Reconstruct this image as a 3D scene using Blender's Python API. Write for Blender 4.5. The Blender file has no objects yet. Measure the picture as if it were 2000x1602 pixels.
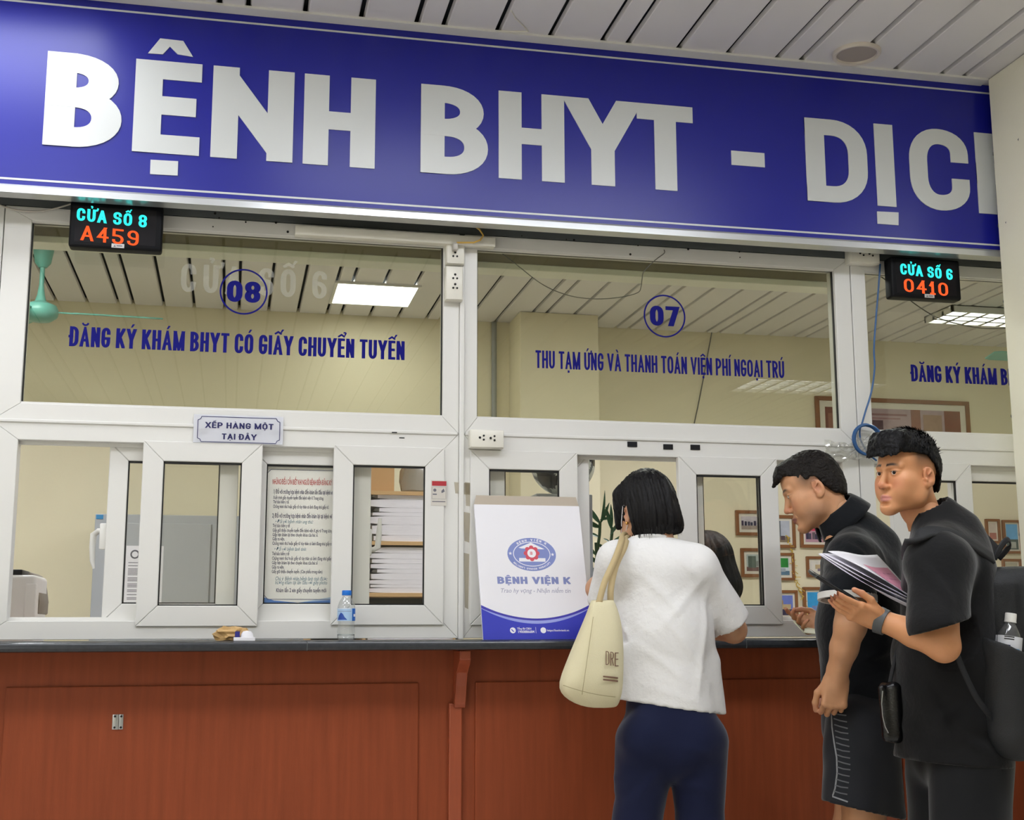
import bpy, bmesh, math, random, unicodedata
import numpy as np
from mathutils import Vector, Matrix, noise as mnoise

S = bpy.context.scene
COL = S.collection
random.seed(7)
PI = math.pi

# ------------------------------------------------------------------ camera
CAM_F, YAW, PITCH, ROLL = 2498.3, 0.2148, 0.16858, -0.00224      # focal length in pixels of the 2000 px wide frame
CAM_P = Vector((0.0, -4.3, 1.147))
_fw = Vector((math.sin(YAW)*math.cos(PITCH), math.cos(YAW)*math.cos(PITCH), math.sin(PITCH)))
_r0 = Vector((math.cos(YAW), -math.sin(YAW), 0)); _u0 = _r0.cross(_fw)
_rt = _r0*math.cos(ROLL)+_u0*math.sin(ROLL); _up = -_r0*math.sin(ROLL)+_u0*math.cos(ROLL)
cam = bpy.data.objects.new('camera', bpy.data.cameras.new('camera')); COL.objects.link(cam)
cam.data.sensor_fit = 'HORIZONTAL'; cam.data.sensor_width = 36.0; cam.data.lens = CAM_F/2000*36.0
cam.data.clip_start = 0.05; cam.data.clip_end = 60
_m = Matrix((_rt, _up, -_fw)).transposed().to_4x4(); _m.translation = CAM_P; cam.matrix_world = _m
S.camera = cam

def AT(px, py, Y):
    """the place at depth y = Y that the photo shows at pixel (px, py)"""
    d = _fw+_rt*((px-1000)/CAM_F)-_up*((py-801)/CAM_F)
    return CAM_P+d*((Y-CAM_P.y)/d.y)

# ------------------------------------------------------------------ world, exposure
S.view_settings.view_transform = 'Standard'; S.view_settings.look = 'None'
S.view_settings.exposure = 0.06; S.view_settings.gamma = 1.0
S.view_settings.use_curve_mapping = False
W = bpy.data.worlds.new('world'); S.world = W; W.use_nodes = True
W.node_tree.nodes['Background'].inputs[0].default_value = (0.62, 0.68, 0.75, 1)
W.node_tree.nodes['Background'].inputs[1].default_value = 0.15
LAMP_HALL, LAMP_ROOM, LAMP_FILL = 10.0, 34.0, 11.0

# ------------------------------------------------------------------ materials
def lin(h):
    if isinstance(h, str):
        c = [int(h[i:i+2], 16)/255 for i in (0, 2, 4)]
    else:
        c = [v/255 for v in h]
    return tuple((v/12.92 if v <= .04045 else ((v+.055)/1.055)**2.4) for v in c)+(1.0,)
MATS = {}
def mat(name, col, rough=.5, metal=0.0, var=0.0, scale=20.0, bump=0.0, bscale=None, stretch=(1, 1, 1), spec=.5, coat=0.0, sheen=0.0, sss=0.0, col2=None):
    if name in MATS: return MATS[name]
    m = bpy.data.materials.new(name); m.use_nodes = True; nt = m.node_tree; b = nt.nodes['Principled BSDF']
    c = lin(col); b.inputs['Base Color'].default_value = c
    b.inputs['Roughness'].default_value = rough; b.inputs['Metallic'].default_value = metal
    b.inputs['Specular IOR Level'].default_value = spec
    if coat: b.inputs['Coat Weight'].default_value = coat; b.inputs['Coat Roughness'].default_value = .08
    if sheen: b.inputs['Sheen Weight'].default_value = sheen; b.inputs['Sheen Roughness'].default_value = .4
    if sss:
        b.inputs['Subsurface Weight'].default_value = sss; b.inputs['Subsurface Radius'].default_value = (.9, .35, .2); b.inputs['Subsurface Scale'].default_value = .008
    if var or bump:
        tc = nt.nodes.new('ShaderNodeTexCoord'); mp = nt.nodes.new('ShaderNodeMapping'); mp.inputs['Scale'].default_value = stretch
        nt.links.new(tc.outputs['Object'], mp.inputs[0])
    if var:
        n = nt.nodes.new('ShaderNodeTexNoise'); n.inputs['Scale'].default_value = scale; n.inputs['Detail'].default_value = 5
        nt.links.new(mp.outputs[0], n.inputs['Vector'])
        mx = nt.nodes.new('ShaderNodeMix'); mx.data_type = 'RGBA'
        c2 = lin(col2) if col2 else tuple(max(0, v*(1-var)) for v in c[:3])+(1,)
        c1 = c if col2 else tuple(min(1, v*(1+var*.6)) for v in c[:3])+(1,)
        mx.inputs[6].default_value = c1; mx.inputs[7].default_value = c2
        nt.links.new(n.outputs['Fac'], mx.inputs[0]); nt.links.new(mx.outputs[2], b.inputs['Base Color'])
    if bump:
        n2 = nt.nodes.new('ShaderNodeTexNoise'); n2.inputs['Scale'].default_value = bscale or scale; n2.inputs['Detail'].default_value = 4
        nt.links.new(mp.outputs[0], n2.inputs['Vector'])
        bp = nt.nodes.new('ShaderNodeBump'); bp.inputs['Strength'].default_value = bump; bp.inputs['Distance'].default_value = .01
        nt.links.new(n2.outputs['Fac'], bp.inputs['Height']); nt.links.new(bp.outputs[0], b.inputs['Normal'])
    MATS[name] = m; return m
def emit(name, col, s):
    if name in MATS: return MATS[name]
    m = bpy.data.materials.new(name); m.use_nodes = True; nt = m.node_tree; nt.nodes.remove(nt.nodes['Principled BSDF'])
    e = nt.nodes.new('ShaderNodeEmission'); e.inputs[0].default_value = lin(col); e.inputs[1].default_value = s
    nt.links.new(e.outputs[0], nt.nodes['Material Output'].inputs[0]); MATS[name] = m; return m
def clear(name, tint, refl=1.0, rough=0.0, haze=0.0, ior=1.5, hazecol='ffffff'):
    """thin clear sheet: see-through with a fresnel reflection, and some milky haze if asked"""
    if name in MATS: return MATS[name]
    m = bpy.data.materials.new(name); m.use_nodes = True; nt = m.node_tree; nt.nodes.remove(nt.nodes['Principled BSDF'])
    t = nt.nodes.new('ShaderNodeBsdfTransparent'); t.inputs[0].default_value = lin(tint)
    g = nt.nodes.new('ShaderNodeBsdfGlossy'); g.inputs['Roughness'].default_value = rough
    f = nt.nodes.new('ShaderNodeFresnel')
    ge = nt.nodes.new('ShaderNodeNewGeometry'); io = nt.nodes.new('ShaderNodeMapRange'); io.inputs[3].default_value = ior; io.inputs[4].default_value = 1/ior   # both faces act like glass seen from outside
    nt.links.new(ge.outputs['Backfacing'], io.inputs[0]); nt.links.new(io.outputs[0], f.inputs[0])
    mu = nt.nodes.new('ShaderNodeMath'); mu.operation = 'MULTIPLY'; mu.inputs[1].default_value = refl; nt.links.new(f.outputs[0], mu.inputs[0])
    x = nt.nodes.new('ShaderNodeMixShader'); nt.links.new(mu.outputs[0], x.inputs[0]); nt.links.new(g.outputs[0], x.inputs[2])
    base = t.outputs[0]
    if haze:
        d = nt.nodes.new('ShaderNodeBsdfDiffuse'); d.inputs[0].default_value = lin(hazecol)
        h = nt.nodes.new('ShaderNodeMixShader'); h.inputs[0].default_value = haze
        nt.links.new(base, h.inputs[1]); nt.links.new(d.outputs[0], h.inputs[2]); base = h.outputs[0]
    nt.links.new(base, x.inputs[1]); nt.links.new(x.outputs[0], nt.nodes['Material Output'].inputs[0]); MATS[name] = m; return m
def vcol(name, rough=.5, sss=0.0, bump=0.0, bscale=300, spec=.5, var=.06, sheen=0.0):
    """principled material whose base colour is the mesh's own 'tint' attribute"""
    if name in MATS: return MATS[name]
    m = mat(name, 'ffffff', rough=rough, sss=sss, bump=bump, bscale=bscale, spec=spec, sheen=sheen); nt = m.node_tree
    a = nt.nodes.new('ShaderNodeAttribute'); a.attribute_name = 'tint'
    tc = nt.nodes.new('ShaderNodeTexCoord'); n = nt.nodes.new('ShaderNodeTexNoise'); n.inputs['Scale'].default_value = 45; n.inputs['Detail'].default_value = 6
    nt.links.new(tc.outputs['Object'], n.inputs['Vector'])
    mr = nt.nodes.new('ShaderNodeMapRange'); mr.inputs[3].default_value = 1-var; mr.inputs[4].default_value = 1+var; nt.links.new(n.outputs['Fac'], mr.inputs[0])
    mx = nt.nodes.new('ShaderNodeVectorMath'); mx.operation = 'SCALE'; nt.links.new(a.outputs['Color'], mx.inputs[0]); nt.links.new(mr.outputs[0], mx.inputs['Scale'])
    nt.links.new(mx.outputs[0], nt.nodes['Principled BSDF'].inputs['Base Color']); return m

pvc = mat('white_pvc', 'e2e1dd', .32, var=.03, scale=3)
pvc2 = mat('socket_plastic', 'e6e3d8', .3, var=.02, scale=5)
gasket_m = mat('black_rubber', '0c0c0e', .5, var=.1)
cream = mat('cream_paint', 'ebe2c2', .6, var=.05, scale=2.5, bump=.05, bscale=60)
cream_hall = mat('pale_cream_paint', 'f6f2dc', .6, var=.05, scale=3, bump=.08, bscale=40)
slat_m = mat('ceiling_slat', 'e2dfde', .45, var=.05, scale=2)
dark_void = mat('ceiling_void', '12171a', .8, var=.1)
wood_m = mat('red_brown_veneer', '96492a', .5, var=.35, scale=5, stretch=(9, 9, .6), bump=.05, bscale=60, spec=.25)
wood_trim = mat('red_brown_batten', 'a34f30', .4, var=.2, scale=8, stretch=(8, 8, .8))
stone = mat('black_granite', '33363a', .25, var=.4, scale=60)
floor_m = mat('floor_tile', 'dad5cb', .35, var=.1, scale=4)
concrete = mat('grey_render', '5e6363', .85, var=.15, scale=10)
sign_blue = mat('sign_blue_film', '171c8f', .32, var=.06, scale=4, spec=.45)
sign_white = mat('sign_silver_letter', 'cfd2d1', .3, var=.03, scale=8, spec=.6)
alu = mat('brushed_aluminium', 'd5d8da', .28, metal=.75, var=.05, scale=30, stretch=(.2, 4, 4))
ink_blue = mat('blue_vinyl', '0d0e74', .6, var=.05, spec=.15)
ink_navy = mat('navy_print', '1a1a58', .5, var=.05)
ink_black = mat('black_print', '141414', .5, var=.05)
white_paper = mat('white_paper', 'ecebf0', .6, var=.02, scale=8)
black_plastic = mat('black_plastic', '0d0f14', .35, var=.1)
hole_m = mat('dark_hole', '0a0a0a', .7, var=.1)
glass_m = clear('window_glass', 'f1f2ea')
glass_low = clear('sash_glass', 'fcfcfa')
lacquer_steel = mat('grey_steel', 'a9adb0', .4, var=.04, scale=6)
steel_m = mat('zinc_steel', 'b8babb', .3, metal=.8, var=.1)

# ------------------------------------------------------------------ linking and tagging
def link(o, parent=None):
    COL.objects.link(o)
    if parent: o.parent = parent
    return o
def tag(o, label=None, cat=None, group=None, kind=None):
    if label: o['label'] = label
    if cat: o['category'] = cat
    if group: o['group'] = group
    if kind: o['kind'] = kind
    return o
def empty(name, loc=(0, 0, 0), label=None, cat=None, group=None):
    o = bpy.data.objects.new(name, None); o.location = loc; o.empty_display_size = .05; link(o); tag(o, label, cat, group); return o

class MB:
    """collects shapes in world coordinates; build() links them as ONE mesh object"""
    def __init__(s): s.b = bmesh.new()
    def _bev(s, vs, r, seg=2):
        if r > 0:
            es = {e for v in vs for e in v.link_edges}
            bmesh.ops.bevel(s.b, geom=list(es), offset=r, segments=seg, affect='EDGES', profile=.5, clamp_overlap=True)
    def box(s, x0, x1, y0, y1, z0, z1, bev=0.0, seg=2, M=None):
        c = [(x, y, z) for x in (x0, x1) for y in (y0, y1) for z in (z0, z1)]
        v = [s.b.verts.new(M @ Vector(p) if M else p) for p in c]
        for f in ((0, 1, 3, 2), (4, 6, 7, 5), (0, 4, 5, 1), (2, 3, 7, 6), (0, 2, 6, 4), (1, 5, 7, 3)): s.b.faces.new([v[i] for i in f])
        s._bev(v, bev, seg); return s
    def prism(s, pts, y0, y1, bev=0.0, M=None, seg=1):
        """polygon in x,z pulled from y0 (front) to y1"""
        if y0 > y1: y0, y1 = y1, y0
        a = sum(pts[i][0]*pts[(i+1) % len(pts)][1]-pts[(i+1) % len(pts)][0]*pts[i][1] for i in range(len(pts)))
        if a < 0: pts = pts[::-1]
        A = [s.b.verts.new(M @ Vector((p[0], y0, p[1])) if M else (p[0], y0, p[1])) for p in pts]
        B = [s.b.verts.new(M @ Vector((p[0], y1, p[1])) if M else (p[0], y1, p[1])) for p in pts]
        n = len(pts); s.b.faces.new(A); s.b.faces.new(B[::-1])
        for i in range(n): s.b.faces.new((A[i], B[i], B[(i+1) % n], A[(i+1) % n]))
        s._bev(A+B, bev, seg); return s
    def poly(s, pts):
        s.b.faces.new([s.b.verts.new(p) for p in pts]); return s
    def frame(s, x0, x1, z0, z1, w, y0, y1, bev=.0015, g=.0004, wb=None, wt=None, wl=None, wr=None):
        """four mitred members round an opening"""
        wl = wl or w; wr = wr or w; wb = wb or w; wt = wt or w
        X0, X1, Z0, Z1 = x0+wl, x1-wr, z0+wb, z1-wt
        s.prism([(x0+g, z0), (x1-g, z0), (X1-g, Z0), (X0+g, Z0)], y0, y1, bev)
        s.prism([(x0+g, z1), (x1-g, z1), (X1-g, Z1), (X0+g, Z1)], y0, y1, bev)
        s.prism([(x0, z0+g), (X0, Z0+g), (X0, Z1-g), (x0, z1-g)], y0, y1, bev)
        s.prism([(x1, z0+g), (X1, Z0+g), (X1, Z1-g), (x1, z1-g)], y0, y1, bev); return s
    def tube(s, path, r, n=8, caps=True):
        P = [Vector(p) for p in path]; rings = []; up = None
        for i, p in enumerate(P):
            t = (P[min(i+1, len(P)-1)]-P[max(i-1, 0)]).normalized()
            if up is None: up = t.orthogonal().normalized()
            up = (up-t*up.dot(t)); up = up.normalized() if up.length > 1e-6 else t.orthogonal().normalized()
            sd = t.cross(up); rr = r[i] if isinstance(r, (list, tuple)) else r
            rings.append([s.b.verts.new(p+(up*math.cos(2*PI*k/n)+sd*math.sin(2*PI*k/n))*rr) for k in range(n)])
        for a, b in zip(rings, rings[1:]):
            for k in range(n): s.b.faces.new((a[k], a[(k+1) % n], b[(k+1) % n], b[k]))
        if caps: s.b.faces.new(rings[0][::-1]); s.b.faces.new(rings[-1])
        return s
    def lathe(s, prof, c, n=32, M=None, sx=1, sy=1, caps=True):
        rings = []
        for r, z in prof:
            ps = [Vector((c[0]+r*sx*math.cos(2*PI*k/n), c[1]+r*sy*math.sin(2*PI*k/n), c[2]+z)) for k in range(n)]
            rings.append([s.b.verts.new(M @ p if M else p) for p in ps])
        for a, b in zip(rings, rings[1:]):
            for k in range(n): s.b.faces.new((a[k], a[(k+1) % n], b[(k+1) % n], b[k]))
        if caps:
            if prof[0][0] > 1e-5: s.b.faces.new(rings[0][::-1])
            if prof[-1][0] > 1e-5: s.b.faces.new(rings[-1])
        return s
    def grid(s, nu, nv, fn):
        V = [[s.b.verts.new(fn(i/nu, j/nv)) for j in range(nv+1)] for i in range(nu+1)]
        for i in range(nu):
            for j in range(nv): s.b.faces.new((V[i][j], V[i+1][j], V[i+1][j+1], V[i][j+1]))
        return s
    def build(s, name, m, parent=None, smooth=False, kind=None, label=None, cat=None, group=None, keep=False):
        if not keep: bmesh.ops.recalc_face_normals(s.b, faces=s.b.faces)
        me = bpy.data.meshes.new(name); s.b.to_mesh(me); s.b.free()
        for mm in (m if isinstance(m, (list, tuple)) else [m]): me.materials.append(mm)
        if smooth:
            me.polygons.foreach_set('use_smooth', [True]*len(me.polygons))
            if smooth != 'all': me.set_sharp_from_angle(angle=math.radians(smooth if smooth is not True else 40))
        o = bpy.data.objects.new(name, me); link(o, parent); tag(o, label, cat, group, kind); return o

def solidify(o, t, offset=0):
    md = o.modifiers.new('solid', 'SOLIDIFY'); md.thickness = t; md.offset = offset; return o
def arc(cx, cz, r, a0, a1, n, rz=None):
    rz = rz or r
    return [(cx+r*math.cos(a0+(a1-a0)*i/n), cz+rz*math.sin(a0+(a1-a0)*i/n)) for i in range(n+1)]

# ------------------------------------------------------------------ stroke lettering
GL = {
 'A': [([(0, 0), (.5, 1), (1, 0)], 0), ([(.22, .3), (.78, .3)], 0)],
 'B': [([(0, 0), (0, 1)], 0), ([(0, 1), (.9, 1), (.9, .53), (0, .53)], 1), ([(0, .53), (1, .53), (1, 0), (0, 0)], 1)],
 'C': [([(1, .74), (1, 1), (0, 1), (0, 0), (1, 0), (1, .26)], 1)],
 'D': [([(0, 0), (0, 1)], 0), ([(0, 1), (1, 1), (1, 0), (0, 0)], 1)],
 'E': [([(0, 0), (0, 1)], 0), ([(0, 1), (1, 1)], 0), ([(0, .52), (.88, .52)], 0), ([(0, 0), (1, 0)], 0)],
 'G': [([(1, .76), (1, 1), (0, 1), (0, 0), (1, 0), (1, .45)], 1), ([(.55, .45), (1, .45)], 0)],
 'H': [([(0, 0), (0, 1)], 0), ([(1, 0), (1, 1)], 0), ([(0, .5), (1, .5)], 0)],
 'I': [([(0, 0), (0, 1)], 0)],
 'K': [([(0, 0), (0, 1)], 0), ([(1, 1), (.05, .38)], 2), ([(.32, .58), (1, 0)], 2)],
 'L': [([(0, 1), (0, 0), (1, 0)], 0)],
 'M': [([(0, 0), (0, 1)], 0), ([(1, 0), (1, 1)], 0), ([(0, 1), (.5, 0), (1, 1)], 0)],
 'N': [([(0, 0), (0, 1)], 0), ([(1, 0), (1, 1)], 0), ([(0, 1), (1, 0)], 2)],
 'O': [([(0, 0), (0, 1), (1, 1), (1, 0)], 3)],
 'P': [([(0, 0), (0, 1)], 0), ([(0, 1), (1, 1), (1, .45), (0, .45)], 1)],
 'R': [([(0, 0), (0, 1)], 0), ([(0, 1), (1, 1), (1, .48), (0, .48)], 1), ([(.5, .48), (1, 0)], 2)],
 'S': [([(1, .79), (1, 1), (0, 1), (0, .52), (1, .52), (1, 0), (0, 0), (0, .21)], 1)],
 'T': [([(0, 1), (1, 1)], 0), ([(.5, 0), (.5, 1)], 0)],
 'U': [([(0, 1), (0, 0), (1, 0), (1, 1)], 1)],
 'V': [([(0, 1), (.5, 0), (1, 1)], 0)],
 'X': [([(0, 0), (1, 1)], 2), ([(0, 1), (1, 0)], 2)],
 'Y': [([(0, 1), (.5, .42), (1, 1)], 0), ([(.5, 0), (.5, .45)], 0)],
 '0': [([(0, 0), (0, 1), (1, 1), (1, 0)], 3)],
 '1': [([(.55, 0), (.55, 1)], 0), ([(.55, 1), (.1, .78)], 0), ([(.1, 0), (1, 0)], 0)],
 '2': [([(0, .7), (0, 1), (1, 1), (1, .55), (0, 0), (1, 0)], 0)],
 '4': [([(.72, 0), (.72, 1)], 0), ([(.72, 1), (0, .32), (1, .32)], 0)],
 '5': [([(.95, 1), (0, 1), (0, .56)], 0), ([(0, .56), (1, .56), (1, 0), (0, 0), (0, .19)], 1)],
 '6': [([(1, .82), (1, 1), (0, 1), (0, 0), (1, 0), (1, .55), (0, .55)], 1)],
 '7': [([(0, 1), (1, 1), (.35, 0)], 0)],
 '8': [([(0, .52), (0, 1), (1, 1), (1, .52)], 3), ([(0, 0), (0, .52), (1, .52), (1, 0)], 3)],
 '9': [([(0, .18), (0, 0), (1, 0), (1, 1), (0, 1), (0, .45), (1, .45)], 1)],
 '-': [([(0, .42), (1, .42)], 0)],
}
GW = {'I': 0, 'M': 1.3, 'E': .86, 'L': .85, 'T': .95, '1': .6, '-': .7, 'A': 1.1, 'V': 1.1, 'Y': 1.1, 'K': 1.02, 'X': 1.05, 'O': 1.03}
def _round(P, closed, rx, rz, n=9):
    out = []; N = len(P)
    for i in range(N):
        if not closed and i in (0, N-1): out.append(P[i]); continue
        a, b, c = P[i-1], P[i], P[(i+1) % N]
        def cut(q):
            dx, dz = q[0]-b[0], q[1]-b[1]; L = math.hypot(dx, dz) or 1; end = (not closed) and (q is P[0] or q is P[-1])
            l = math.hypot(dx/L*rx, dz/L*rz); l = min(l, L*(.96 if end else .5)); return (b[0]+dx/L*l, b[1]+dz/L*l)
        p, q = cut(a), cut(c)
        for k in range(n+1):
            t = k/n; u = 1-t
            w0, w1, w2 = u*u, 2*u*t*.82, t*t; ws = w0+w1+w2
            out.append(((p[0]*w0+b[0]*w1+q[0]*w2)/ws, (p[1]*w0+b[1]*w1+q[1]*w2)/ws))
    ded = []
    for p in out:
        if not ded or math.hypot(p[0]-ded[-1][0], p[1]-ded[-1][1]) > 1e-4: ded.append(p)
    if closed and math.hypot(ded[0][0]-ded[-1][0], ded[0][1]-ded[-1][1]) < 1e-4: ded.pop()
    return ded
def _clip(poly, lo, hi):
    for sgn, lim in ((1, lo), (-1, hi)):
        out = []
        for i in range(len(poly)):
            p, q = poly[i-1], poly[i]; a, b = sgn*(p[1]-lim), sgn*(q[1]-lim)
            if (a >= 0) != (b >= 0): t = a/(a-b); out.append((p[0]+(q[0]-p[0])*t, p[1]+(q[1]-p[1])*t))
            if b >= 0: out.append(q)
        poly = out
        if len(poly) < 3: return []
    return poly
def ribbon(P, closed, a, b, lo, hi, ext=True, box=None):
    """quads of a stroke along P drawn with an a x b pen"""
    Q = [(p[0]/a, p[1]/b) for p in P]; n = len(Q); quads = []
    if not closed and ext:
        def push(p, q, k):
            dx, dz = q[0]-p[0], q[1]-p[1]; L = math.hypot(dx, dz) or 1
            e = 1.0 if (abs(dx) < 1e-6 or abs(dz) < 1e-6) else k
            return (q[0]+dx/L*e, q[1]+dz/L*e)
        Q = [push(Q[1], Q[0], 2.2)]+Q[1:-1]+[push(Q[-2], Q[-1], 2.2)] if n > 2 else [push(Q[1], Q[0], 2.2), push(Q[0], Q[1], 2.2)]
    L = []; R = []
    for i in range(n):
        p = Q[i-1] if (closed or i > 0) else None; q = Q[(i+1) % n] if (closed or i < n-1) else None
        def nrm(u, v):
            dx, dz = v[0]-u[0], v[1]-u[1]; l = math.hypot(dx, dz) or 1; return (-dz/l, dx/l)
        if p is None: m = nrm(Q[i], q); k = 1
        elif q is None: m = nrm(p, Q[i]); k = 1
        else:
            n1, n2 = nrm(p, Q[i]), nrm(Q[i], q); m = (n1[0]+n2[0], n1[1]+n2[1]); l = math.hypot(*m) or 1e-6; m = (m[0]/l, m[1]/l)
            k = min(1/max(.12, m[0]*n1[0]+m[1]*n1[1]), 5)
        L.append(((Q[i][0]+m[0]*k)*a, (Q[i][1]+m[1]*k)*b)); R.append(((Q[i][0]-m[0]*k)*a, (Q[i][1]-m[1]*k)*b))
    for i in range(n if closed else n-1):
        j = (i+1) % n; c = _clip([L[i], R[i], R[j], L[j]], lo, hi)
        if c and box is not None: c = [(q[1], q[0]) for q in _clip([(q[1], q[0]) for q in c], box[0], box[1])]
        if c: quads.append(c)
    return quads
def glyph(ch, w, h, sa, sb, rnd=None):
    """polygons of one upper-case glyph (accents too) in a box w x h, stem width sa, bar width sb"""
    d = unicodedata.normalize('NFD', ch); base = d[0]; acc = d[1:]; bar = base == 'Đ'
    if bar: base = 'D'
    a, b = sa/2, sb/2; out = []
    if base == 'I': w = sa
    rx = rnd if rnd is not None else min((w-sa)*.75, h*.32); rz = min(h*.3, rx*1.35)
    for P, mode in GL[base]:
        Q = [(a+u*(w-2*a), b+v*(h-2*b)) for u, v in P]
        if base == 'I' : Q = [(a, b), (a, h-b)]
        if mode in (1, 3): Q = _round(Q, mode == 3, rx, rz)
        out += ribbon(Q, mode == 3, a, b, 0, h, box=(0, w) if base in 'NKR' else None)
    if bar: out += ribbon([(-w*.12, h*.5), (w*.42, h*.5)], False, a, b*.9, 0, h, False)
    cx = w/2; t = sb*.62; z = h*1.07; k = h
    hasc = '\u0302' in acc or '\u0306' in acc
    for c in acc:
        if c == '\u0302': out += ribbon([(cx-.17*k, z), (cx, z+.12*k), (cx+.17*k, z)], False, t*.55, t*.55, z-.02*k, z+.17*k, False)
        elif c == '\u0306': out += ribbon(_round([(cx-.13*k, z+.13*k), (cx-.1*k, z+.02*k), (cx+.1*k, z+.02*k), (cx+.13*k, z+.13*k)], False, .09*k, .09*k), False, t*.5, t*.5, 0, 2*k, False)
        elif c == '\u0301': x = cx+(.15*k if hasc else 0); zz = z+(.08*k if hasc else 0); out += [[(x-.05*k, zz), (x+.03*k, zz), (x+.14*k, zz+.17*k), (x+.03*k, zz+.17*k)]]
        elif c == '\u0300': x = cx+(.15*k if hasc else 0); zz = z+(.08*k if hasc else 0); out += [[(x-.03*k, zz), (x+.05*k, zz), (x-.03*k, zz+.17*k), (x-.14*k, zz+.17*k)]]
        elif c == '\u0309': x = cx+(.16*k if hasc else 0); zz = z+(.08*k if hasc else 0); out += ribbon(_round([(x-.06*k, zz+.15*k), (x+.07*k, zz+.15*k), (x+.05*k, zz+.08*k), (x, zz)], False, .05*k, .05*k), False, t*.45, t*.45, 0, 2*k, False)
        elif c == '\u0323': out += [[(cx-t*.8, -.2*k), (cx+t*.8, -.2*k), (cx+t*.8, -.07*k), (cx-t*.8, -.07*k)]]
        elif c == '\u031b': out += ribbon([(w-a, h*.9), (w+a*1.0, h*.95), (w+a*1.5, h*1.12)], False, t*.6, t*.6, 0, 2*k, False)
    return out, w
def text_polys(txt, h, w, sa, sb, gap, space=None):
    x = 0; out = []
    for ch in txt:
        if ch == ' ': x += space or w*.55; continue
        if ch in '.:': out.append([(x, 0), (x+sa, 0), (x+sa, sb), (x, sb)]); x += sa+gap; continue
        base = unicodedata.normalize('NFD', ch)[0]
        g, gw = glyph(ch, w*GW.get('D' if base == 'Đ' else base, 1.0), h, sa, sb)
        out += [[(p[0]+x, p[1]) for p in q] for q in g]; x += gw+gap
    return out, x-gap
def add_text(mb, txt, x0, x1, z0, h, y, asp=.5, stem=.2, bar=.15, gap=.12, thick=.0008, space=None, slope=0.0):
    """lettering from x0 to x1 with its foot at z0, front face at depth y"""
    P, tw = text_polys(txt, 1.0, asp, stem, bar, gap, space)
    k = (x1-x0)/tw
    for i, q in enumerate(P):
        pts = [(x0+p[0]*k, z0+p[1]*h+slope*p[0]*k) for p in q]
        mb.prism(pts, y-thick-(i % 23)*1.5e-5, y)
    return mb
def small_text(txt, x, z, y, size, m, name='lettering', parent=None, width=None, shear=0.0, bold=0.0, align='LEFT', M=None, thick=.0003):
    """small printed line (built-in typeface) turned into a mesh standing in the x,z plane"""
    c = bpy.data.curves.new('t', 'FONT'); c.body = txt; c.size = size; c.shear = shear; c.offset = bold*size; c.extrude = 0; c.align_x = align; c.resolution_u = 2; c.fill_mode = 'FRONT'
    o = bpy.data.objects.new('t', c); COL.objects.link(o); bpy.context.view_layer.update()
    dg = bpy.context.evaluated_depsgraph_get(); me = bpy.data.meshes.new_from_object(o.evaluated_get(dg)); COL.objects.unlink(o); bpy.data.objects.remove(o); bpy.data.curves.remove(c)
    xs = [v.co.x for v in me.vertices] or [0, 1]; k = 1.0
    if width: k = width/max(1e-6, max(xs)-min(xs))
    for v in me.vertices:
        p = Vector((x+v.co.x*k, y, z+v.co.y)); v.co = M @ p if M else p
    me.materials.clear(); me.materials.append(m)
    if parent == 'mesh': return me
    o = bpy.data.objects.new(name, me); link(o, parent); return o
def text_block(lines, name, m, parent):
    """several small lines as one mesh"""
    bm = bmesh.new()
    for kw in lines: me = small_text(m=m, parent='mesh', **kw); bm.from_mesh(me); bpy.data.meshes.remove(me)
    me = bpy.data.meshes.new(name); bm.to_mesh(me); bm.free(); me.materials.append(m)
    o = bpy.data.objects.new(name, me); link(o, parent); return o
# ================================================================== THE SETTING
CEIL = 3.204
XL, XR, YF, YB = -4.2, 7.6, -8.2, 4.04
def struct(name, mb, m, smooth=False, bev=None):
    return mb.build(name, m, smooth=smooth, kind='structure')
struct('floor', MB().box(XL, XR, YF, YB, -.05, 0), floor_m)
struct('wall_back', MB().box(XL, XR, YB, YB+.1, 0, CEIL+.1), cream)
struct('wall_left', MB().box(XL-.1, XL, YF, YB, 0, CEIL+.1), cream_hall)
struct('wall_rear', MB().box(XL, XR, YF-.1, YF, 0, CEIL+.1), cream_hall)
struct('wall_right', MB().box(XR, XR+.1, YF, YB, 0, CEIL+.1), cream_hall)
# pilaster on the back wall of the office, and the free-standing pillar beside the counter
struct('pilaster', MB().box(1.80, 2.335, 3.70, YB, 0, CEIL-.002, .004), cream)
pl = MB(); pl.box(2.752, 3.17, -.64, -.2, 0, CEIL-.002, .006, 2)
pillar = struct('pillar', pl, cream_hall)
rs = random.Random(3)
chips = MB()
for z in (2.33, 1.47, 2.62, 2.05, 1.9, 2.9):
    s_ = rs.uniform(.004, .008)
    chips.prism([(2.7515+0, 0)]*0 or [(2.7516, z), (2.7516+s_*.2, z+s_*1.5), (2.7516+s_, z+s_*.4), (2.7516+s_*.5, z-s_)], -.2005, -.1995)
    yy = -.2-rs.uniform(.03, .3)
    chips.poly([(2.7515, yy, z), (2.7515, yy-s_, z+s_*.4), (2.7515, yy-s_*.6, z-s_)])
chips.build('paint_chips', concrete, pillar)

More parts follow.
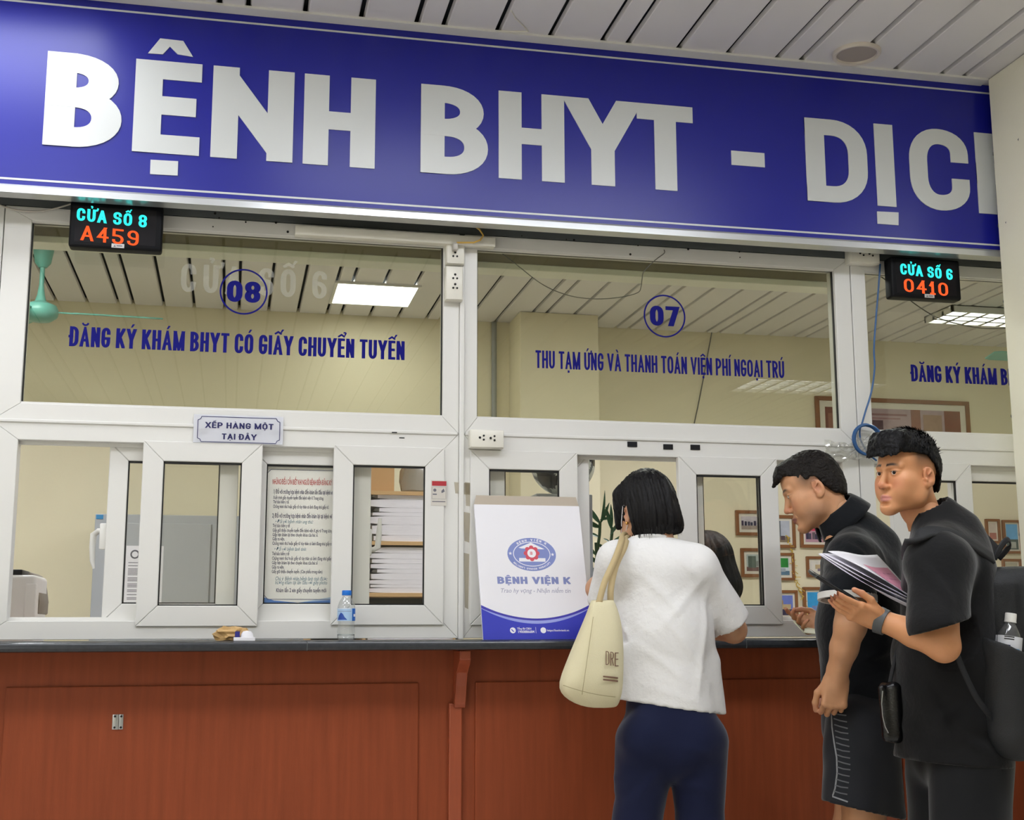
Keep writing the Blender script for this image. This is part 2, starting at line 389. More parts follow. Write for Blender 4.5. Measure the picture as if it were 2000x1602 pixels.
# ceiling: long metal slats running away from the viewer, three wide and one narrow, over a dark void
slats = MB(); x = -.102-.665*7
while x < XR:
    for w in (.094, .19, .19, .191):
        a, b = x+.011, x+w-.011
        if a > XL and b < XR:
            slats.prism([(a-.004, CEIL+.018), (a, CEIL+.002), (a+.003, CEIL), (b-.003, CEIL), (b, CEIL+.002), (b+.004, CEIL+.018)], YF+.01, YB-.002)
        x += w
ceiling = struct('ceiling', slats, slat_m)
MB().box(XL, XR, YF, YB, CEIL+.03, CEIL+.1).build('ceiling_void', dark_void, ceiling)
# wall strip hidden above the window frames, edge trim along the sign, downstand beam just inside the glass
struct('wall_front', MB().box(XL, XR, .0, .09, 2.524, CEIL-.001), concrete)
struct('trim_1', MB().box(XL, 2.752, -.205, -.152, CEIL-.008, CEIL+.001), pvc)
bm_ = MB().box(XL, 2.262, .12, .2, 2.452, CEIL-.002)
beam = struct('beam', bm_, mat('beam_paint', 'a3997c', .7, var=.06, scale=3))
MB().box(XL, 2.264, .112, .205, 2.436, 2.46, .003).build('beam_edge', mat('beam_edge_strip', 'eeeee0', .5, var=.04), beam)

# ------------------------------------------------------------------ ceiling lamps of the hall and of the office
def lamp(x0, x1, y0, y1, s, label, group=None, col='f6f9ff'):
    o = MB().frame(x0, x1, y0, y1, .018, 0, .014, bev=.001)
    o = empty('ceiling_light', ((x0+x1)/2, (y0+y1)/2, CEIL), label, 'ceiling light', group)
    f = MB()
    for (a, b, c, d) in ((x0, x1, y0, y0+.02), (x0, x1, y1-.02, y1), (x0, x0+.02, y0+.02, y1-.02), (x1-.02, x1, y0+.02, y1-.02)): f.box(a, b, c, d, CEIL-.014, CEIL)
    fo = f.build('frame', pvc); p = MB().box(x0+.02, x1-.02, y0+.02, y1-.02, CEIL-.011, CEIL-.003).build('diffuser', emit('lamp_%g' % s, col, s))
    for q in (fo, p): q.parent = o; q.matrix_parent_inverse = Matrix.Translation(-o.location)
    return o
lamp(-1.62, -.48, -.95, -.36, LAMP_HALL, 'white panel lamp in the ceiling in front of the sign')
lamp(.12, 1.02, -1.95, -1.35, LAMP_HALL, 'white panel lamp in the ceiling over the queue')
for i, xx in enumerate((-3.5, -1.5, 1.1, 3.2)):
    lamp(xx, xx+1.2, -2.35, -1.85, LAMP_FILL*(1.7 if i == 2 else 1), ('added fill lamp of the unseen second ceiling row, at its far end from the pillar', 'added fill lamp of the unseen second ceiling row, over the open window', 'added fill lamp of the unseen second ceiling row, over the waiting men', 'added fill lamp of the unseen second ceiling row, past the pillar')[i], 'added fill lamps of the second row')  # unseen row added as front fill; the stronger one brightens the pillar
for i, yy in enumerate((-5.6, -7.2)):
    lamp(-3.6, -2.1, yy, yy+.9, LAMP_FILL, ('wide fill lamp added behind the queue, nearer of two', 'wide fill lamp added by the rear wall of the hall')[i], 'wide fill lamps added behind the queue')  # out of view, added so the hall and its ceiling get more light
lamp(.55, 1.075, 3.19, 3.71, LAMP_ROOM*.25, 'bright square panel lamp seen through window eight')
lamp(-1.9, -.9, 1.5, 2.1, LAMP_ROOM, 'white panel lamp in the ceiling over the office desks')
lamp(3.1, 3.9, 1.2, 1.8, LAMP_ROOM, 'white fill lamp added in the ceiling behind window six')  # unseen lamp added to brighten the right side of the office
lamp(1.6, 2.2, 1.2, 1.8, LAMP_ROOM, 'white fill lamp added in the ceiling over the cashier window')  # another unseen fill, added for the office wall beyond window seven
def louver_lamp(cx, cy, L, Wd, label):
    o = empty('louver_light', (cx, cy, CEIL), label, 'ceiling light')
    x0, x1, y0, y1 = -L/2, L/2, -Wd/2, Wd/2
    h = MB()
    for a, b, c, d in ((x0, x1, y0, y0+.015), (x0, x1, y1-.015, y1), (x0, x0+.015, y0, y1), (x1-.015, x1, y0, y1)): h.box(a, b, c, d, -.045, .0)
    h.box(x0, x1, y0, y1, -.006, 0); h.build('housing', pvc, o)
    n = 9; lv = MB()
    for i in range(1, n): lv.box(x0+L*i/n-.012, x0+L*i/n+.012, y0+.015, y1-.015, -.045, -.02)
    for j in (1, 2): lv.box(x0, x1, y0+Wd*j/3-.012, y0+Wd*j/3+.012, -.045, -.02)
    lv.build('louver', alu, o)
    for j in (.5, 1.5, 2.5): MB().tube([(x0+.04, y0+Wd*j/3, -.018), (x1-.04, y0+Wd*j/3, -.018)], .012, 10).build('tube', emit('tube_light', 'fbfdff', 9), o)
    return o
louver_lamp(5.1, 3.13, 1.2, .34, 'white louvred tube light in the office ceiling beyond window six')
louver_lamp(4.75, -5.6, 1.2, .6, 'white louvred tube light in the hall ceiling')
# round loudspeaker grille in the hall ceiling
sp = empty('ceiling_speaker', (2.155, -.305, CEIL), 'round off-white speaker grille in the slatted ceiling', 'speaker')
MB().lathe([(.071, -.002), (.073, -.012), (.083, -.014), (.087, -.008), (.087, 0)], (0, 0, 0), 40).build('rim', mat('speaker_rim', 'd8cfc4', .4, var=.03), sp, smooth=True)
MB().lathe([(0, -.006), (.04, -.007), (.072, -.004), (.072, 0)], (0, 0, 0), 40).build('grille', mat('speaker_grille', 'a99f96', .7, var=.1, scale=300), sp, smooth=True)
pw = [(.86, -.36), (.885, -.31), (.925, -.26), (.95, -.225), (.90, -.212), (.84, -.208)]
MB().tube([(a, b, CEIL-.003) for a, b in pw], .0028, 6).build('loose_cable', pvc2, smooth=True, label='thin loose white cable hanging under the ceiling slats above the sign', cat='cable')

# ------------------------------------------------------------------ windows
ZB, ZOB, ZOT, ZGB, ZGT, ZT = 1.1125, 1.171, 1.745, 1.864, 2.477, 2.522
ZBEAD = 1.806
def pane(mb, x0, x1, z0, z1, y): return mb.box(x0, x1, y, y+.004, z0, z1)
def gasket(x0, x1, z0, z1, y, parent, t=.0045):
    g = MB()
    for a, b, c, d in ((x0, x1, z0, z0+t), (x0, x1, z1-t*1.5, z1), (x0, x0+t, z0, z1), (x1-t, x1, z0, z1)): g.box(a, b, y-.004, y+.006, c, d)
    return g.build('gasket', gasket_m, parent)
def window(n, x0, x1, g0, g1):
    w = MB()
    w.frame(x0, x1, ZBEAD, ZT, .06, 0, .065, wl=g0-x0, wr=x1-g1, wb=ZGB-ZBEAD, wt=ZT-ZGT)
    w.frame(x0, x1, ZB, ZBEAD, .06, 0, .065, wl=g0-x0, wr=x1-g1, wb=ZOB-ZB, wt=ZBEAD-ZOT)
    w.box(x0+.004, x1-.004, -.006, .02, ZBEAD-.005, ZBEAD+.006, .003, 3)
    w.box(g0-.001, g1+.001, .03, .036, ZOB-.002, ZOB+.012)            # track ribs
    w.box(g0-.001, g1+.001, .03, .036, ZOT-.012, ZOT+.002)
    # narrow glazing lip round the upper glass
    for a, b, c, d in ((g0, g1, ZGB, ZGB+.006), (g0, g1, ZGT-.006, ZGT)): w.box(a, b, .004, .016, c, d)
    wo = w.build('window_%d' % n, pvc, kind='structure')
    pane(MB(), g0, g1, ZGB, ZGT, .024).build('pane', glass_m, wo)
    gasket(g0, g1, ZGB, ZGT, .02, wo, .004)
    return wo
win8 = window(1, -.766, .750, -.682, .693)
win7 = window(2, .768, 2.246, .814, 2.182)
win6 = window(3, 2.249, 3.75, 2.308, 3.69)
MB().box(.7505, .7675, -.012, .05, ZB-.004, ZT-.02, .003).build('coupling_strip', pvc, win8)
struct('trim_2', MB().box(-1.25, -.769, .0, .06, ZB, ZT, .003), pvc)
struct('window_4', MB().frame(-2.8, -1.253, ZB, ZT, .06, 0, .065), pvc)
def sash(parent, x0, x1, z0, z1, y, rail=.066, wl=None, wr=None, low=glass_low, d=.03):
    s = MB().frame(x0, x1, z0, z1, rail, y, y+d, bev=.0022, wl=wl, wr=wr)
    so = s.build('sash', pvc, parent)
    a, b, c, e = x0+(wl or rail), x1-(wr or rail), z0+rail, z1-rail
    pane(MB(), a, b, c, e, y+.014).build('pane', low, so)
    gasket(a, b, c, e, y+.010, so, .0042)
    return so
s1 = sash(win8, -.294, .0885, 1.153, 1.752, -.008)
s2 = sash(win8, .324, .7, 1.156, 1.755, -.008)
sA = sash(win8, -.402, .012, 1.166, 1.75, .037, .06)
sB = sash(win8, AT(518.5, 1000, .05).x-.06, .455, 1.166, 1.75, .037, .06)
t1 = sash(win7, .79, 1.171, 1.155, 1.752, -.008)
t2 = sash(win7, 1.543, 1.92, 1.156, 1.75, -.008)
tA = sash(win7, .86, 1.225, 1.166, 1.75, .037, .06)
tB = sash(win7, 1.60, 1.915, 1.166, 1.75, .037, .05)
u1 = sash(win6, 2.37, 2.70, 1.156, 1.75, -.008)
u2 = sash(win6, 2.64, 3.2, 1.166, 1.75, .037, .06)
def crescent(so, x, z, y, sgn):
    h = MB(); h.box(x-.012, x+.012, y, y+.018, z-.04, z+.045, .004, 2)
    h.build('handle_plate', pvc, so, smooth=True)
    h = MB(); h.tube([(x+sgn*.004, y+.012, z+.02), (x+sgn*.018, y+.03, z+.022), (x+sgn*.034, y+.04, z+.01), (x+sgn*.036, y+.042, z-.03), (x+sgn*.034, y+.042, z-.075), (x+sgn*.028, y+.042, z-.1)], [.009, .009, .011, .010, .008, .004], 10)
    h.build('handle', pvc, so, smooth=True)
crescent(sA, -.4105, 1.44, .05, -1)
def crescent_up(so, x, z, y):
    h = MB(); h.box(x-.012, x+.012, y, y+.018, z-.045, z+.045, .004, 2); h.build('handle_plate', pvc, so, smooth=True)
    h = MB(); h.tube([(x, y+.012, z-.02), (x+.018, y+.03, z-.025), (x+.036, y+.04, z-.015), (x+.04, y+.042, z+.03), (x+.043, y+.042, z+.085)], [.009, .009, .011, .010, .006], 10); h.build('handle', pvc, so, smooth=True)
crescent_up(sB, .452, 1.435, .067)
h = MB().lathe([(0, 0), (.016, .002), (.018, .01), (.012, .016), (0, .017)], (0, 0, 0), 20, M=Matrix.Translation((.078, .067, 1.43)) @ Matrix.Rotation(-PI/2, 4, 'X'), sx=1.3); h.build('handle', mat('grey_knob', '7d8186', .4), sA, smooth=True)

# vinyl lettering and window numbers, stuck on the upper panes
YL = .0235
def vinyl(parent, txt, tl, tr, bl, h, name='lettering', m=ink_blue, thick=.0006, **k):
    a, b = AT(bl[0], bl[1], YL), AT(tr[0], tr[1], YL)
    mb = MB(); add_text(mb, txt, a.x, b.x, a.z, h, YL, thick=thick, **k); return mb.build(name, m, parent)
pA, pB = AT(135, 672, YL), AT(790, 706, YL)
mb = MB(); add_text(mb, 'ĐĂNG KÝ KHÁM BHYT CÓ GIẤY CHUYỂN TUYẾN', pA.x, pB.x, 2.0625, .067, YL, asp=.42, stem=.172, bar=.135, gap=.06, space=.21); mb.build('lettering', ink_blue, win8)
pA, pB = AT(1046, 717, YL), AT(1532, 738, YL)
mb = MB(); add_text(mb, 'THU TẠM ỨNG VÀ THANH TOÁN VIỆN PHÍ NGOẠI TRÚ', pA.x, pB.x, 2.0545, .064, YL, asp=.41, stem=.145, bar=.13, gap=.07, space=.21); mb.build('lettering', ink_blue, win7)
pA = AT(1780, 742, YL); tw6 = 2.885-2.477
mb = MB(); add_text(mb, 'ĐĂNG KÝ KHÁM BHYT', pA.x, pA.x+.505, 2.063, .065, YL, asp=.42, stem=.172, bar=.135, gap=.06, space=.21); mb.build('lettering', ink_blue, win6)
def number(parent, txt, cx, cz, r, px0, px1):
    ring = MB(); n = 64
    for i in range(n):
        a, b = 2*PI*i/n, 2*PI*(i+1)/n
        ring.prism([(cx+r*math.cos(a), cz+r*math.sin(a)), (cx+r*math.cos(b), cz+r*math.sin(b)), (cx+(r-.0055)*math.cos(b), cz+(r-.0055)*math.sin(b)), (cx+(r-.0055)*math.cos(a), cz+(r-.0055)*math.sin(a))], YL-.0006, YL)
    add_text(ring, txt, cx-.056, cx+.056, cz-.037, .074, YL, asp=.66, stem=.27, bar=.19, gap=.1)
    ring.build('window_number', ink_blue, parent)
c8 = AT(476, 570, YL); number(win8, '08', c8.x, c8.z, .08, 0, 0)
c7 = AT(1298, 617.5, YL); number(win7, '07', c7.x, c7.z, .08, 0, 0)
ghost = clear('glue_ghost', 'f8f8f4', 1.5, .15, .11, hazecol='fafaf6')
pA, pB = AT(352, 577, YL), AT(638, 577, YL)
mb = MB(); add_text(mb, 'CỬA SỐ 6', pA.x, pB.x, AT(500, 577, YL).z, .098, YL, asp=.46, stem=.17, bar=.15, gap=.22, space=.3, thick=.0001); mb.build('glue_residue', ghost, win8)
# screw holes and scuffs in the frames
hl = MB()
for px, py in ((420, 417), (428, 426), (480, 434), (539, 435), (1019, 461), (1106, 468), (1121, 469), (1246, 480), (1344, 487), (1444, 492), (562, 453), (416, 443), (1231, 497), (1445, 503)):
    p = AT(px, py, -.0005); r = rs.choice((.0022, .003, .0042)); hl.lathe([(r, 0), (r, .002)], (0, 0, 0), 10, M=Matrix.Translation(p) @ Matrix.Rotation(PI/2, 4, 'X'))
for px, py in ((771, 845), (786, 855)): p = AT(px, py, -.007); hl.box(p.x-.01, p.x+.008, -.0008 if py > 850 else -.0068, 0, p.z-.0018, p.z+.0018)
hl.build('screw_holes', hole_m, win8)
tp = clear('old_tape', 'eee9dd', .6, .3, .45, hazecol='e0dacb')
tb = MB()
for a, b, c, d in ((887, 942, 930, 968), (700, 700, 1, 1), (908, 942, 940, 992), (905, 1000, 918, 1060), (906, 1080, 916, 1190)):
    if c < 5: continue
    p, q = AT(a, b, 0), AT(c, d, 0); y = -.0008
    tb.prism([(p.x, p.z), (q.x, p.z-.004), (q.x-.003, q.z), (p.x+.004, q.z+.006)], y, y+.0006)
tb.build('old_tape', tp, win7)

# ------------------------------------------------------------------ counter
ct = MB(); ct.prism([(-.178, 1.103), (-.181, 1.098), (-.182, 1.087), (-.178, 1.079), (-.17, 1.076), (.3, 1.076), (.3, 1.107), (-.168, 1.107)], 0, 1)
for v in ct.b.verts: v.co = Vector((XL if v.co.y < .5 else 2.7, v.co.x, v.co.z))
for v in ct.b.verts: pass
ct.b.faces.ensure_lookup_table()
ctop = ct.build('countertop', stone, smooth=30, label='long dark stone counter ledge under the service windows', cat='counter')
for px in (600, 1458): p = AT(px, 1262, -.18); MB().box(p.x-.0008, p.x+.0008, -.1832, -.06, 1.077, 1.1074).build('joint', concrete, ctop)
cb = MB(); cb.box(XL, 3.7, .006, .3, .0, 1.076)
cbase = cb.build('service_counter', wood_m, label='tall red-brown veneered counter front below the stone ledge', cat='counter')
pn = MB()
for x0, x1 in ((-.672, .62), (.81, 2.24), (2.36, 3.6)): pn.box(x0, x1, -.003, .008, .12, .968, .0035, 2)
pn.build('panel', wood_m, cbase)
for x in (.742, 2.3): MB().box(x-.022, x+.022, -.014, .008, 0, .9, .004).build('batten', wood_trim, cbase)
for x in (.755, 2.32):
    br = MB(); br.prism([(.004, 1.074), (-.12, 1.074), (-.12, 1.045), (-.10, 1.03), (-.05, 1.0), (-.032, .96), (-.028, .90), (-.02, .885), (.004, .885)], x-.019, x+.019, .003)
    for v in br.b.verts: v.co = Vector((v.co.y, v.co.x, v.co.z))
    br.build('bracket', wood_trim, cbase)
hp = empty('hinge_plate', (0, 0, 0), 'small zinc hinge plate screwed to the red-brown counter front', 'hinge')
p = AT(230, 1411, -.004); h = MB(); h.box(p.x-.0165, p.x-.002, -.006, -.0032, p.z-.022, p.z+.024, .001); h.box(p.x+.002, p.x+.0165, -.006, -.0032, p.z-.022, p.z+.024, .001); h.tube([(p.x, -.007, p.z-.022), (p.x, -.007, p.z+.024)], .0035, 10)
h.build('leaf', steel_m, hp, smooth=30)
for dx in (-.009, .01):
    for dz in (-.016, .018): MB().lathe([(.0035, 0), (.0035, .001)], (0, 0, 0), 12, M=Matrix.Translation((p.x+dx, -.0062, p.z+dz)) @ Matrix.Rotation(PI/2, 4, 'X')).build('screw_hole', hole_m, hp)

# ------------------------------------------------------------------ big blue sign
sg = empty('hanging_sign', (0, 0, 0), 'long blue signboard with big silver capital letters above the windows', 'sign')
SX0, SX1 = -3.4, 3.9
MB().box(SX0, SX1, -.15, -.118, 2.54, CEIL-.002).build('panel', sign_blue, sg)
tr = MB(); tr.prism([(-.158, 2.516), (-.1, 2.516), (-.1, 2.545), (-.1515, 2.545), (-.156, 2.538)], 0, 1)
for v in tr.b.verts: v.co = Vector((SX0 if v.co.y < .5 else SX1, v.co.x, v.co.z))
tr.build('trim', alu, sg)
MB().box(SX0, SX1, -.1512, -.15, 3.166, 3.1725).box(SX0, SX1, -.1512, -.15, 2.560, 2.5665).build('border_line', sign_white, sg)
LZ0, LZ1 = 2.684, 3.005
def letter(ch, px0, px1, stem=.128, bar=.082, **k):
    x0, x1 = AT(px0, 240, -.153).x, AT(px1, 240, -.153).x; h = LZ1-LZ0
    g, w = glyph(ch, x1-x0, h, stem, bar, **k); mb = MB()
    for i, q in enumerate(g): mb.prism([(x0+a, LZ0+c) for a, c in q], -.1535-i*2e-5, -.1503)
    return mb.build('letter', sign_white, sg)
letter('B', 85, 237, .094, .066); letter('E', 260, 391, .088, .064); letter('N', 413, 573, .086); letter('H', 593, 733, .084, .064)
letter('B', 822, 953, .083, .062); letter('H', 974, 1102, .082, .06); letter('Y', 1113, 1240, .086); letter('T', 1244, 1353, .082, .06)
letter('D', 1571, 1690, .076, .062); letter('I', 1706, 1756, .076); letter('C', 1772, 1886, .073, .06); letter('H', 1901, 2030, .076)
p, q = AT(1428, 292, -.153), AT(1494, 329, -.153)
MB().box(p.x, q.x, -.1535, -.1503, q.z+.004, p.z-.004).build('letter', sign_white, sg)
a_ = lambda px, py: (AT(px, py, -.153).x, AT(px, py, -.153).z)
MB().prism([a_(289, 104), a_(313, 75), (a_(358, 80)), a_(377, 111), a_(347, 106), a_(332, 91), a_(318, 106)], -.1535, -.1503).build('letter', sign_white, sg)
MB().prism([a_(294, 312), a_(348, 315), a_(347, 343), a_(293, 340)], -.1535, -.1503).build('letter', sign_white, sg)
MB().prism([a_(1713, 413), a_(1755, 415), a_(1755, 440), a_(1714, 437)], -.1535, -.1503).build('letter', sign_white, sg)

# ------------------------------------------------------------------ number displays
def led_display(c0, c1, y, word, num, numx, wordx, label):
    p, q = AT(c0[0], c0[1], y), AT(c1[0], c1[1], y)
    x0, x1, z1, z0 = p.x, q.x, p.z, q.z
    o = empty('queue_display', ((x0+x1)/2, 0, z0), label, 'display')
    inv = Matrix.Translation(-o.location)
    def k(ob): ob.parent = o; ob.matrix_parent_inverse = inv; return ob
    k(MB().box(x0, x1, y, y+.055, z0, z1, .009, 4).build('case', mat('display_case', '07080e', .5, var=.05, spec=.2), smooth=30))
    k(MB().box(x0+.018, x1-.02, y-.0006, y+.002, z0+.016, z1-.02).build('screen', mat('display_screen', '100d12', .5, var=.05, spec=.2)))
    W_, H_ = x1-x0, z1-z0
    m = MB(); add_text(m, word[0], x0+W_*wordx[0], x0+W_*wordx[1], z0+H_*.56, H_*.27, y-.0012, asp=.62, stem=.22, bar=.17, gap=.14, thick=.001, slope=-.05)
    k(m.build('led_lettering', emit('led_cyan', '35e8e0', 1.35)))
    m = MB(); add_text(m, num, x0+W_*numx[0], x0+W_*numx[1], z0+H_*.14, H_*.32, y-.0012, asp=.62, stem=.16, bar=.12, gap=.2, thick=.001, slope=-.05)
    k(m.build('led_number', emit('led_red', 'ff5a2a', 1.3)))
    m = MB(); cx = x0+W_*.53; m.box(cx-.02, cx+.02, y-.0012, y, z0+.003, z0+.017, .0003); st = k(m.build('sticker', mat('sticker_white', 'c9c6c6', .5, var=.03)))
    t = MB(); t.box(cx-.004, cx+.014, y-.0016, y-.0012, z0+.008, z0+.0115).prism([(cx-.014, z0+.006), (cx-.006, z0+.006), (cx-.010, z0+.013)], y-.0016, y-.0012)
    k(t.build('sticker_print', mat('grey_print', '6b6a74', .5)))
    for dx in (-.05, .03): k(MB().box((x0+x1)/2+dx, (x0+x1)/2+dx+.02, y+.05, .0, z1-.03, z1-.005).build('bracket', steel_m))
    return o
led_display((138, 390), (315, 491), -.085, ('CỬA SỐ 8',), 'A459', (.13, .75), (.075, .83), 'black queue display reading A459 in red under the sign')
led_display((1739, 500), (1879, 587), -.085, ('CỬA SỐ 6',), '0410', (.17, .80), (.13, .88), 'black queue display reading 0410 in red beside the pillar')

# ------------------------------------------------------------------ sockets, trunking, cables
def holes(mb, x, z, y, rot=0):
    for a, r in ((PI/2+rot, .0042), (PI/2+2.2+rot, .0036), (PI/2-2.2+rot, .0036)):
        mb.lathe([(r, 0), (r, .0015)], (0, 0, 0), 10, M=Matrix.Translation((x+.0085*math.cos(a), y, z+.0085*math.sin(a))) @ Matrix.Rotation(PI/2, 4, 'X'))
def socket(pc0, pc1, y, d, pos, rot, label):
    p, q = AT(pc0[0], pc0[1], y), AT(pc1[0], pc1[1], y)
    o = empty('wall_socket', ((p.x+q.x)/2, 0, q.z), label, 'socket'); inv = Matrix.Translation(-o.location)
    b = MB().box(p.x, q.x, y+.006, y+d, q.z, p.z, .003, 2).box(p.x+.002, q.x-.002, y, y+.008, q.z+.002, p.z-.002, .003, 2).build('box', pvc2, smooth=30)
    h = MB()
    for px, py in pos: c = AT(px, py, y); holes(h, c.x, c.z, y-.0005, rot)
    h = h.build('contact_holes', hole_m)
    for k in (b, h): k.parent = o; k.matrix_parent_inverse = inv
    return o
socket((919, 838), (985, 876), -.047, .047, [(942, 855), (963, 856)], PI/2, 'white double wall socket on the mullion below window seven')
socket((1660, 480), (1720, 516), -.047, .047, [(1684, 495), (1702, 496)], PI/2, 'white double wall socket under the sign beside window six')
o = socket((871, 518), (905, 587), -.04, .04, [(889, 541), (889, 560)], 0, 'white upright wall socket in the middle of the mullion')
o2 = socket((872, 462), (908, 517), -.033, .033, [(889, 484), (889, 498)], 0, 'white wall socket at the mullion top with a yellow-cable plug')
pg = empty('plug', (0, 0, 0), 'white plug with a yellow cable in the mullion socket', 'plug')
c = AT(889, 482, -.05); MB().box(c.x-.009, c.x+.009, -.06, -.034, c.z-.014, c.z+.012, .004, 3).build('body', mat('plug_grey', 'bdb8b0', .4), pg, smooth=True)
pts = [AT(a, b, y) for a, b, y in ((892, 474, -.055), (905, 474, -.06), (925, 474, -.065), (938, 469, -.065), (944, 460, -.062), (937, 449, -.062), (925, 440, -.062), (918, 434, -.062))]
MB().tube(pts, .0032, 8).build('cord', mat('yellow_cord', 'c8a24c', .45, var=.08), pg, smooth=True)
p, q = AT(577, 423, -.045), AT(968, 465, -.045)
tk = MB(); tk.box(p.x, q.x, -.045, -.003, 2.47, 2.504, .003).build('cable_trunking', pvc2, smooth=30, label='white plastic cable trunking on the window head under the sign', cat='trunking')
# wires
def wire(name, pts, r, m, label, cat='cable'):
    P = [Vector(p) for p in pts]; out = []
    for i in range(len(P)-1):
        a, b, c, d = P[max(i-1, 0)], P[i], P[i+1], P[min(i+2, len(P)-1)]
        for k in range(6):
            t = k/6; out.append(.5*((2*b)+(c-a)*t+(2*a-5*b+4*c-d)*t*t+(3*b-a-3*c+d)*t*t*t))
    return MB().tube(out+[P[-1]], r, 7).build(name, m, smooth=True, label=label, cat=cat)
grey_w = mat('grey_wire', '6d6c66', .5, var=.05)
wire('grey_cable', [AT(a, b, -.012) for a, b in ((-20, 392), (0, 401), (30, 410), (70, 413), (105, 408), (140, 398))], .003, mat('white_cable', 'c5bfb6', .4, var=.03), 'white cable drooping to the display with red A459')
wire('grey_wire', [AT(a, b, .06) for a, b in ((968, 485), (1010, 518), (1060, 556), (1110, 577), (1160, 584), (1210, 581), (1245, 572), (1252, 560))]+[AT(1254, 545, .05), AT(1258, 530, .02), AT(1280, 508, -.002), AT(1297, 495, -.006), AT(1297, 488, -.004)], .0017, grey_w, 'thin grey wire sagging behind the glass of window seven')
wire('grey_wire', [AT(a, b, .06) for a, b in ((1680, 520), (1720, 540), (1760, 572), (1790, 596), (1830, 620), (1880, 635), (1930, 642), (1990, 640))], .0022, grey_w, 'thin grey wire sagging behind the glass below the 0410 display')
wire('black_wire', [AT(a, b, 4.03) for a, b in ((1391, 645), (1380, 705), (1368, 770), (1355, 832), (1345, 880))], .004, grey_w, 'thin dark wire running down the office back wall beyond window seven')
blue_w = mat('blue_network_cable', '2f5d93', .4, var=.08)
wire('blue_cable', [AT(a, b, -.02) for a, b in ((1719, 516), (1716, 560), (1711, 620), (1707, 680), (1708, 720), (1702, 765), (1690, 805), (1684, 826), (1679, 842), (1682, 862), (1695, 885), (1712, 900))], .0035, blue_w, 'blue network cable hanging down the mullion beside window six')
coil = MB(); cc = AT(1692, 860, -.03); rz = random.Random(5)
for j in range(4):
    r0 = .055+rz.uniform(-.003, .004); off = Vector((rz.uniform(-.004, .004), -.006*j, rz.uniform(-.004, .004)))
    coil.tube([cc+off+Vector((r0*1.0*math.cos(t), rz.uniform(-.001, .001), r0*1.02*math.sin(t))) for t in [2*PI*i/40 for i in range(41)]], .0034, 7)
coil.build('cable_coil', blue_w, smooth=True, label='coil of blue network cable hung on the mullion behind the young man', cat='cable')
wrap = clear('plastic_film', 'f0f0ec', 2.2, .12, .12)
wm = MB(); r5 = random.Random(11); c0 = AT(1655, 880, -.02)
wm.grid(26, 14, lambda u, v: c0+Vector(((u-.5)*.19, -.012-.02*abs(mnoise.noise(Vector((u*6, v*5, 1)))), (v-.5)*.07-.01*math.sin(u*5)+.012*mnoise.noise(Vector((u*5, v*4, 7))))))
solidify(wm.build('plastic_wrap', wrap, label='crumpled clear plastic wrap stuck to the mullion behind the older man', cat='plastic wrap'), .001)
# hook-and-loop pads
for i, (px, py) in enumerate(((1235, 868), (1305, 873), (1358, 874))):
    p = AT(px, py, -.002); MB().box(p.x-.018, p.x+.018, -.0035, .0, p.z-.0095, p.z+.0095, .0008).build('fastener_pad', mat('black_hook_pad', '17171b', .9, bump=.3, bscale=900), label=('small black adhesive pad above the open part of window seven', 'middle black adhesive pad of the three over window seven', 'small black adhesive pad beside the tall sash of window seven')[i], cat='adhesive pad', group='black adhesive pads on the transom')
# ================================================================== THINGS IN THE OFFICE
desk_m = mat('desk_laminate', 'b7a386', .45, var=.15, scale=6, stretch=(1, 8, 8))
dk = empty('office_desk', (0, 0, 0), 'long office desk right behind the service windows', 'desk')
MB().box(-3.2, 3.6, .32, .95, .985, 1.015, .003).build('desk_top', desk_m, dk)
for x in (-3.15, -1.4, .2, 1.9, 3.5): MB().box(x-.02, x+.02, .36, .93, 0, .985).build('desk_side', desk_m, dk)

# grey steel cabinet
x0, x1 = AT(186, 1010, 3.5).x, AT(186, 1010, 3.5).x+1.22; zt = AT(320, 1006, 3.5).z
cab = empty('steel_cabinet', ((x0+x1)/2, 3.7, 0), 'tall grey steel cabinet against the office back wall', 'cabinet'); inv = Matrix.Translation(-cab.location)
def kid(o, p): o.parent = p; o.matrix_parent_inverse = Matrix.Translation(-p.location); return o
kid(MB().box(x0, x1, 3.5, 3.95, 0, zt, .004).build('body', lacquer_steel), cab)
for a, b in ((x0+.155, x0+.66), (x0+.67, x1-.03)):
    d = kid(MB().box(a, b, 3.488, 3.502, .1, zt-.05, .004).build('door', lacquer_steel), cab)
    MB().box(b-.05, b-.035, 3.478, 3.49, 1.0, 1.12, .003).build('handle', steel_m, d)
kid(MB().box(x0+.006, x0+.045, 3.4965, 3.5, zt-.03, zt-.005).build('blue_label', mat('blue_label', '3a86b8', .4)), cab)['label'] = 'blue label'
a, b = AT(247, 1066, 3.486), AT(315, 1180, 3.486)
ns = MB().box(a.x, b.x, 3.4855, 3.487, b.z, a.z).build('notice_sheet', white_paper, label='printed white notice sheet taped on the grey steel cabinet', cat='notice')
mb = MB(); mb.lathe([(.026, 0), (.026, .001)], (0, 0, 0), 24, M=Matrix.Translation((a.x+.05, 3.4855, a.z-.05)) @ Matrix.Rotation(PI/2, 4, 'X')).build('emblem', mat('grey_print2', '555560', .6), ns)
MB().lathe([(.017, 0), (.017, .001)], (0, 0, 0), 24, M=Matrix.Translation((a.x+.05, 3.4845, a.z-.05)) @ Matrix.Rotation(PI/2, 4, 'X')).build('emblem', white_paper, ns)
rr = random.Random(4); mb = MB(); z = a.z-.1
while z > b.z+.02:
    mb.box(a.x+.015, a.x+.1+rr.random()*.08, 3.4848, 3.4855, z, z+.004); z -= .0085 if rr.random() > .2 else .018
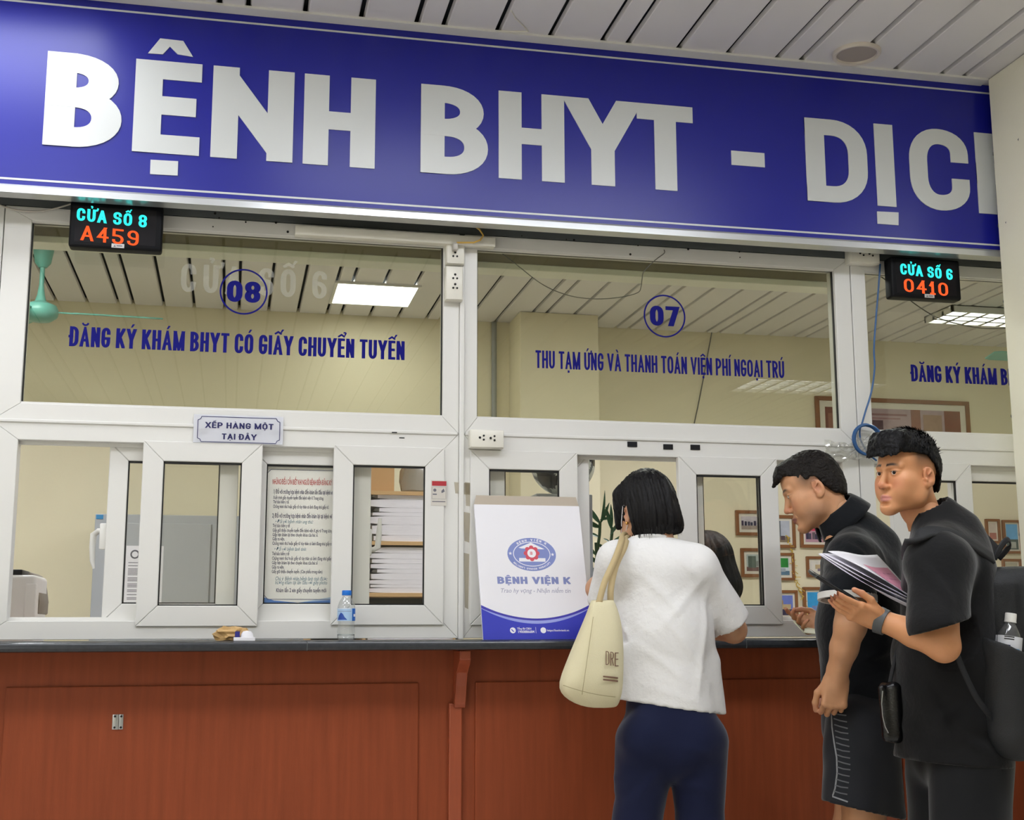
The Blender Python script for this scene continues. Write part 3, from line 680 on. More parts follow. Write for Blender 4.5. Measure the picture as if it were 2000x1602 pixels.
mb.build('print_lines', mat('grey_print', '6b6a74', .5), ns)

# wooden shelf unit with bundles of papers
birch = mat('birch_board', 'cda877', .5, var=.12, scale=8, stretch=(1, 10, 10))
shelf_dark = mat('shelf_dark_back', '3a3e40', .7, var=.2)
YS = 2.4
sx0, sx1 = AT(610, 960, YS).x, AT(896, 960, YS).x
xu = AT(715, 1000, YS).x; zb = [AT(760, p, YS).z for p in (963, 1061, 1162, 1262, 1360)]
sh = empty('shelf_unit', ((sx0+sx1)/2, YS, 0), 'light wooden shelf unit packed with paper bundles inside the office', 'shelf')
for x in (sx0, xu, sx1-.018): kid(MB().box(x-.008, x+.009, YS, YS+.36, 0, zb[0]).build('upright', birch), sh)
for i, z in enumerate(zb): kid(MB().box(sx0-.01, sx1, YS-.002, YS+.36, z-.01, z+.01, .001).build('board', birch), sh)
kid(MB().box(sx0, sx1, YS+.345, YS+.36, 0, zb[0]).build('back_panel', shelf_dark), sh)
sheet_m = mat('paper_edge', 'f0eef6', .7, var=.1, scale=5, stretch=(1, 1, 160), bump=.25, bscale=5)
folder_m = mat('grey_folder', '8b8c8c', .5, var=.1)
comp = [(zb[0]-.01, [(430, 490, 300), (492, 565, 200), (568, 606, 318), (610, 640, 250), (642, 716, 200), (722, 818, 245), (822, 872, 265)], 'upper'),
        (zb[1]-.01, [(985, 1034, 255), (1036, 1085, 185), (1090, 1128, 250), (1132, 1176, 240), (1180, 1214, 305), (1218, 1274, 245), (1284, 1322, 180), (1326, 1350, 240), (1354, 1396, 190)], 'middle'),
        (zb[2]-.01, [(1464, 1540, 260), (1545, 1600, 220)], 'lower')]
ordn = ['topmost', 'second', 'third', 'fourth', 'fifth', 'sixth', 'seventh', 'eighth', 'ninth']
for ci, (zc, st, nm) in enumerate(comp):
    zfloor = zb[ci+1]+.0105
    hs = [AT(760, 890+b_/5.167, YS).z for _, b_, _ in st]; tops = [AT(760, 890+a_/5.167, YS).z for a_, _, _ in st]
    shift = zfloor-hs[-1]
    bots = [zfloor]+[0]*(len(st)-1)
    z = zfloor
    for k in range(len(st)-1, -1, -1):
        h = tops[k]-hs[k]; gapz = .0008
        xa = max(AT(680+st[k][2]/5.167, 1000, YS).x, xu+.012); xb = sx1-.022
        t0 = z; t1 = z+h*1.06+.003; z = t1+gapz
        tilt = .012 if (ci == 1 and k < 2) else 0
        pb = MB(); ph = rr.uniform(0, 6)
        nseg = 14
        prof = []
        for i in range(nseg+1):
            u = i/nseg; sag = 0 if not tilt else 0
            e = .72+.28*min(1, u*5)
            prof.append((xa+(xb-xa)*u, t0+(t1-t0)*(1-e)*.5, t0+(t1-t0)*(1+e)*.5))
        for (xa_, l0, h0), (xb_, l1, h1) in zip(prof, prof[1:]):
            v = [pb.b.verts.new(p) for p in ((xa_, YS+.012, l0), (xb_, YS+.012, l1), (xb_, YS+.012, h1), (xa_, YS+.012, h0), (xa_, YS+.3, l0), (xb_, YS+.3, l1), (xb_, YS+.3, h1), (xa_, YS+.3, h0))]
            for f in ((0, 1, 2, 3), (3, 2, 6, 7), (4, 7, 6, 5), (0, 4, 5, 1)): pb.b.faces.new([v[q] for q in f])
            if xa_ == xa: pb.b.faces.new([v[q] for q in (0, 3, 7, 4)])
            if abs(xb_-xb) < 1e-6: pb.b.faces.new([v[q] for q in (1, 5, 6, 2)])
        bmesh.ops.remove_doubles(pb.b, verts=pb.b.verts, dist=1e-5)
        b = pb.build('paper_bundle', sheet_m, label='%s white paper bundle in the %s compartment of the wooden shelf' % (ordn[k], nm), cat='papers', group='paper bundles in the %s compartment' % nm)
        if st[k][2] > 240: MB().prism([(xa-.028, (t0+t1)/2-.006), (xa+.012, t0+.001), (xa+.012, t1-.001), (xa-.02, t1-.004)], YS+.03, YS+.28).build('folder_flap', folder_m, b)
# cardboard box and a plastic bag on the shelf
kraft = mat('cardboard', 'c49a68', .7, var=.08, scale=8)
a, b = AT(700, 905, YS+.03), AT(770, 958, YS+.03); zt0 = zb[0]+.0105
bx = MB().box(a.x, b.x, YS+.03, YS+.3, zt0, zt0+.2, .003).build('cardboard_box', kraft, label='brown cardboard box on top of the wooden shelf unit', cat='box')
MB().box(a.x+.002, b.x-.002, YS+.026, YS+.031, zt0+.002, zt0+.022, .001).build('flap', kraft, bx)
pg = MB(); a = AT(812, 940, YS+.15)
for i in range(1): pg.lathe([(.05, 0), (.085, .01), (.09, .06), (.075, .12), (.06, .17), (.03, .2), (.045, .23)], (a.x, a.y, zt0+.001), 28, caps=True)
for v in pg.b.verts:
    n = mnoise.noise_vector(v.co*14); v.co += Vector((n.x, n.y*.6, abs(n.z)*.3))*.03
pg.build('plastic_bag', clear('grey_film', 'd8d6d2', 3.0, .18, .4, hazecol='b9b4ae'), smooth=True, label='crumpled clear plastic bag on the wooden shelf beside the cardboard box', cat='bag')

# printer at the left edge
Yp = .62; a, b = AT(-120, 1112, Yp), AT(72, 1200, Yp); zp = 1.016
pr = empty('printer', ((a.x+b.x)/2, Yp, zp), 'white office printer on the desk behind window eight', 'printer')
pwm = mat('printer_white', 'efecea', .35, var=.02); pdk = mat('printer_grey', '8d8479', .5, var=.05)
kid(MB().box(a.x, b.x-.006, Yp, Yp+.28, zp, AT(40, 1123, Yp).z, .018, 4).build('body', pwm, smooth=30), pr)
kid(MB().box(b.x-.045, b.x-.005, Yp-.006, Yp+.02, zp+.02, AT(40, 1140, Yp).z, .006, 3).build('side_cover', pwm, smooth=30), pr)
sd = MB(); q = [AT(x, y, Yp+.12) for x, y in ((60, 1118), (72, 1124), (79, 1145), (82, 1175), (80, 1200), (62, 1200))]
sd.prism([(v.x, v.z) for v in q], Yp+.06, Yp+.3, .004); kid(sd.build('output_tray', pdk, smooth=30), pr)
kid(MB().box(a.x, AT(42, 1115, Yp).x, Yp+.02, Yp+.2, AT(40, 1124, Yp).z-.002, AT(40, 1112, Yp).z, .004).build('control_panel', black_plastic, smooth=30), pr)

# football on a small desk cabinet
Yb = .42; c = AT(1099, 905, Yb); rb = .124
kid_c = empty('drawer_cabinet', (c.x, Yb+.05, 1.0155), 'small grey drawer cabinet on the desk under the football', 'cabinet')
kid(MB().box(c.x-.12, c.x+.1, Yb-.06, Yb+.24, 1.0155, c.z-rb-.0005, .004).build('body', lacquer_steel), kid_c)
for i in range(4):
    hh = (c.z-rb-1.0155)/4; z0 = 1.0155+hh*i
    kid(MB().box(c.x-.11, c.x+.09, Yb-.068, Yb-.06, z0+.01, z0+hh-.01, .002).build('drawer', lacquer_steel), kid_c)
bm = bmesh.new(); bmesh.ops.create_icosphere(bm, subdivisions=1, radius=1.0)
verts = [v.co.normalized() for v in bm.verts]; bm.free()
phi = (1+5**.5)/2; ico = [Vector(p).normalized() for p in ((0, 1, phi), (0, 1, -phi), (0, -1, phi), (0, -1, -phi), (1, phi, 0), (1, -phi, 0), (-1, phi, 0), (-1, -phi, 0), (phi, 0, 1), (phi, 0, -1), (-phi, 0, 1), (-phi, 0, -1))]
tgt = (AT(1050, 952, Yb-.09)-c).normalized(); rot = ico[2].rotation_difference(tgt).to_matrix()
ico = [rot @ v for v in ico]
ball = MB(); bmesh.ops.create_icosphere(ball.b, subdivisions=5, radius=rb)
for v in ball.b.verts: v.co += c
ball_m = mat('football_white', 'c9cdc4', .2, var=.04); seam_m = mat('football_seam', '5d6466', .3, var=.05)
bo = ball.build('football', [ball_m, seam_m, mat('football_black', '10141f', .25)], smooth='all', label='white football with black pentagons on the drawer cabinet behind the envelope', cat='ball')
def ball_idx(p):
    d = sorted(((p-v).length, i) for i, v in enumerate(ico)); a = d[0][0]
    n = ico[d[0][1]]; nb = [ico[j] for k_, j in d[1:7]]
    # pentagon whose corners lie a third of the way along each icosahedron edge
    nbr = sorted(range(12), key=lambda j: (ico[j]-n).length)[1:6]
    t = max((p-n).dot((ico[j]-n).normalized()) for j in nbr)
    if t < .335: return 2
    # seams: bands along the icosahedron edges
    m = d[1][0]-d[0][0]
    d3 = d[2][0]
    e = (ico[d[1][1]]-n); w = n.cross(ico[d[1][1]]).normalized(); s_ = abs(p.dot(w))
    return 1 if s_ < .07 and t > .335 and d[1][0] < 1.0 else 0
for f in bo.data.polygons: f.material_index = ball_idx((f.center-c).normalized())

# pot plant beside the open window
Yq = .70; green = mat('dark_leaf', '1f3f28', .35, var=.35, scale=30, col2='36613a'); 
pp = AT(1176, 1100, Yq); pot = empty('potted_plant', (pp.x, Yq, 1.0155), 'dark green lucky bamboo plant behind the open window seven', 'plant')
kid(MB().lathe([(.035, 0), (.05, .004), (.06, .09), (.064, .1), (.06, .1), (.055, .09)], (pp.x+.01, Yq, 1.016), 28).build('pot', mat('white_ceramic', 'd9d6cc', .2), smooth=True), pot)
stems = [[AT(1163, 1125, Yq), AT(1166, 1080, Yq), AT(1171, 1045, Yq), AT(1172, 1020, Yq)], [AT(1180, 1125, Yq+.02), AT(1190, 1085, Yq+.02), AT(1195, 1045, Yq+.02), AT(1196, 1030, Yq+.02)], [AT(1170, 1120, Yq-.02), AT(1166, 1100, Yq-.02), AT(1164, 1060, Yq-.02)]]
for P in stems:
    kid(MB().tube([Vector((pp.x+.01, Yq, 1.1))]+P, .0065, 8).build('stem', mat('stem_green', '2f4a25', .4, var=.2), smooth=True), pot)
def leaf(base, tip, w, bend, roll):
    B, T = Vector(base), Vector(tip); ax = T-B; L = ax.length; d = ax.normalized(); sd = d.cross(Vector((0, 1, 0))).normalized(); sd = Matrix.Rotation(roll, 3, d) @ sd; nn = d.cross(sd)
    def fn(u, v):
        ww = w*math.sin(PI*min(1, u*.92+.06))**.8*(1-u*.3); s_ = (v-.5)*2
        return B+d*L*u+sd*ww*s_+nn*(bend*L*(u*(1-u))*2+abs(s_)*ww*.35)
    return MB().grid(10, 4, fn)
LF = [(1172, 1022, 1144, 985, .012), (1172, 1022, 1190, 982, .011), (1172, 1030, 1140, 1010, .013), (1173, 1022, 1181, 958, .007), (1195, 1035, 1183, 990, .010), (1195, 1035, 1216, 978, .014), (1195, 1030, 1193, 985, .008), (1170, 1050, 1145, 1040, .012), (1172, 1016, 1198, 1010, .008), (1192, 1060, 1178, 1052, .008), (1192, 1062, 1224, 1040, .008), (1186, 1075, 1165, 1060, .009), (1166, 1085, 1143, 1062, .009), (1188, 1078, 1218, 1056, .009), (1166, 1090, 1190, 1062, .010), (1166, 1100, 1150, 1085, .009), (1164, 1110, 1182, 1090, .009), (1178, 1085, 1206, 1068, .008), (1192, 1045, 1210, 1020, .006), (1164, 1120, 1186, 1105, .01), (1164, 1118, 1146, 1108, .01)]
for i, (a, b, c_, d_, w) in enumerate(LF):
    dy = rr.uniform(-.05, .03)
    kid(leaf(AT(a, b, Yq+rr.uniform(-.008, .01)), AT(c_, d_, Yq+dy), w, rr.uniform(-.12, .2), rr.uniform(-.9, .9)).build('leaf', green, smooth='all'), pot)

# framed pictures on the back wall
fr_w = mat('picture_frame_wood', '8a5a34', .4, var=.2, scale=12); mount = mat('picture_mount', 'e2dccb', .6, var=.03)
def pic(px0, py0, px1, py1, fw, mw, blocks, sky, label, Y=4.036, fm=None):
    p, q = AT(px0, py0, Y), AT(px1, py1, Y); x0, x1, z1, z0 = p.x, q.x, p.z, q.z
    o = empty('framed_picture', ((x0+x1)/2, Y, z0), label, 'picture', 'framed photographs on the office wall' if fw < .025 else None)
    kid(MB().frame(x0, x1, z0, z1, fw, Y-.022, Y, .002).build('frame', fm or fr_w), o)
    kid(MB().box(x0+fw, x1-fw, Y-.008, Y-.002, z0+fw, z1-fw).build('mount', mount), o)
    a, b, c, d = x0+fw+mw, x1-fw-mw, z0+fw+mw, z1-fw-mw
    ph = kid(MB().box(a, b, Y-.0095, Y-.008, c, d).build('photograph', mat('photo_'+sky, sky, .35, var=.25, scale=25)), o)
    for i, (u0, v0, u1, v1, col) in enumerate(blocks):
        mm = mat('photo_'+col, col, .35, var=.3, scale=30)
        MB().prism([(a+(b-a)*u, c+(d-c)*v) for u, v in ((u0, v0), (u1, v0), (u1, v1), (u0, v1))], Y-.0101-i*.0003, Y-.0095).build('printed_area', mm, ph)
    return o
def crowd(n, v0, v1, cols, sd, w=.05):
    r = random.Random(sd); out = []
    for i in range(n):
        u = (i+.5)/n+r.uniform(-.02, .02); v = r.uniform(v0, v1); out.append((max(0, u-w), 0.04 if v0 < .4 else v0-.25, min(1, u+w), v, r.choice(cols)))
    return out
dkc = ('3b3550', '4c4a5e', '6a5f66', '2c2f45', '8d6a62', '7d7fa0')
pic(1590, 774, 1896, 884, .03, .045, [(0, 0, .12, 1, '7d4a3a'), (.02, .3, .1, .8, '9a6a56'), (.63, 0, .7, 1, '96604a'), (.72, .05, .86, .85, 'a8876f'), (.88, 0, 1, 1, '8a4f3c'), (.3, .1, .42, .62, '5b3f48'), (.22, .78, .6, .84, '93696a'), (.24, .66, .55, .71, 'a0777a'), (.15, .05, .28, .3, 'b9a0a2')], 'b39a9e', 'wide pale framed photograph high on the back wall behind the men')
pic(1435, 997, 1500, 1047, .022, .02, [(0, 0, 1, .3, 'a8998c')]+crowd(7, .55, .7, dkc, 1), 'c8c0c4', 'small framed group photograph just right of the clerk, the upper one')
pic(1445, 1071, 1500, 1128, .022, .02, [(0, 0, 1, .25, '7a5a55'), (.1, .2, .6, .9, '5d6a60'), (.6, .3, .9, .6, '8f958f')], 'b9c2bd', 'small framed photograph of grey trees just right of the clerk, the lower one')
pic(1490, 1006, 1553, 1071, .022, .018, [(0, .3, .35, .95, '6b7a66'), (.42, .2, .56, 1, '6f767c'), (.3, 0, 1, .25, '8d7d66'), (.55, .1, .75, .3, '5a4a52')], 'bfc4cf', 'framed photograph of a grey monument under the chin of the older man')
pic(1560, 1012, 1640, 1071, .022, .018, [(.1, .62, 1, .95, 'd8405c')]+crowd(9, .4, .6, dkc, 2), 'c69aa8', 'framed group photograph with a red banner in front of the older man')
pic(1492, 1080, 1551, 1134, .018, .018, [(0, .45, .95, 1, '2f8a3c'), (0, .0, 1, .25, '5f7d92'), (.1, .2, .8, .4, 'a5b0b8')], 'd5dfe0', 'framed photograph of a green tree between two other pictures')
pic(1573, 1087, 1635, 1128, .018, .016, [(.2, .3, .8, .7, 'c8b08a'), (.3, .1, .6, .35, '8a7a8d')], 'e3ddd2', 'smallest framed picture beside the chest of the older man')
pic(1495, 1153, 1558, 1212, .02, .015, [(0, .35, .55, .75, 'b9955e'), (0, 0, 1, .3, '4a3f55'), (.4, .3, .9, .55, 'c2ab84')]+crowd(6, .2, .3, dkc, 5), '6f7fc9', 'framed photograph of a roof under blue sky, lowest beside the tall sash')
pic(1566, 1147, 1640, 1215, .02, .015, [(0, 0, 1, .25, '4a5ab0'), (.15, .1, .5, .45, '7d94c8')], '3aa0dc', 'framed bright blue photograph above the hand of the older man')
pic(1738, 1010, 1786, 1066, .018, .012, [(0, .6, 1, .95, 'd8d0d6'), (.1, .25, .9, .5, 'a8848c'), (0, 0, 1, .3, 'c06ab0')], 'c8a6b8', 'framed photograph with a purple strip under the chin of the young man', fm=mount)
pic(1922, 1014, 1953, 1062, .018, .012, [(0, 0, 1, .4, 'b9786a')], 'd6c8b8', 'narrow framed picture partly behind the shoulder of the young man')
pic(1955, 1016, 1996, 1082, .018, .012, [(0, 0, 1, .4, '55645f'), (.2, .05, .8, .3, 'b5b8ae')], '6fb2e0', 'framed landscape photograph with blue sky beside the pillar')
pic(1955, 1092, 1996, 1150, .018, .012, [(0, 0, 1, .4, '6f5a4a')], 'b9b29a', 'framed picture below the blue-sky landscape beside the pillar')
# yellow garland
yl = MB(); r9 = random.Random(9); P = []
for i in range(60):
    t = i/59; px = 1534+42*t+3*math.sin(t*9); py = 1045+162*t; P.append(AT(px, py, 4.028)+Vector((r9.uniform(-.008, .008), r9.uniform(-.01, .006), r9.uniform(-.006, .006))))
yl.tube(P, .0035, 5)
for p in P[::2]: yl.tube([p, p+Vector((r9.uniform(-.03, .03), r9.uniform(-.03, .0), r9.uniform(-.03, .01)))], .0025, 4)
yl.build('garland', mat('yellow_tinsel', 'd9b53c', .35, var=.2), label='thin yellow tinsel garland hanging in front of the framed photographs', cat='garland')

# wall conduit and teal ceiling fans
cd = AT(965, 700, 4.02); MB().tube([(cd.x, 4.02, .2), (cd.x, 4.02, 3.2)], .018, 12).build('wall_conduit', mat('grey_conduit', '9a9c98', .5, var=.15), smooth=True, label='grey conduit running up the office back wall behind window seven', cat='pipe')
teal = mat('teal_enamel', '67ada0', .35, var=.04)
def fan(cx, cy, ang, label):
    o = empty('ceiling_fan', (cx, cy, CEIL), label, 'ceiling fan', None)
    zc = AT(85, 605, cy).z-CEIL
    MB().lathe([(.055, 0), (.054, -.03), (.042, -.1), (.022, -.125), (.0, -.126)], (0, 0, 0), 28).build('canopy', teal, o, smooth=True)
    MB().tube([(0, 0, -.12), (0, 0, zc+.05)], .013, 14).build('rod', teal, o, smooth=True)
    MB().lathe([(.014, .14), (.02, .09), (.03, .055), (.085, .03), (.098, .0), (.09, -.03), (.06, -.052), (0, -.058)], (0, 0, zc-.01), 32).build('motor', teal, o, smooth=True)
    for k in range(3):
        M = Matrix.Rotation(ang+k*2*PI/3, 4, 'Z') @ Matrix.Translation((0, 0, zc-.012)) @ Matrix.Rotation(.2, 4, 'X')
        b = MB(); b.box(.08, .2, -.016, .016, -.004, .004, .002, M=M)
        pts = [(.17, -.045), (.2, -.06), (.6, -.065), (.64, -.05), (.64, .05), (.6, .065), (.2, .06), (.17, .045)]
        A = [b.b.verts.new(M @ Vector((x, y, .004))) for x, y in pts]; B = [b.b.verts.new(M @ Vector((x, y, -.002))) for x, y in pts]
        b.b.faces.new(A); b.b.faces.new(B[::-1])
        for i in range(8): b.b.faces.new((A[i], B[i], B[(i+1) % 8], A[(i+1) % 8]))
        b.build('blade', teal, o)
f0 = AT(86, 480, 2.8); fan(f0.x, 2.8, .06, 'teal ceiling fan hanging behind the upper glass of window eight')
f1 = AT(1932, 690, 2.8); fan(f1.x+.62, 2.8, PI+.05, 'teal ceiling fan in the office behind the pillar')

# ================================================================== NOTICES
a, b = AT(516, 907, .058), AT(690, 1183, .058)
po = empty('notice_poster', ((a.x+b.x)/2, .06, b.z), 'white printed notice with red heading behind the left sliding glass', 'notice'); xl, xr, zt_, zb_ = a.x, b.x, a.z, b.z
po['label'] = 'white printed notice with a red heading behind the sliding glass of window eight'
PW, PH = xr-xl, zt_-zb_; YN = .0565
kid(MB().box(xl, xr, YN, YN+.003, zb_, zt_).build('sheet', mat('poster_white', 'f8f7f5', .45, var=.02)), po)
bd = MB(); q = .018; e = .006
out = [(xl+e+q, zt_-.017), (xr-e-q, zt_-.017), (xr-e-q*.6, zt_-.017-q*.4), (xr-e, zt_-.017-q), (xr-e, zb_+.02+q), (xr-e-q*.6, zb_+.02+q*.5), (xr-e-q, zb_+.02), (xl+e+q, zb_+.02), (xl+e+q*.6, zb_+.02+q*.5), (xl+e, zb_+.02+q), (xl+e, zt_-.017-q), (xl+e+q*.6, zt_-.017-q*.4)]
for i in range(len(out)):
    for qd in ribbon([out[i], out[(i+1) % len(out)]], False, .0009, .0009, -9, 9, False): bd.prism(qd, YN-.0004, YN)
kid(bd.build('border_line', mat('poster_navy', '30356e', .5)), po)
kid(MB().prism([(xl, zb_), (xr, zb_), (xr, zb_+.014), (xl+PW*.75, zb_+.018), (xl+PW*.4, zb_+.009), (xl+PW*.15, zb_+.016), (xl, zb_+.03)], YN-.0002, YN).build('blue_band', mat('poster_blue', '4f86d8', .4, var=.2)), po)
kid(MB().prism([(xl+PW*.4, zb_+.009), (xl+PW*.75, zb_+.018), (xr, zb_+.014), (xr, zb_+.038), (xl+PW*.8, zb_+.03)], YN-.0003, YN).build('light_band', mat('poster_paleblue', 'b5cdec', .4, var=.1)), po)
tm = mat('poster_red', 'c8313a', .5); tn = mat('poster_text', '25245c', .5); tg = mat('poster_teal', '5a86a0', .5)
def pz(cy): return AT(560, 890+cy*.1873, YN).z
def tl(cy, txt, sz, x0c, wid, mm, b=.03, sh=0): return dict(txt=txt, x=AT(510+x0c*.1873, 890+cy*.1873, YN).x, z=pz(cy), y=YN-.0005, size=sz, width=wid*.1873/585, shear=sh, bold=b*.35)
po_k = lambda o: kid(o, po)
po_k(text_block([tl(300, 'NHỮNG ĐIỀU CẦN BIẾT KHI NGƯỜI BỆNH ĐẾN ĐĂNG KÝ KHÁM', .024, 118, 690, tm, .05)], 'heading', tm, None))
po_k(text_block([tl(398, '1) Đối với trường hợp bệnh nhân đến khám lần đầu tại bệnh viện', .02, 125, 640, tn, .045), tl(648, '2) Đối với trường hợp bệnh nhân đến khám lại tại bệnh viện', .02, 115, 640, tn, .045)], 'subheading', tn, None))
body = [(455, 'Xuất trình giấy chuyển tuyến đến bệnh viện K Trung ương.', 525), (500, 'Thẻ bảo hiểm y tế.', 165), (548, 'Chứng minh thư hoặc giấy tờ tùy thân có ảnh đúng như giấy tờ.', 580), (748, 'Thẻ bảo hiểm y tế', 175), (796, 'Giấy giới thiệu chuyển tuyến đến bệnh viện K ghi rõ Trung ương', 620), (842, 'Giấy hẹn khám lại theo chuyên khoa của bác sĩ.', 470), (886, 'Giấy ra viện.', 125), (932, 'Chứng minh thư hoặc giấy tờ tùy thân có ảnh đúng như giấy tờ', 620), (1040, 'Thẻ bảo hiểm y tế', 175), (1088, 'Chứng minh thư hoặc giấy tờ tùy thân có ảnh đúng như giấy', 610), (1134, 'Giấy hẹn khám lại theo chuyên khoa của bác sĩ', 470), (1180, 'Giấy ra viện.', 125), (1226, 'Giấy giới thiệu chuyển tuyến. (Còn phiếu trong năm)', 520)]
po_k(text_block([tl(cy, t, .0155, 135-cy*.02, w, tn, .03) for cy, t, w in body]+[tl(1425, 'Khám lần 2 xin giấy chuyển tuyến mới', .019, 155, 515, tn, .03)], 'body_text', tn, None))
po_k(text_block([tl(705, '• Đối với bệnh nhân ung thư:', .0165, 145, 390, tg, .0, .3), tl(992, '• Đối với bệnh lành tính:', .0165, 135, 330, tg, 0, .3), tl(1302, 'Chú ý: Bệnh nhân bệnh lành tính được', .018, 145, 535, tg, 0, .2), tl(1342, 'hưởng khám tại lần đầu với giấy photo', .018, 145, 535, tg, 0, .2)], 'note_text', tg, None))

# queue plate on the transom
Yt = -.0105
a, b = AT(379, 809, Yt), AT(552, 869, Yt)
q_ = empty('queue_plate', ((a.x+b.x)/2, 0, b.z), 'clear acrylic plate reading xếp hàng một tại đây on the transom', 'sign')
kid(MB().box(a.x, b.x, Yt, Yt+.003, b.z, a.z, .0006).build('plate', clear('acrylic', 'f2f4f8', .6, .05, .6, hazecol='f2f3fa')), q_)
L, R_, T, B_ = AT(386, 840, Yt).x, AT(546.5, 840, Yt).x, AT(460, 815.5, Yt).z, AT(460, 864.5, Yt).z; k = .012
out = [(L+k, T), (R_-k, T), (R_-k*.7, T-k*.7), (R_, T-k), (R_, B_+k), (R_-k*.7, B_+k*.7), (R_-k, B_), (L+k, B_), (L+k*.7, B_+k*.7), (L, B_+k), (L, T-k), (L+k*.7, T-k*.7)]
bd = MB()
for i in range(len(out)):
    for qd in ribbon([out[i], out[(i+1) % len(out)]], False, .0011, .0011, -9, 9, False): bd.prism(qd, Yt-.0008, Yt-.0002)
kid(bd.build('border_line', ink_navy), q_)
m = MB(); p0, p1 = AT(401, 836, Yt), AT(534, 838, Yt); add_text(m, 'XẾP HÀNG MỘT', p0.x, p1.x, AT(460, 837.5, Yt).z, .0195, Yt-.0003, asp=.78, stem=.25, bar=.18, gap=.15, thick=.0005, space=.42)
p0, p1 = AT(433, 858, Yt), AT(501, 858, Yt); add_text(m, 'TẠI ĐÂY', p0.x, p1.x, AT(460, 859, Yt).z, .0195, Yt-.0003, asp=.78, stem=.25, bar=.18, gap=.15, thick=.0005, space=.42)
kid(m.build('lettering', ink_navy), q_)
for px, py in ((396, 843), (457, 844), (501, 846), (541, 846)):
    c = AT(px, py, Yt); kid(MB().box(c.x-.0165, c.x+.0165, Yt+.003, Yt+.0036, c.z-.0105, c.z+.0105).build('tape_patch', mat('tape_blue_grey', 'b9c6d8', .5, var=.05)), q_)

# label stuck on the sash
Ys = -.0085; a, b = AT(842, 938, Ys), AT(872, 988, Ys)
sk = MB().box(a.x, b.x, Ys-.0004, Ys+.0006, b.z, a.z).build('safety_sticker', mat('sticker_pale', 'd2cdc4', .5, var=.05), label='small white safety sticker with a red strip on the sash stile', cat='sticker')
MB().box(a.x+.003, b.x-.001, Ys-.0008, Ys-.0004, a.z-.019, a.z-.003).build('red_strip', mat('sticker_red', 'b03038', .5), sk)
dr = MB(); g5 = mat('grey_print', '6b6a74', .5)
dr.frame(a.x+.003, b.x-.002, b.z+.022, a.z-.022, .0008, Ys-.0007, Ys-.0004, 0)
dr.lathe([(.0055, 0), (.0055, .0003)], (0, 0, 0), 14, M=Matrix.Translation((a.x+.013, Ys-.0004, a.z-.034)) @ Matrix.Rotation(PI/2, 4, 'X'))
dr.box(a.x+.006, a.x+.02, Ys-.0007, Ys-.0004, a.z-.05, a.z-.046).prism([(b.x-.017, a.z-.044), (b.x-.006, a.z-.038), (b.x-.01, a.z-.028), (b.x-.018, a.z-.036)], Ys-.0007, Ys-.0004).box(a.x+.004, b.x-.004, Ys-.0007, Ys-.0004, b.z+.012, b.z+.015)
dr.build('printed_icons', g5, sk)

# ================================================================== THINGS ON THE COUNTER
ZC = 1.1072
# big hospital envelope leaning on the sash
BL, BR, TLc = AT(944, 1250, -.135), AT(1157, 1250, -.135), AT(926, 985, -.035)
BL.z = BR.z = ZC+.001
ex = (BR-BL); EW = ex.length; ex.normalize(); ez = TLc-BL; EH = ez.length; ez.normalize(); en = ez.cross(ex).normalized()
EM = Matrix((ex, -en, ez)).transposed().to_4x4(); EM.translation = BL
if (EM.to_3x3() @ Vector((0, 1, 0))).y < 0: EM = Matrix((ex, en, ez)).transposed().to_4x4(); EM.translation = BL
ev = empty('paper_envelope', (0, 0, 0), 'large white hospital envelope with a blue lower edge leaning on the sash', 'envelope')
MB().box(0, EW, 0, .012, 0, EH, .001, 1, M=EM).build('body', white_paper, ev)
fl = MB(); fl.prism([(.0, 0), (EW, 0), (EW-.008, .034), (.010, .034)], .004, .0055, M=EM @ Matrix.Translation((0, 0, EH-.0005))); fl.build('flap', mat('kraft_grey', 'b9ad9c', .6, var=.05), ev)
def E_(px, py): return ((px-944+(1250-py)*18/265)/213*EW, (1250-py)/265*EH)
bl2 = mat('envelope_blue', '3038b8', .4, var=.04); bl1 = mat('envelope_pale_blue', '9aa4e6', .4); bd1 = mat('envelope_deep_blue', '3a34a8', .4); lg = mat('logo_blue', '7d8ac6', .5); lr = mat('logo_red', 'd24a5c', .5); lw = mat('logo_white', 'efeef4', .5); lt = mat('logo_text', '8089bd', .5); lt2 = mat('logo_motto', 'a9a8bd', .5)
z = -.0002
def curve_band(y0, y1, ysag0, ysag1, zz, m, name):
    n = 24; A = []; B = []
    for i in range(n+1):
        u = i/n; s_ = 1-(2*u-1)**2
        A.append((u*EW, (1250-(y0+ysag0*s_))/265*EH)); B.append((u*EW, (1250-(y1+ysag1*s_))/265*EH if y1 is not None else 0))
    mb = MB()
    for i in range(n): mb.prism([A[i], A[i+1], B[i+1], B[i]], zz, zz+.0002, M=EM)
    return mb.build(name, m, ev)
curve_band(1184, None, 27, 0, -.0003, bl2, 'blue_band'); curve_band(1185, 1190, 25, 24, -.0006, bd1, 'dark_curve'); curve_band(1190, 1191, 24, 29, -.0008, bl1, 'pale_curve')
def ell(cx, cy, rx, ry, zz, m, name, n=48, cut=None):
    c = E_(cx, cy); k1, k2 = EW/213, EH/265
    return MB().prism([(c[0]+rx*k1*math.cos(2*PI*i/n), c[1]+ry*k2*math.sin(2*PI*i/n)) for i in range(n)], zz, zz+.0002, M=EM).build(name, m, ev)
LC = (1040.3, 1084.5)
ell(*LC, 48.5, 33, -.0004, lg, 'logo_oval'); ell(LC[0], LC[1]-.5, 37.2, 24.6, -.0006, lw, 'logo_ring'); ell(LC[0], LC[1]-.5, 35.8, 23.2, -.0008, lg, 'logo_field')
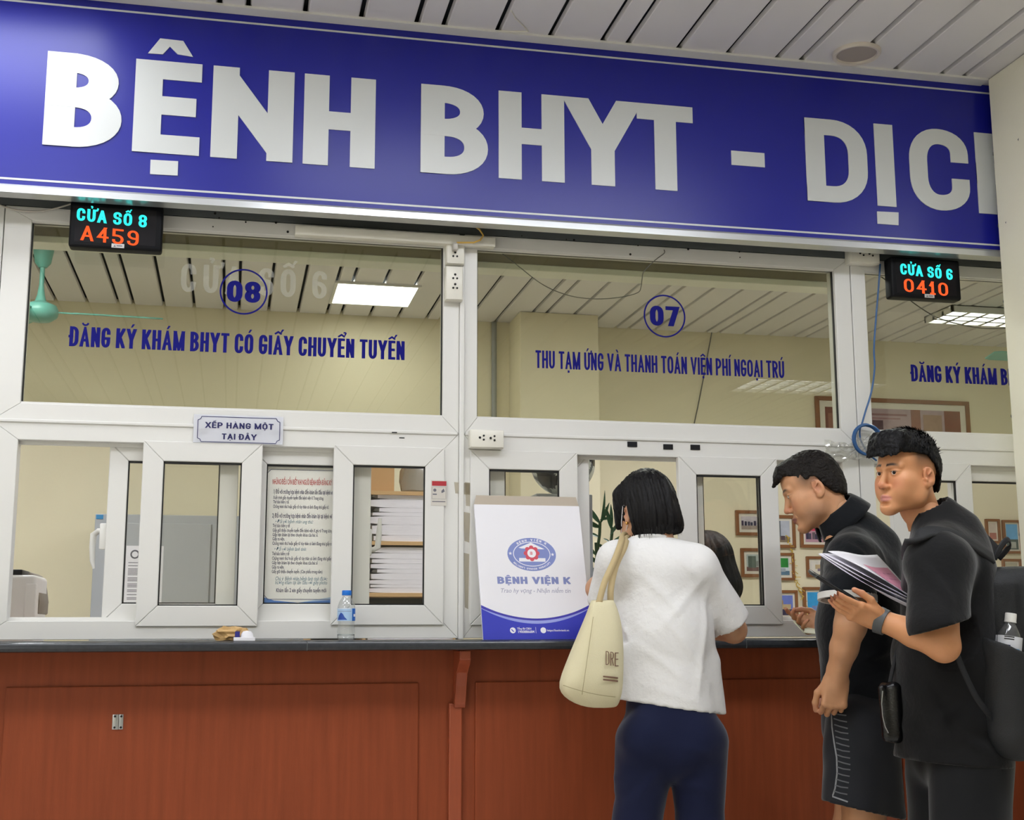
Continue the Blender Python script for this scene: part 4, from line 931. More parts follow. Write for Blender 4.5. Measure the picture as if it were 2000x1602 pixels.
MB().prism([E_(1014, 1071.5), E_(1038.5, 1061), E_(1066, 1074), E_(1058, 1074.2), E_(1020, 1073)], -.0010, -.0008, M=EM).build('logo_roof', lw, ev)
MB().prism([E_(1015, 1092), E_(1067.5, 1092), E_(1067.5, 1099), E_(1015, 1099)], -.0010, -.0008, M=EM).build('logo_base', lw, ev)
fc = (1040, 1082.5); c = E_(*fc); k1 = EW/213
MB().prism([(c[0]+k1*(12.2+3.6*abs(math.cos(4*t))**.7)*math.sin(t), c[1]+k1*(12.2+3.6*abs(math.cos(4*t))**.7)*math.cos(t)) for t in [2*PI*i/128 for i in range(128)]], -.0013, -.0009, M=EM).build('logo_flower', lr, ev)
ell(fc[0], fc[1], 8.6, 8.6, -.0016, lw, 'logo_disc', 32)
mb = MB()
for q in text_polys('IIB', .011, .004, .0012, .0014, .0008)[0]: mb.prism([(p[0]+c[0]-.0052, p[1]+c[1]-.0055) for p in q], -.0019, -.0017, M=EM)
mb.build('logo_initials', lr, ev)
def star(cx, cy, r):
    c = E_(cx, cy); return MB().prism([(c[0]+(r if i % 2 == 0 else r*.42)*math.sin(PI*i/5), c[1]+(r if i % 2 == 0 else r*.42)*math.cos(PI*i/5)) for i in range(10)], -.0008, -.0006, M=EM)
star(997.5, 1083, .0065).build('logo_star', lw, ev); star(1082, 1084.5, .0065).build('logo_star', lw, ev)
def arc_text(txt, a0, a1, rx, ry, h, w, up=True):
    mb = MB(); n = len(txt)
    for i, ch in enumerate(txt):
        if ch == ' ': continue
        t = a0+(a1-a0)*(i+.5)/n; c = E_(LC[0]+rx*math.cos(t), LC[1]-ry*math.sin(t)); tx, tz = -rx*math.sin(t), ry*math.cos(t)
        if not up: tx, tz = -tx, -tz
        if up: tx, tz = rx*math.sin(t), -ry*math.cos(t)
        L = math.hypot(tx, tz); tx /= L; tz /= L
        g, gw = glyph(ch, w, h, w*.3, h*.2)
        for q in g: mb.prism([(c[0]+(p[0]-gw/2)*tx-(p[1]-h/2)*tz, c[1]+(p[0]-gw/2)*tz+(p[1]-h/2)*tx) for p in q], -.0008, -.0006, M=EM)
    return mb
arc_text('BỆNH VIỆN K', 2.35, .8, 43, 28.6, .0082, .0066).build('logo_lettering', lw, ev)
arc_text('NATIONAL CANCER HOSPITAL', 3.72, 5.70, 43, 29, .0062, .0046, up=False).build('logo_lettering', lw, ev)
def env_text(txt, px0, px1, py, h, m, name, **kw):
    a, b = E_(px0, py), E_(px1, py); mb = MB()
    P, tw = text_polys(txt, 1.0, kw.get('asp', .8), kw.get('stem', .3), kw.get('bar', .22), kw.get('gap', .12), .45); k = (b[0]-a[0])/tw
    for i, q in enumerate(P): mb.prism([(a[0]+p[0]*k, a[1]+p[1]*h) for p in q], -.0004-i % 19*1e-5, -.0001, M=EM)
    return mb.build(name, m, ev)
env_text('BỆNH VIỆN K', 972, 1117, 1143, .0245, lt, 'lettering')
a, b = E_(977, 1160), E_(1115, 1160); small_text('Trao hy vọng - Nhận niềm tin', a[0], a[1], -.0004, .021, lt2, 'motto', ev, width=b[0]-a[0], shear=.25, M=EM, bold=.006)
for px in (1001, 1060.5): ell(px, 1232.5, 5.6, 5.6, -.0007, lw, 'contact_dot', 24)
c = E_(1001, 1232.5); mb = MB()
for qd in ribbon([(c[0]-.004, c[1]+.004), (c[0]-.0015, c[1]-.001), (c[0]+.004, c[1]-.004)], False, .0015, .0015, -1, 1, False): mb.prism(qd, -.0010, -.0008, M=EM)
mb.build('phone_mark', bl2, ev)
for txt, px0, px1, py, sz in (('Tổng đài CSKH', 1009.5, 1037, 1231, .009), ('1900886684', 1010.5, 1042, 1237.5, .012), ('https://benhvienk.vn', 1068, 1111, 1234.5, .009)):
    a, b = E_(px0, py), E_(px1, py); small_text(txt, a[0], a[1], -.0006, sz, lw, 'contact_line', ev, width=b[0]-a[0], M=EM, bold=.02)
a = E_(1046, 1238); MB().box(a[0], a[0]+.001, -.0006, -.0003, a[1], a[1]+.02, M=EM).build('divider', lw, ev)

# clear water bottle with a blue cap
def bottle(name, c, H, R, label, cap_m, body_m, parts):
    o = empty(name, c, label, 'bottle')
    prof = [(R*.7, 0), (R*.93, .006), (R, .02), (R*.95, .10*H), (R*1.0, .17*H), (R*.96, .24*H), (R*.9, .30*H), (R*.94, .36*H), (R*1.0, .42*H), (R*1.0, .63*H), (R*.97, .68*H), (R*.85, .76*H), (R*.62, .83*H), (R*.46, .87*H), (R*.44, .9*H)]
    MB().lathe(prof, (0, 0, 0), 36).build('body', body_m, o, smooth=True)
    cp = MB(); R2 = R*.54; cp.lathe([(R2, .9*H), (R2*1.02, .905*H), (R2, .985*H), (R2*.92, H), (0, H)], (0, 0, 0), 30); cp.build('cap', cap_m, o, smooth=30)
    return o
pet = clear('pet_plastic', 'f4f6f6', 2.2, .06, .07)
c = AT(675.5, 1248, -.10); bt = bottle('water_bottle', (c.x, -.10, ZC), .160, .0285, 'clear water bottle with a blue cap standing on the counter', mat('cap_blue', '0f6fd2', .35), pet, None)
def wrap(parent, R, z0, z1, a0, a1, m, name, n=24):
    mb = MB(); mb.grid(n, 1, lambda u, v: Vector((R*math.cos(a0+(a1-a0)*u), R*math.sin(a0+(a1-a0)*u), z0+(z1-z0)*v))); return mb.build(name, m, parent, smooth='all')
Hb = .160; Rb = .0289
lab = wrap(bt, Rb, .39*Hb, .64*Hb, -PI*.98, PI*.98, mat('label_pale_blue', 'a9c9ea', .35, var=.1), 'label', 48)
wrap(lab, Rb*1.008, .39*Hb, .635*Hb, -.95, .1, mat('label_blue', '0f63c4', .35), 'blue_panel'); wrap(lab, Rb*1.008, .575*Hb, .585*Hb, -2.8, -1.1, mat('label_grey_line', '8a90b0', .4), 'line'); wrap(lab, Rb*1.008, .625*Hb, .635*Hb, -2.8, -1.1, lw, 'line')
mb = MB()
for u0, u1, k in ((-2.75, -2.1, 0), (-2.55, -1.85, .03)):
    pts = [(-1, .43), (-.6, .50), (-.2, .555), (.05, .545), (.3, .52), (.6, .46), (1, .42)]
    for (a, b), (c_, d_) in zip(pts, pts[1:]):
        f = lambda s_, zz, r_=1.012+k*.2: Vector((Rb*r_*math.cos(-2.2+s_*.62), Rb*r_*math.sin(-2.2+s_*.62), zz*Hb-k*Hb))
        mb.b.faces.new([mb.b.verts.new(p) for p in (f(a, .41), f(c_, .41), f(c_, d_), f(a, b))])
    break
mb.build('mountain_print', mat('label_navy', '2a4fa8', .35, var=.3), lab)
wrap(lab, Rb*1.015, .475*Hb, .525*Hb, -.75, -.35, lw, 'white_mark')

# crumpled paper bag and a little box
c = AT(452, 1252, -.115); r7 = random.Random(21)
cr = MB(); bmesh.ops.create_icosphere(cr.b, subdivisions=3, radius=1)
for v in cr.b.verts:
    p = v.co.copy(); n = mnoise.noise(p*1.9+Vector((3, 1, 2)))*.5+abs(mnoise.noise(p*3.6+Vector((9, 4, 1))))*.55-.2
    p = p*(1+n*.75)
    v.co = Vector((c.x+p.x*.056, c.y+.018+p.y*.028, max(ZC+.001, ZC+.022+p.z*.026)))
cr.build('crumpled_paper_bag', mat('kraft_paper', 'c9a46c', .6, var=.25, scale=40), label='crumpled brown paper bag lying on the counter', cat='paper bag')
c = AT(477, 1252, -.15)
eb = empty('small_box', (c.x, -.15, ZC), 'small white and navy box on the counter in front of the crumpled bag', 'box')
MB().box(-.033, .033, -.012, .016, .0008, .012, .001).build('tray', white_paper, eb)
MB().box(-.029, -.014, -.008, .014, .0122, .03, .001).build('navy_end', mat('box_navy', '2b2b80', .4, var=.2), eb)
MB().lathe([(.0, .020), (.012, .018), (.018, .01), (.02, .0)][::-1], (.008, .002, .0122), 20, sy=.55).build('white_lump', white_paper, eb, smooth=True)
# ================================================================== SMOOTH BODIES (signed distance fields turned into one continuous skin)
def V3(p): return np.array(p, dtype=np.float32)
def vnoise(X, Y, Z, s, seed=0):
    rg = np.random.RandomState(seed); T = rg.uniform(-1, 1, (32, 32, 32)).astype(np.float32)
    x, y, z = X*s+100, Y*s+100, Z*s+100
    xi, yi, zi = np.floor(x).astype(int), np.floor(y).astype(int), np.floor(z).astype(int)
    fx, fy, fz = x-xi, y-yi, z-zi
    fx, fy, fz = (f*f*(3-2*f) for f in (fx, fy, fz)); out = 0
    for a in (0, 1):
        for b in (0, 1):
            for c in (0, 1): out = out+T[(xi+a) % 32, (yi+b) % 32, (zi+c) % 32]*(fx if a else 1-fx)*(fy if b else 1-fy)*(fz if c else 1-fz)
    return out
class SDF:
    def __init__(s, lo, hi, h):
        s.lo = V3(lo); s.h = h; s.n = np.maximum(4, np.ceil((V3(hi)-s.lo)/h).astype(int)+1)
        s.F = np.full(tuple(s.n), .25, np.float32); s.ax = [s.lo[i]+h*np.arange(s.n[i], dtype=np.float32) for i in range(3)]
    def win(s, lo, hi, m):
        sl = []
        for i in range(3):
            a = int(max(0, math.floor((lo[i]-m-s.lo[i])/s.h))); b = int(min(s.n[i], math.ceil((hi[i]+m-s.lo[i])/s.h)+1)); sl.append(slice(a, max(a, b)))
        return tuple(sl), s.ax[0][sl[0]][:, None, None], s.ax[1][sl[1]][None, :, None], s.ax[2][sl[2]][None, None, :]
    def put(s, sl, d, k, sub):
        f = s.F[sl]
        if f.size == 0: return s
        if sub:
            d = -d; hh = np.clip(.5-.5*(f-d)/k, 0, 1); s.F[sl] = f*(1-hh)+d*hh+k*hh*(1-hh)
        else:
            hh = np.clip(.5+.5*(f-d)/k, 0, 1); s.F[sl] = f*(1-hh)+d*hh-k*hh*(1-hh)
        return s
    def cone(s, a, b, r1, r2, k=.02, u=None, su=1.0, sub=False):
        a, b = V3(a), V3(b); R = max(r1, r2)*max(1, su)
        sl, X, Y, Z = s.win(np.minimum(a, b)-R, np.maximum(a, b)+R, k+2*s.h+.03)
        ba = b-a; L = float(ba@ba) or 1e-9
        t = np.clip(((X-a[0])*ba[0]+(Y-a[1])*ba[1]+(Z-a[2])*ba[2])/L, 0, 1)
        qx, qy, qz = X-a[0]-t*ba[0], Y-a[1]-t*ba[1], Z-a[2]-t*ba[2]
        if u is not None:
            u = V3(u)/np.linalg.norm(u); qu = (qx*u[0]+qy*u[1]+qz*u[2])*(1/su-1); qx, qy, qz = qx+u[0]*qu, qy+u[1]*qu, qz+u[2]*qu
        return s.put(sl, np.sqrt(qx*qx+qy*qy+qz*qz)-(r1+(r2-r1)*t), k, sub)
    def chain(s, pts, rs, k=.02, **kw):
        for i in range(len(pts)-1): s.cone(pts[i], pts[i+1], rs[i], rs[i+1], k, **kw)
        return s
    def ell(s, c, r, k=.02, R=None, sub=False):
        c, r = V3(c), V3(r); m = float(max(r)) if R is not None else None
        sl, X, Y, Z = s.win(c-(m if m else r), c+(m if m else r), k+2*s.h+.03)
        x, y, z = X-c[0], Y-c[1], Z-c[2]
        if R is not None: x, y, z = (R[0][i]*x+R[1][i]*y+R[2][i]*z for i in range(3))
        k0 = np.sqrt((x/r[0])**2+(y/r[1])**2+(z/r[2])**2); k1 = np.sqrt((x/r[0]**2)**2+(y/r[1]**2)**2+(z/r[2]**2)**2)
        return s.put(sl, k0*(k0-1)/np.maximum(k1, 1e-6), k, sub)
    def box(s, c, hs, rd, k=.01, R=None, sub=False):
        c, hs = V3(c), V3(hs); m = float(np.linalg.norm(hs))
        sl, X, Y, Z = s.win(c-m, c+m, k+2*s.h+.02); x, y, z = X-c[0], Y-c[1], Z-c[2]
        if R is not None: x, y, z = (R[0][i]*x+R[1][i]*y+R[2][i]*z for i in range(3))
        qx, qy, qz = abs(x)-hs[0]+rd, abs(y)-hs[1]+rd, abs(z)-hs[2]+rd
        d = np.sqrt(np.maximum(qx, 0)**2+np.maximum(qy, 0)**2+np.maximum(qz, 0)**2)+np.minimum(np.maximum(np.maximum(qx, qy), qz), 0)-rd
        return s.put(sl, d, k, sub)
    def cut(s, p, n, k=.004):
        """removes what lies on the side n points to"""
        p, n = V3(p), V3(n)/np.linalg.norm(n); d = (s.ax[0][:, None, None]-p[0])*n[0]+(s.ax[1][None, :, None]-p[1])*n[1]+(s.ax[2][None, None, :]-p[2])*n[2]
        hh = np.clip(.5-.5*(s.F-d)/k, 0, 1); s.F = (s.F*(1-hh)+d*hh+k*hh*(1-hh)).astype(np.float32); return s
    def xyz(s): return np.broadcast_arrays(s.ax[0][:, None, None], s.ax[1][None, :, None], s.ax[2][None, None, :])
    def wobble(s, fn, near=.05):
        m = abs(s.F) < near; i = np.nonzero(m); X, Y, Z = (s.ax[q][i[q]] for q in range(3)); s.F[m] += fn(X, Y, Z).astype(np.float32); return s
    def shell(s, t, keep=None):
        """hollow: keeps a skin of thickness t; keep(X,Y,Z) True stays solid"""
        inner = s.F+t; g = np.maximum(s.F, -inner)
        if keep is not None: X, Y, Z = s.xyz(); g = np.where(keep(X, Y, Z), s.F, g)
        s.F = g.astype(np.float32); return s
    def net(s):
        F = s.F; nx, ny, nz = F.shape; S_ = F < 0
        cnt = sum(S_[a:nx-1+a, b:ny-1+b, c:nz-1+c].astype(np.int8) for a in (0, 1) for b in (0, 1) for c in (0, 1))
        act = (cnt > 0) & (cnt < 8); I = np.argwhere(act); idx = np.full(act.shape, -1, np.int64); idx[act] = np.arange(len(I))
        co = [(a, b, c) for a in (0, 1) for b in (0, 1) for c in (0, 1)]
        val = np.stack([F[I[:, 0]+a, I[:, 1]+b, I[:, 2]+c] for a, b, c in co], 1)
        acc = np.zeros((len(I), 3)); n = np.zeros(len(I))
        for i in range(8):
            for j in range(i+1, 8):
                if sum(abs(co[i][q]-co[j][q]) for q in range(3)) != 1: continue
                m = (val[:, i] < 0) != (val[:, j] < 0); t = val[:, i]/np.where(m, val[:, i]-val[:, j], 1)
                p = np.array(co[i])[None]+t[:, None]*(np.array(co[j])-np.array(co[i]))[None]
                acc[m] += p[m]; n += m
        Vt = s.lo[None]+s.h*(I+acc/n[:, None]); faces = []
        for ax in range(3):
            o1, o2 = (ax+1) % 3, (ax+2) % 3
            A = np.take(S_, range(S_.shape[ax]-1), ax); B = np.take(S_, range(1, S_.shape[ax]), ax)
            E = np.argwhere(A != B); E = E[(E[:, o1] > 0) & (E[:, o2] > 0) & (E[:, o1] < F.shape[o1]-1) & (E[:, o2] < F.shape[o2]-1)]
            if not len(E): continue
            def g(d1, d2): q = E.copy(); q[:, o1] -= d1; q[:, o2] -= d2; return idx[q[:, 0], q[:, 1], q[:, 2]]
            Q = np.stack([g(1, 1), g(0, 1), g(0, 0), g(1, 0)], 1); fl = ~A[E[:, 0], E[:, 1], E[:, 2]]; Q[fl] = Q[fl][:, ::-1]; faces.append(Q)
        return Vt, np.concatenate(faces)
def smooth_mesh(Vt, Fc, it=1, lam=.5):
    e = np.concatenate([Fc[:, [0, 1]], Fc[:, [1, 2]], Fc[:, [2, 3]], Fc[:, [3, 0]]])
    for q in range(it):
        acc = np.zeros_like(Vt); c = np.zeros(len(Vt))
        np.add.at(acc, e[:, 0], Vt[e[:, 1]]); np.add.at(acc, e[:, 1], Vt[e[:, 0]]); np.add.at(c, e[:, 0], 1); np.add.at(c, e[:, 1], 1)
        Vt = Vt+(lam if q % 2 == 0 or it == 1 else -lam*.9)*(acc/np.maximum(c, 1)[:, None]-Vt)
    return Vt
def nets_obj(name, pieces, m, parent=None, tint=None, smooth=True):
    """pieces: list of (verts, quads[, tint]) joined into one mesh"""
    vs, fs, ts, o = [], [], [], 0
    for pc in pieces:
        vs.append(pc[0]); fs.append(pc[1]+o); o += len(pc[0]); ts.append(pc[2] if len(pc) > 2 else None)
    vs = np.concatenate(vs); fs = np.concatenate(fs); me = bpy.data.meshes.new(name)
    me.vertices.add(len(vs)); me.vertices.foreach_set('co', vs.astype(np.float32).ravel()); me.loops.add(fs.size); me.loops.foreach_set('vertex_index', fs.astype(np.int32).ravel())
    me.polygons.add(len(fs)); me.polygons.foreach_set('loop_start', np.arange(0, fs.size, 4, dtype=np.int32)); me.polygons.foreach_set('loop_total', np.full(len(fs), 4, np.int32))
    me.update(calc_edges=True); me.validate(); me.polygons.foreach_set('use_smooth', [smooth]*len(me.polygons)); me.materials.append(m)
    if tint is not None:
        at = me.color_attributes.new('tint', 'FLOAT_COLOR', 'POINT'); full = np.ones((len(vs), 4), np.float32); full[:, :3] = tint; q = 0
        for v, t in zip([p[0] for p in pieces], ts):
            if t is not None: full[q:q+len(v), :3] = t
            q += len(v)
        at.data.foreach_set('color', full.ravel())
    ob = bpy.data.objects.new(name, me); link(ob, parent); return ob
def rot_cols(right, fwd, up): return np.stack([V3(right), V3(fwd), V3(up)], 1)
def head_axes(fwd, pitch=0.0, roll=0.0):
    """fwd: horizontal facing direction; pitch down positive; returns 3x3 with columns right, forward, up"""
    f = V3((fwd[0], fwd[1], 0)); f /= np.linalg.norm(f); r = np.cross(f, (0, 0, 1)); c, s_ = math.cos(pitch), math.sin(pitch)
    f2 = f*c-V3((0, 0, 1))*s_; u = np.cross(r, f2); c, s_ = math.cos(roll), math.sin(roll); return rot_cols(r*c+u*s_, f2, u*c-r*s_)

def head_mesh(skin, lip, brow, older=False, fade=None, stub=None, neck=(-.078,), face=True):
    """a head in its own axes (x: right, y: forward, z: up; origin between the ears)"""
    s = SDF((-.105, -.125, -.165), (.105, .135, .15), .0027)
    s.ell((0, -.014, .045), (.073, .094, .083), .03).ell((0, .032, .045), (.06, .052, .06), .03)
    s.ell((0, .032, -.03), (.057, .052, .068), .03)
    for g in (-1, 1):
        s.cone((g*.058, -.008, -.035), (g*.05, .012, -.068), .017, .017, .025).cone((g*.05, .012, -.068), (g*.014, .076, -.094), .017, .017, .03)
        s.ell((g*.041, .056, -.014), (.023, .023, .02), .022)
        s.ell((g*.036, .062, -.045), (.02, .02, .022), .02)
    s.ell((0, .079, -.094), (.019, .016, .016), .02); s.ell((0, .062, -.06), (.036, .033, .03), .02)
    for g in (-1, 1): s.cone((g*.012, .086, .027), (g*.044, .072, .03), .0085, .008, .012)
    for g in (-1, 1): s.ell((g*.04, .03, -.035), (.026, .042, .045), .03)
    s.cone((0, .084, .018), (0, .1035, -.024), .0075, .0105, .012).ell((0, .1045, -.027), (.0115, .0105, .009), .007)
    for g in (-1, 1):
        s.ell((g*.0125, .094, -.031), (.0085, .0105, .0072), .006); s.ell((g*.0065, .1, -.0375), (.0036, .005, .003), .003, sub=True)
        s.ell((g*.031, .094, .0125), (.019, .0135, .0105), .012, sub=True)
        s.ell((g*.031, .0735, .0115), (.0165, .0145, .0128), .006)
        s.ell((g*.0315, .0905, .0105), (.0132, .0085, .0037), .003, sub=True)          # lid opening
    s.cone((0, .0965, -.0600), (0, .0965, -.0600), .005, .005, .004)
    for g in (-1, 1): s.cone((g*.004, .0965, -.0600), (g*.022, .084, -.0640), .0052, .0028, .005).cone((0, .0945, -.0710), (g*.017, .0855, -.0682), .0065, .004, .006)
    for g in (-1, 1): s.cone((0, .105, -.0652), (g*.024, .091, -.0657), .0019, .0015, .003, sub=True)
    s.ell((0, .098, -.083), (.02, .008, .005), .008, sub=True)
    for g in (-1, 1):                                                                    # ears
        R = np.array(((1, 0, 0), (0, 1, 0), (0, 0, 1)), float); a = .3*g; c_, s_ = math.cos(a), math.sin(a); R = np.array(((c_, -s_, 0), (s_, c_, 0), (0, 0, 1)), float); b = -.18; R = R @ np.array(((1, 0, 0), (0, math.cos(b), -math.sin(b)), (0, math.sin(b), math.cos(b))))
        s.ell((g*.079, -.012, -.002), (.006, .0185, .031), .006, R); s.ell((g*.079, -.006, -.026), (.006, .010, .011), .006)
        s.ell((g*.0855, -.008, .002), (.0078, .0115, .021), .003, R, sub=True); s.cone((g*.083, -.006, .004), (g*.084, -.013, .012), .003, .003, .004)
        s.ell((g*.082, .0005, -.012), (.004, .004, .006), .004)
    s.cone((0, -.034, -.05), (0, neck[0], -.17), .05, .055, .03, u=(1, 0, 0), su=1.04)
    if older:
        s.ell((0, .05, -.088), (.045, .03, .016), .02)
        for g in (-1, 1): s.cone((g*.018, .098, -.03), (g*.031, .084, -.058), .0022, .0018, .006, sub=True)
    Vt, Fc = s.net(); Vt = smooth_mesh(Vt, Fc, 2, .35)
    x, y, z = Vt.T; t = np.tile(np.array(lin(skin)[:3]), (len(Vt), 1))
    def mixc(mask, col):
        m = np.clip(mask, 0, 1)[:, None]; return t*(1-m)+np.array(lin(col)[:3])*m
    g = lambda a, b, c, ra, rb, rc: np.clip(1.35-np.sqrt(((x-a)/ra)**2+((y-b)/rb)**2+((z-c)/rc)**2), 0, 1)*1.6
    if face:
        t = mixc(.35*np.clip(1.2-np.sqrt(((abs(x)-.04)/.028)**2+((z+.022)/.026)**2), 0, 1)*(y > .02), 'c9745e')
        t = mixc(.3*g(0, .105, -.027, .016, .02, .012), 'c9705c')
        lm = np.clip(1.25-np.sqrt((x/.0225)**2+((z+.0652)/.0092)**2), 0, 1)*2.5*(y > .072); t = mixc(lm, lip)
        for sg in (-1, 1):
            xx = x*sg; q_ = np.clip((xx-.012)/.038, 0, 1); arcz = .0345+.0035*np.sin(q_*PI)-.0035*q_; bm_ = np.clip(1.25-abs(z-arcz)/.0048, 0, 1)*1.5*(xx > .011)*(xx < .050)*(y > .04)*np.clip((.052-xx)/.02, 0, 1); t = mixc(.72*bm_, brow)
            ln = np.clip(1.3-np.sqrt(((xx-.0315)/.0155)**2+((z-.0145)/.0028)**2), 0, 1)*1.6*(y > .06); t = mixc(.75*ln, '2a1a14')
            t = mixc(.5*np.clip(1.3-np.sqrt(((x-sg*.0065)/.004)**2+((z+.037)/.003)**2), 0, 1)*(y > .09), '5a2f22')
    if fade:
        f = np.clip((z-fade[0])/(fade[1]-fade[0]), 0, 1)*np.clip((.05-y)/.03, 0, 1)*np.clip((abs(x)-.03)/.02+(y < -.05), 0, 1)
        f = f*np.where((y > -.03) & (z < .02) & (abs(x) > .074), 0, 1); t = mixc(.85*f, fade[2])
    if stub:
        m = np.clip(1.15-np.sqrt(((y-.03)/.055)**2+((z+.075)/.04)**2), 0, 1)*.5+np.clip(1.2-np.sqrt((x/.028)**2+((z+.05)/.008)**2), 0, 1)*(y > .07)*.4; t = mixc(m*(z < -.03), stub)
    t = mixc(.35*np.clip(1.2-np.sqrt(((abs(x)-.078)/.012)**2+((y+.01)/.025)**2+(z/.035)**2), 0, 1), 'b9685a')
    return Vt, Fc, t
def place(pc, A, o, sc=1.0):
    return (sc*pc[0] @ A.T+V3(o)[None],)+tuple(pc[1:])
EYE_W = mat('eye_white', 'd6cfc6', .3, var=.05, spec=.3); EYE_I = mat('eye_iris', '1d110c', .25, var=.2, spec=.25)
def eyes(A, o, look, parent, sc=1.0):
    """two eyeballs; look: gaze direction in head axes"""
    lk = Vector(look).normalized()
    for g in (-1, 1):
        c = Vector((g*.031, .0742, .0112)); b = MB(); bmesh.ops.create_uvsphere(b.b, u_segments=28, v_segments=20, radius=.0131)
        rot = Vector((0, 0, 1)).rotation_difference(lk).to_matrix()
        for v in b.b.verts: v.co = rot @ v.co+c
        me = b.build('eye', [EYE_W, EYE_I], parent, smooth='all')
        for p in me.data.polygons: p.material_index = 1 if (Vector(p.center)-c).normalized().dot(lk) > .87 else 0
        M = Matrix([list(r) for r in A*sc]).to_4x4(); M.translation = Vector([float(q) for q in o]); me.data.transform(M)
def hand(s, wrist, fwd, palm, curls, side=1, k=.008, sc=1.0, thumb=None, spread=.05):
    """palm + five fingers; fwd: wrist to knuckles, palm: out of the palm, side +1 if the thumb is on fwd x palm's side"""
    W_ = V3(wrist); f = V3(fwd)/np.linalg.norm(fwd); n = V3(palm); n = n-f*(n@f); n /= np.linalg.norm(n); sd = np.cross(f, n)*side
    R = np.stack([sd, n, f], 1)
    s.box(W_+f*.047*sc, (.039*sc, .0135*sc, .047*sc), .012*sc, .012, R); s.cone(W_-f*.02, W_+f*.03*sc, .024*sc, .022*sc, .02, u=sd, su=1.15)
    s.ell(W_+f*.035*sc+sd*.024*sc+n*.008*sc, (.017*sc, .014*sc, .028*sc), .012, R); s.ell(W_+f*.035*sc-sd*.022*sc+n*.007*sc, (.014*sc, .012*sc, .03*sc), .012, R)
    tips = []
    for i, (off, L) in enumerate(((.0285, (.044, .027, .021)), (.0095, (.049, .031, .022)), (-.0095, (.045, .029, .021)), (-.0275, (.035, .022, .019)))):
        p = W_+f*(.09-.004*abs(i-1))*sc+sd*off*sc; a = 0; r = (.0093, .0085, .0078, .0068) if i < 3 else (.0082, .0075, .0068, .006)
        d0 = f+sd*(1.5-i)*spread; d0 /= np.linalg.norm(d0)
        s.ell(p-n*.003*sc, (.0105*sc,)*3, .008)
        for j in range(3):
            a += curls[i+1][j]; d = d0*math.cos(a)+n*math.sin(a); q = p+d*L[j]*sc; s.cone(p, q, r[j]*sc, r[j+1]*sc, .003); p = q
        tips.append((p, d, r[3]*sc))
    tp = thumb or ((.6, .75, .25), (.85, .45, .3), (.95, .25, .3)); p = W_+f*.022*sc+sd*.026*sc+n*.004*sc
    for j, L in enumerate((.044, .033, .026)):
        d = f*tp[j][0]+sd*tp[j][1]+n*tp[j][2]; d /= np.linalg.norm(d); q = p+d*L*sc; s.cone(p, q, (.0135, .0105, .0098)[j]*sc, (.0105, .0098, .008)[j]*sc, .005); p = q
    tips.append((p, d, .009*sc)); return tips
HAIRM = None
def hair_mat(name, col, scale=(160, 160, 12)):
    m = mat(name, col, .55, var=.5, scale=1.0, bump=.8, bscale=1.0, stretch=scale, spec=.22); return m
def strands(roots, name, m, parent, n=4, w=.0011):
    """tapered flat locks: list of (root, direction, length, droop vector)"""
    mb = MB()
    for p, d, L, g in roots:
        p, d, g = Vector(p), Vector(d).normalized(), Vector(g); sd = d.cross(Vector((.3, .5, .8))).normalized()
        prev = None
        for i in range(n+1):
            t = i/n; c = p+d*L*t+g*t*t; ww = w*(1-t)**.7
            a, b = mb.b.verts.new(c+sd*ww), mb.b.verts.new(c-sd*ww)
            if prev: mb.b.faces.new((prev[0], prev[1], b, a))
            prev = (a, b)
    return mb.build(name, m, parent, smooth='all', keep=True)
def folds(amp, seed, s1=9, s2=22, zs=.45):
    return lambda X, Y, Z: amp*(vnoise(X, Y, Z*zs, s1, seed)+.5*vnoise(X+.03*vnoise(X, Y, Z, 12, seed+3), Y, Z*.8, s2, seed+1))
def creases(lines, depth=.006, w=.012):
    """lines of (a, b): soft ridges along segments on cloth"""
    def fn(X, Y, Z):
        out = 0
        for a, b, dp in lines:
            a, b = V3(a), V3(b); ba = b-a; L = float(ba[0]**2+ba[2]**2); t = np.clip(((X-a[0])*ba[0]+(Z-a[2])*ba[2])/L, 0, 1)
            d2 = (X-a[0]-t*ba[0])**2+(Z-a[2]-t*ba[2])**2; out = out-dp*np.exp(-d2/(w*w))*np.sin(np.clip(t, 0.02, .98)*PI)**.5
        return out
    return fn
# ================================================================== PEOPLE
def P(px, py, Y): return V3(tuple(AT(px, py, Y)))
def up(v, dz): return V3((v[0], v[1], v[2]+dz))
def onz(v, z): return V3((v[0], v[1], z))
def off(v, dx=0, dy=0, dz=0): return V3((v[0]+dx, v[1]+dy, v[2]+dz))
def cloth(name, col, rough=.85, bump=.12, bs=700, sheen=.25, var=.08): return mat(name, col, rough, var=var, scale=9, bump=bump, bscale=bs, sheen=sheen, spec=.2)
black_tee = cloth('black_cotton', '151516', bump=.15, bs=60); black_shirt = cloth('black_linen', '101317', bump=.18, bs=60); white_tee = cloth('white_cotton', 'e4e3e1', sheen=.1, var=.02, bump=.35, bs=55)
navy_cloth = cloth('navy_trousers', '151b38'); short_cloth = cloth('charcoal_shorts', '26272b'); black_pants = cloth('black_trousers', '17181a')
skin_m = vcol('skin', .48, sss=.12, bump=.06, bscale=420, spec=.4)
shoe_m = mat('shoe_rubber', '2b2b2d', .6, var=.1)
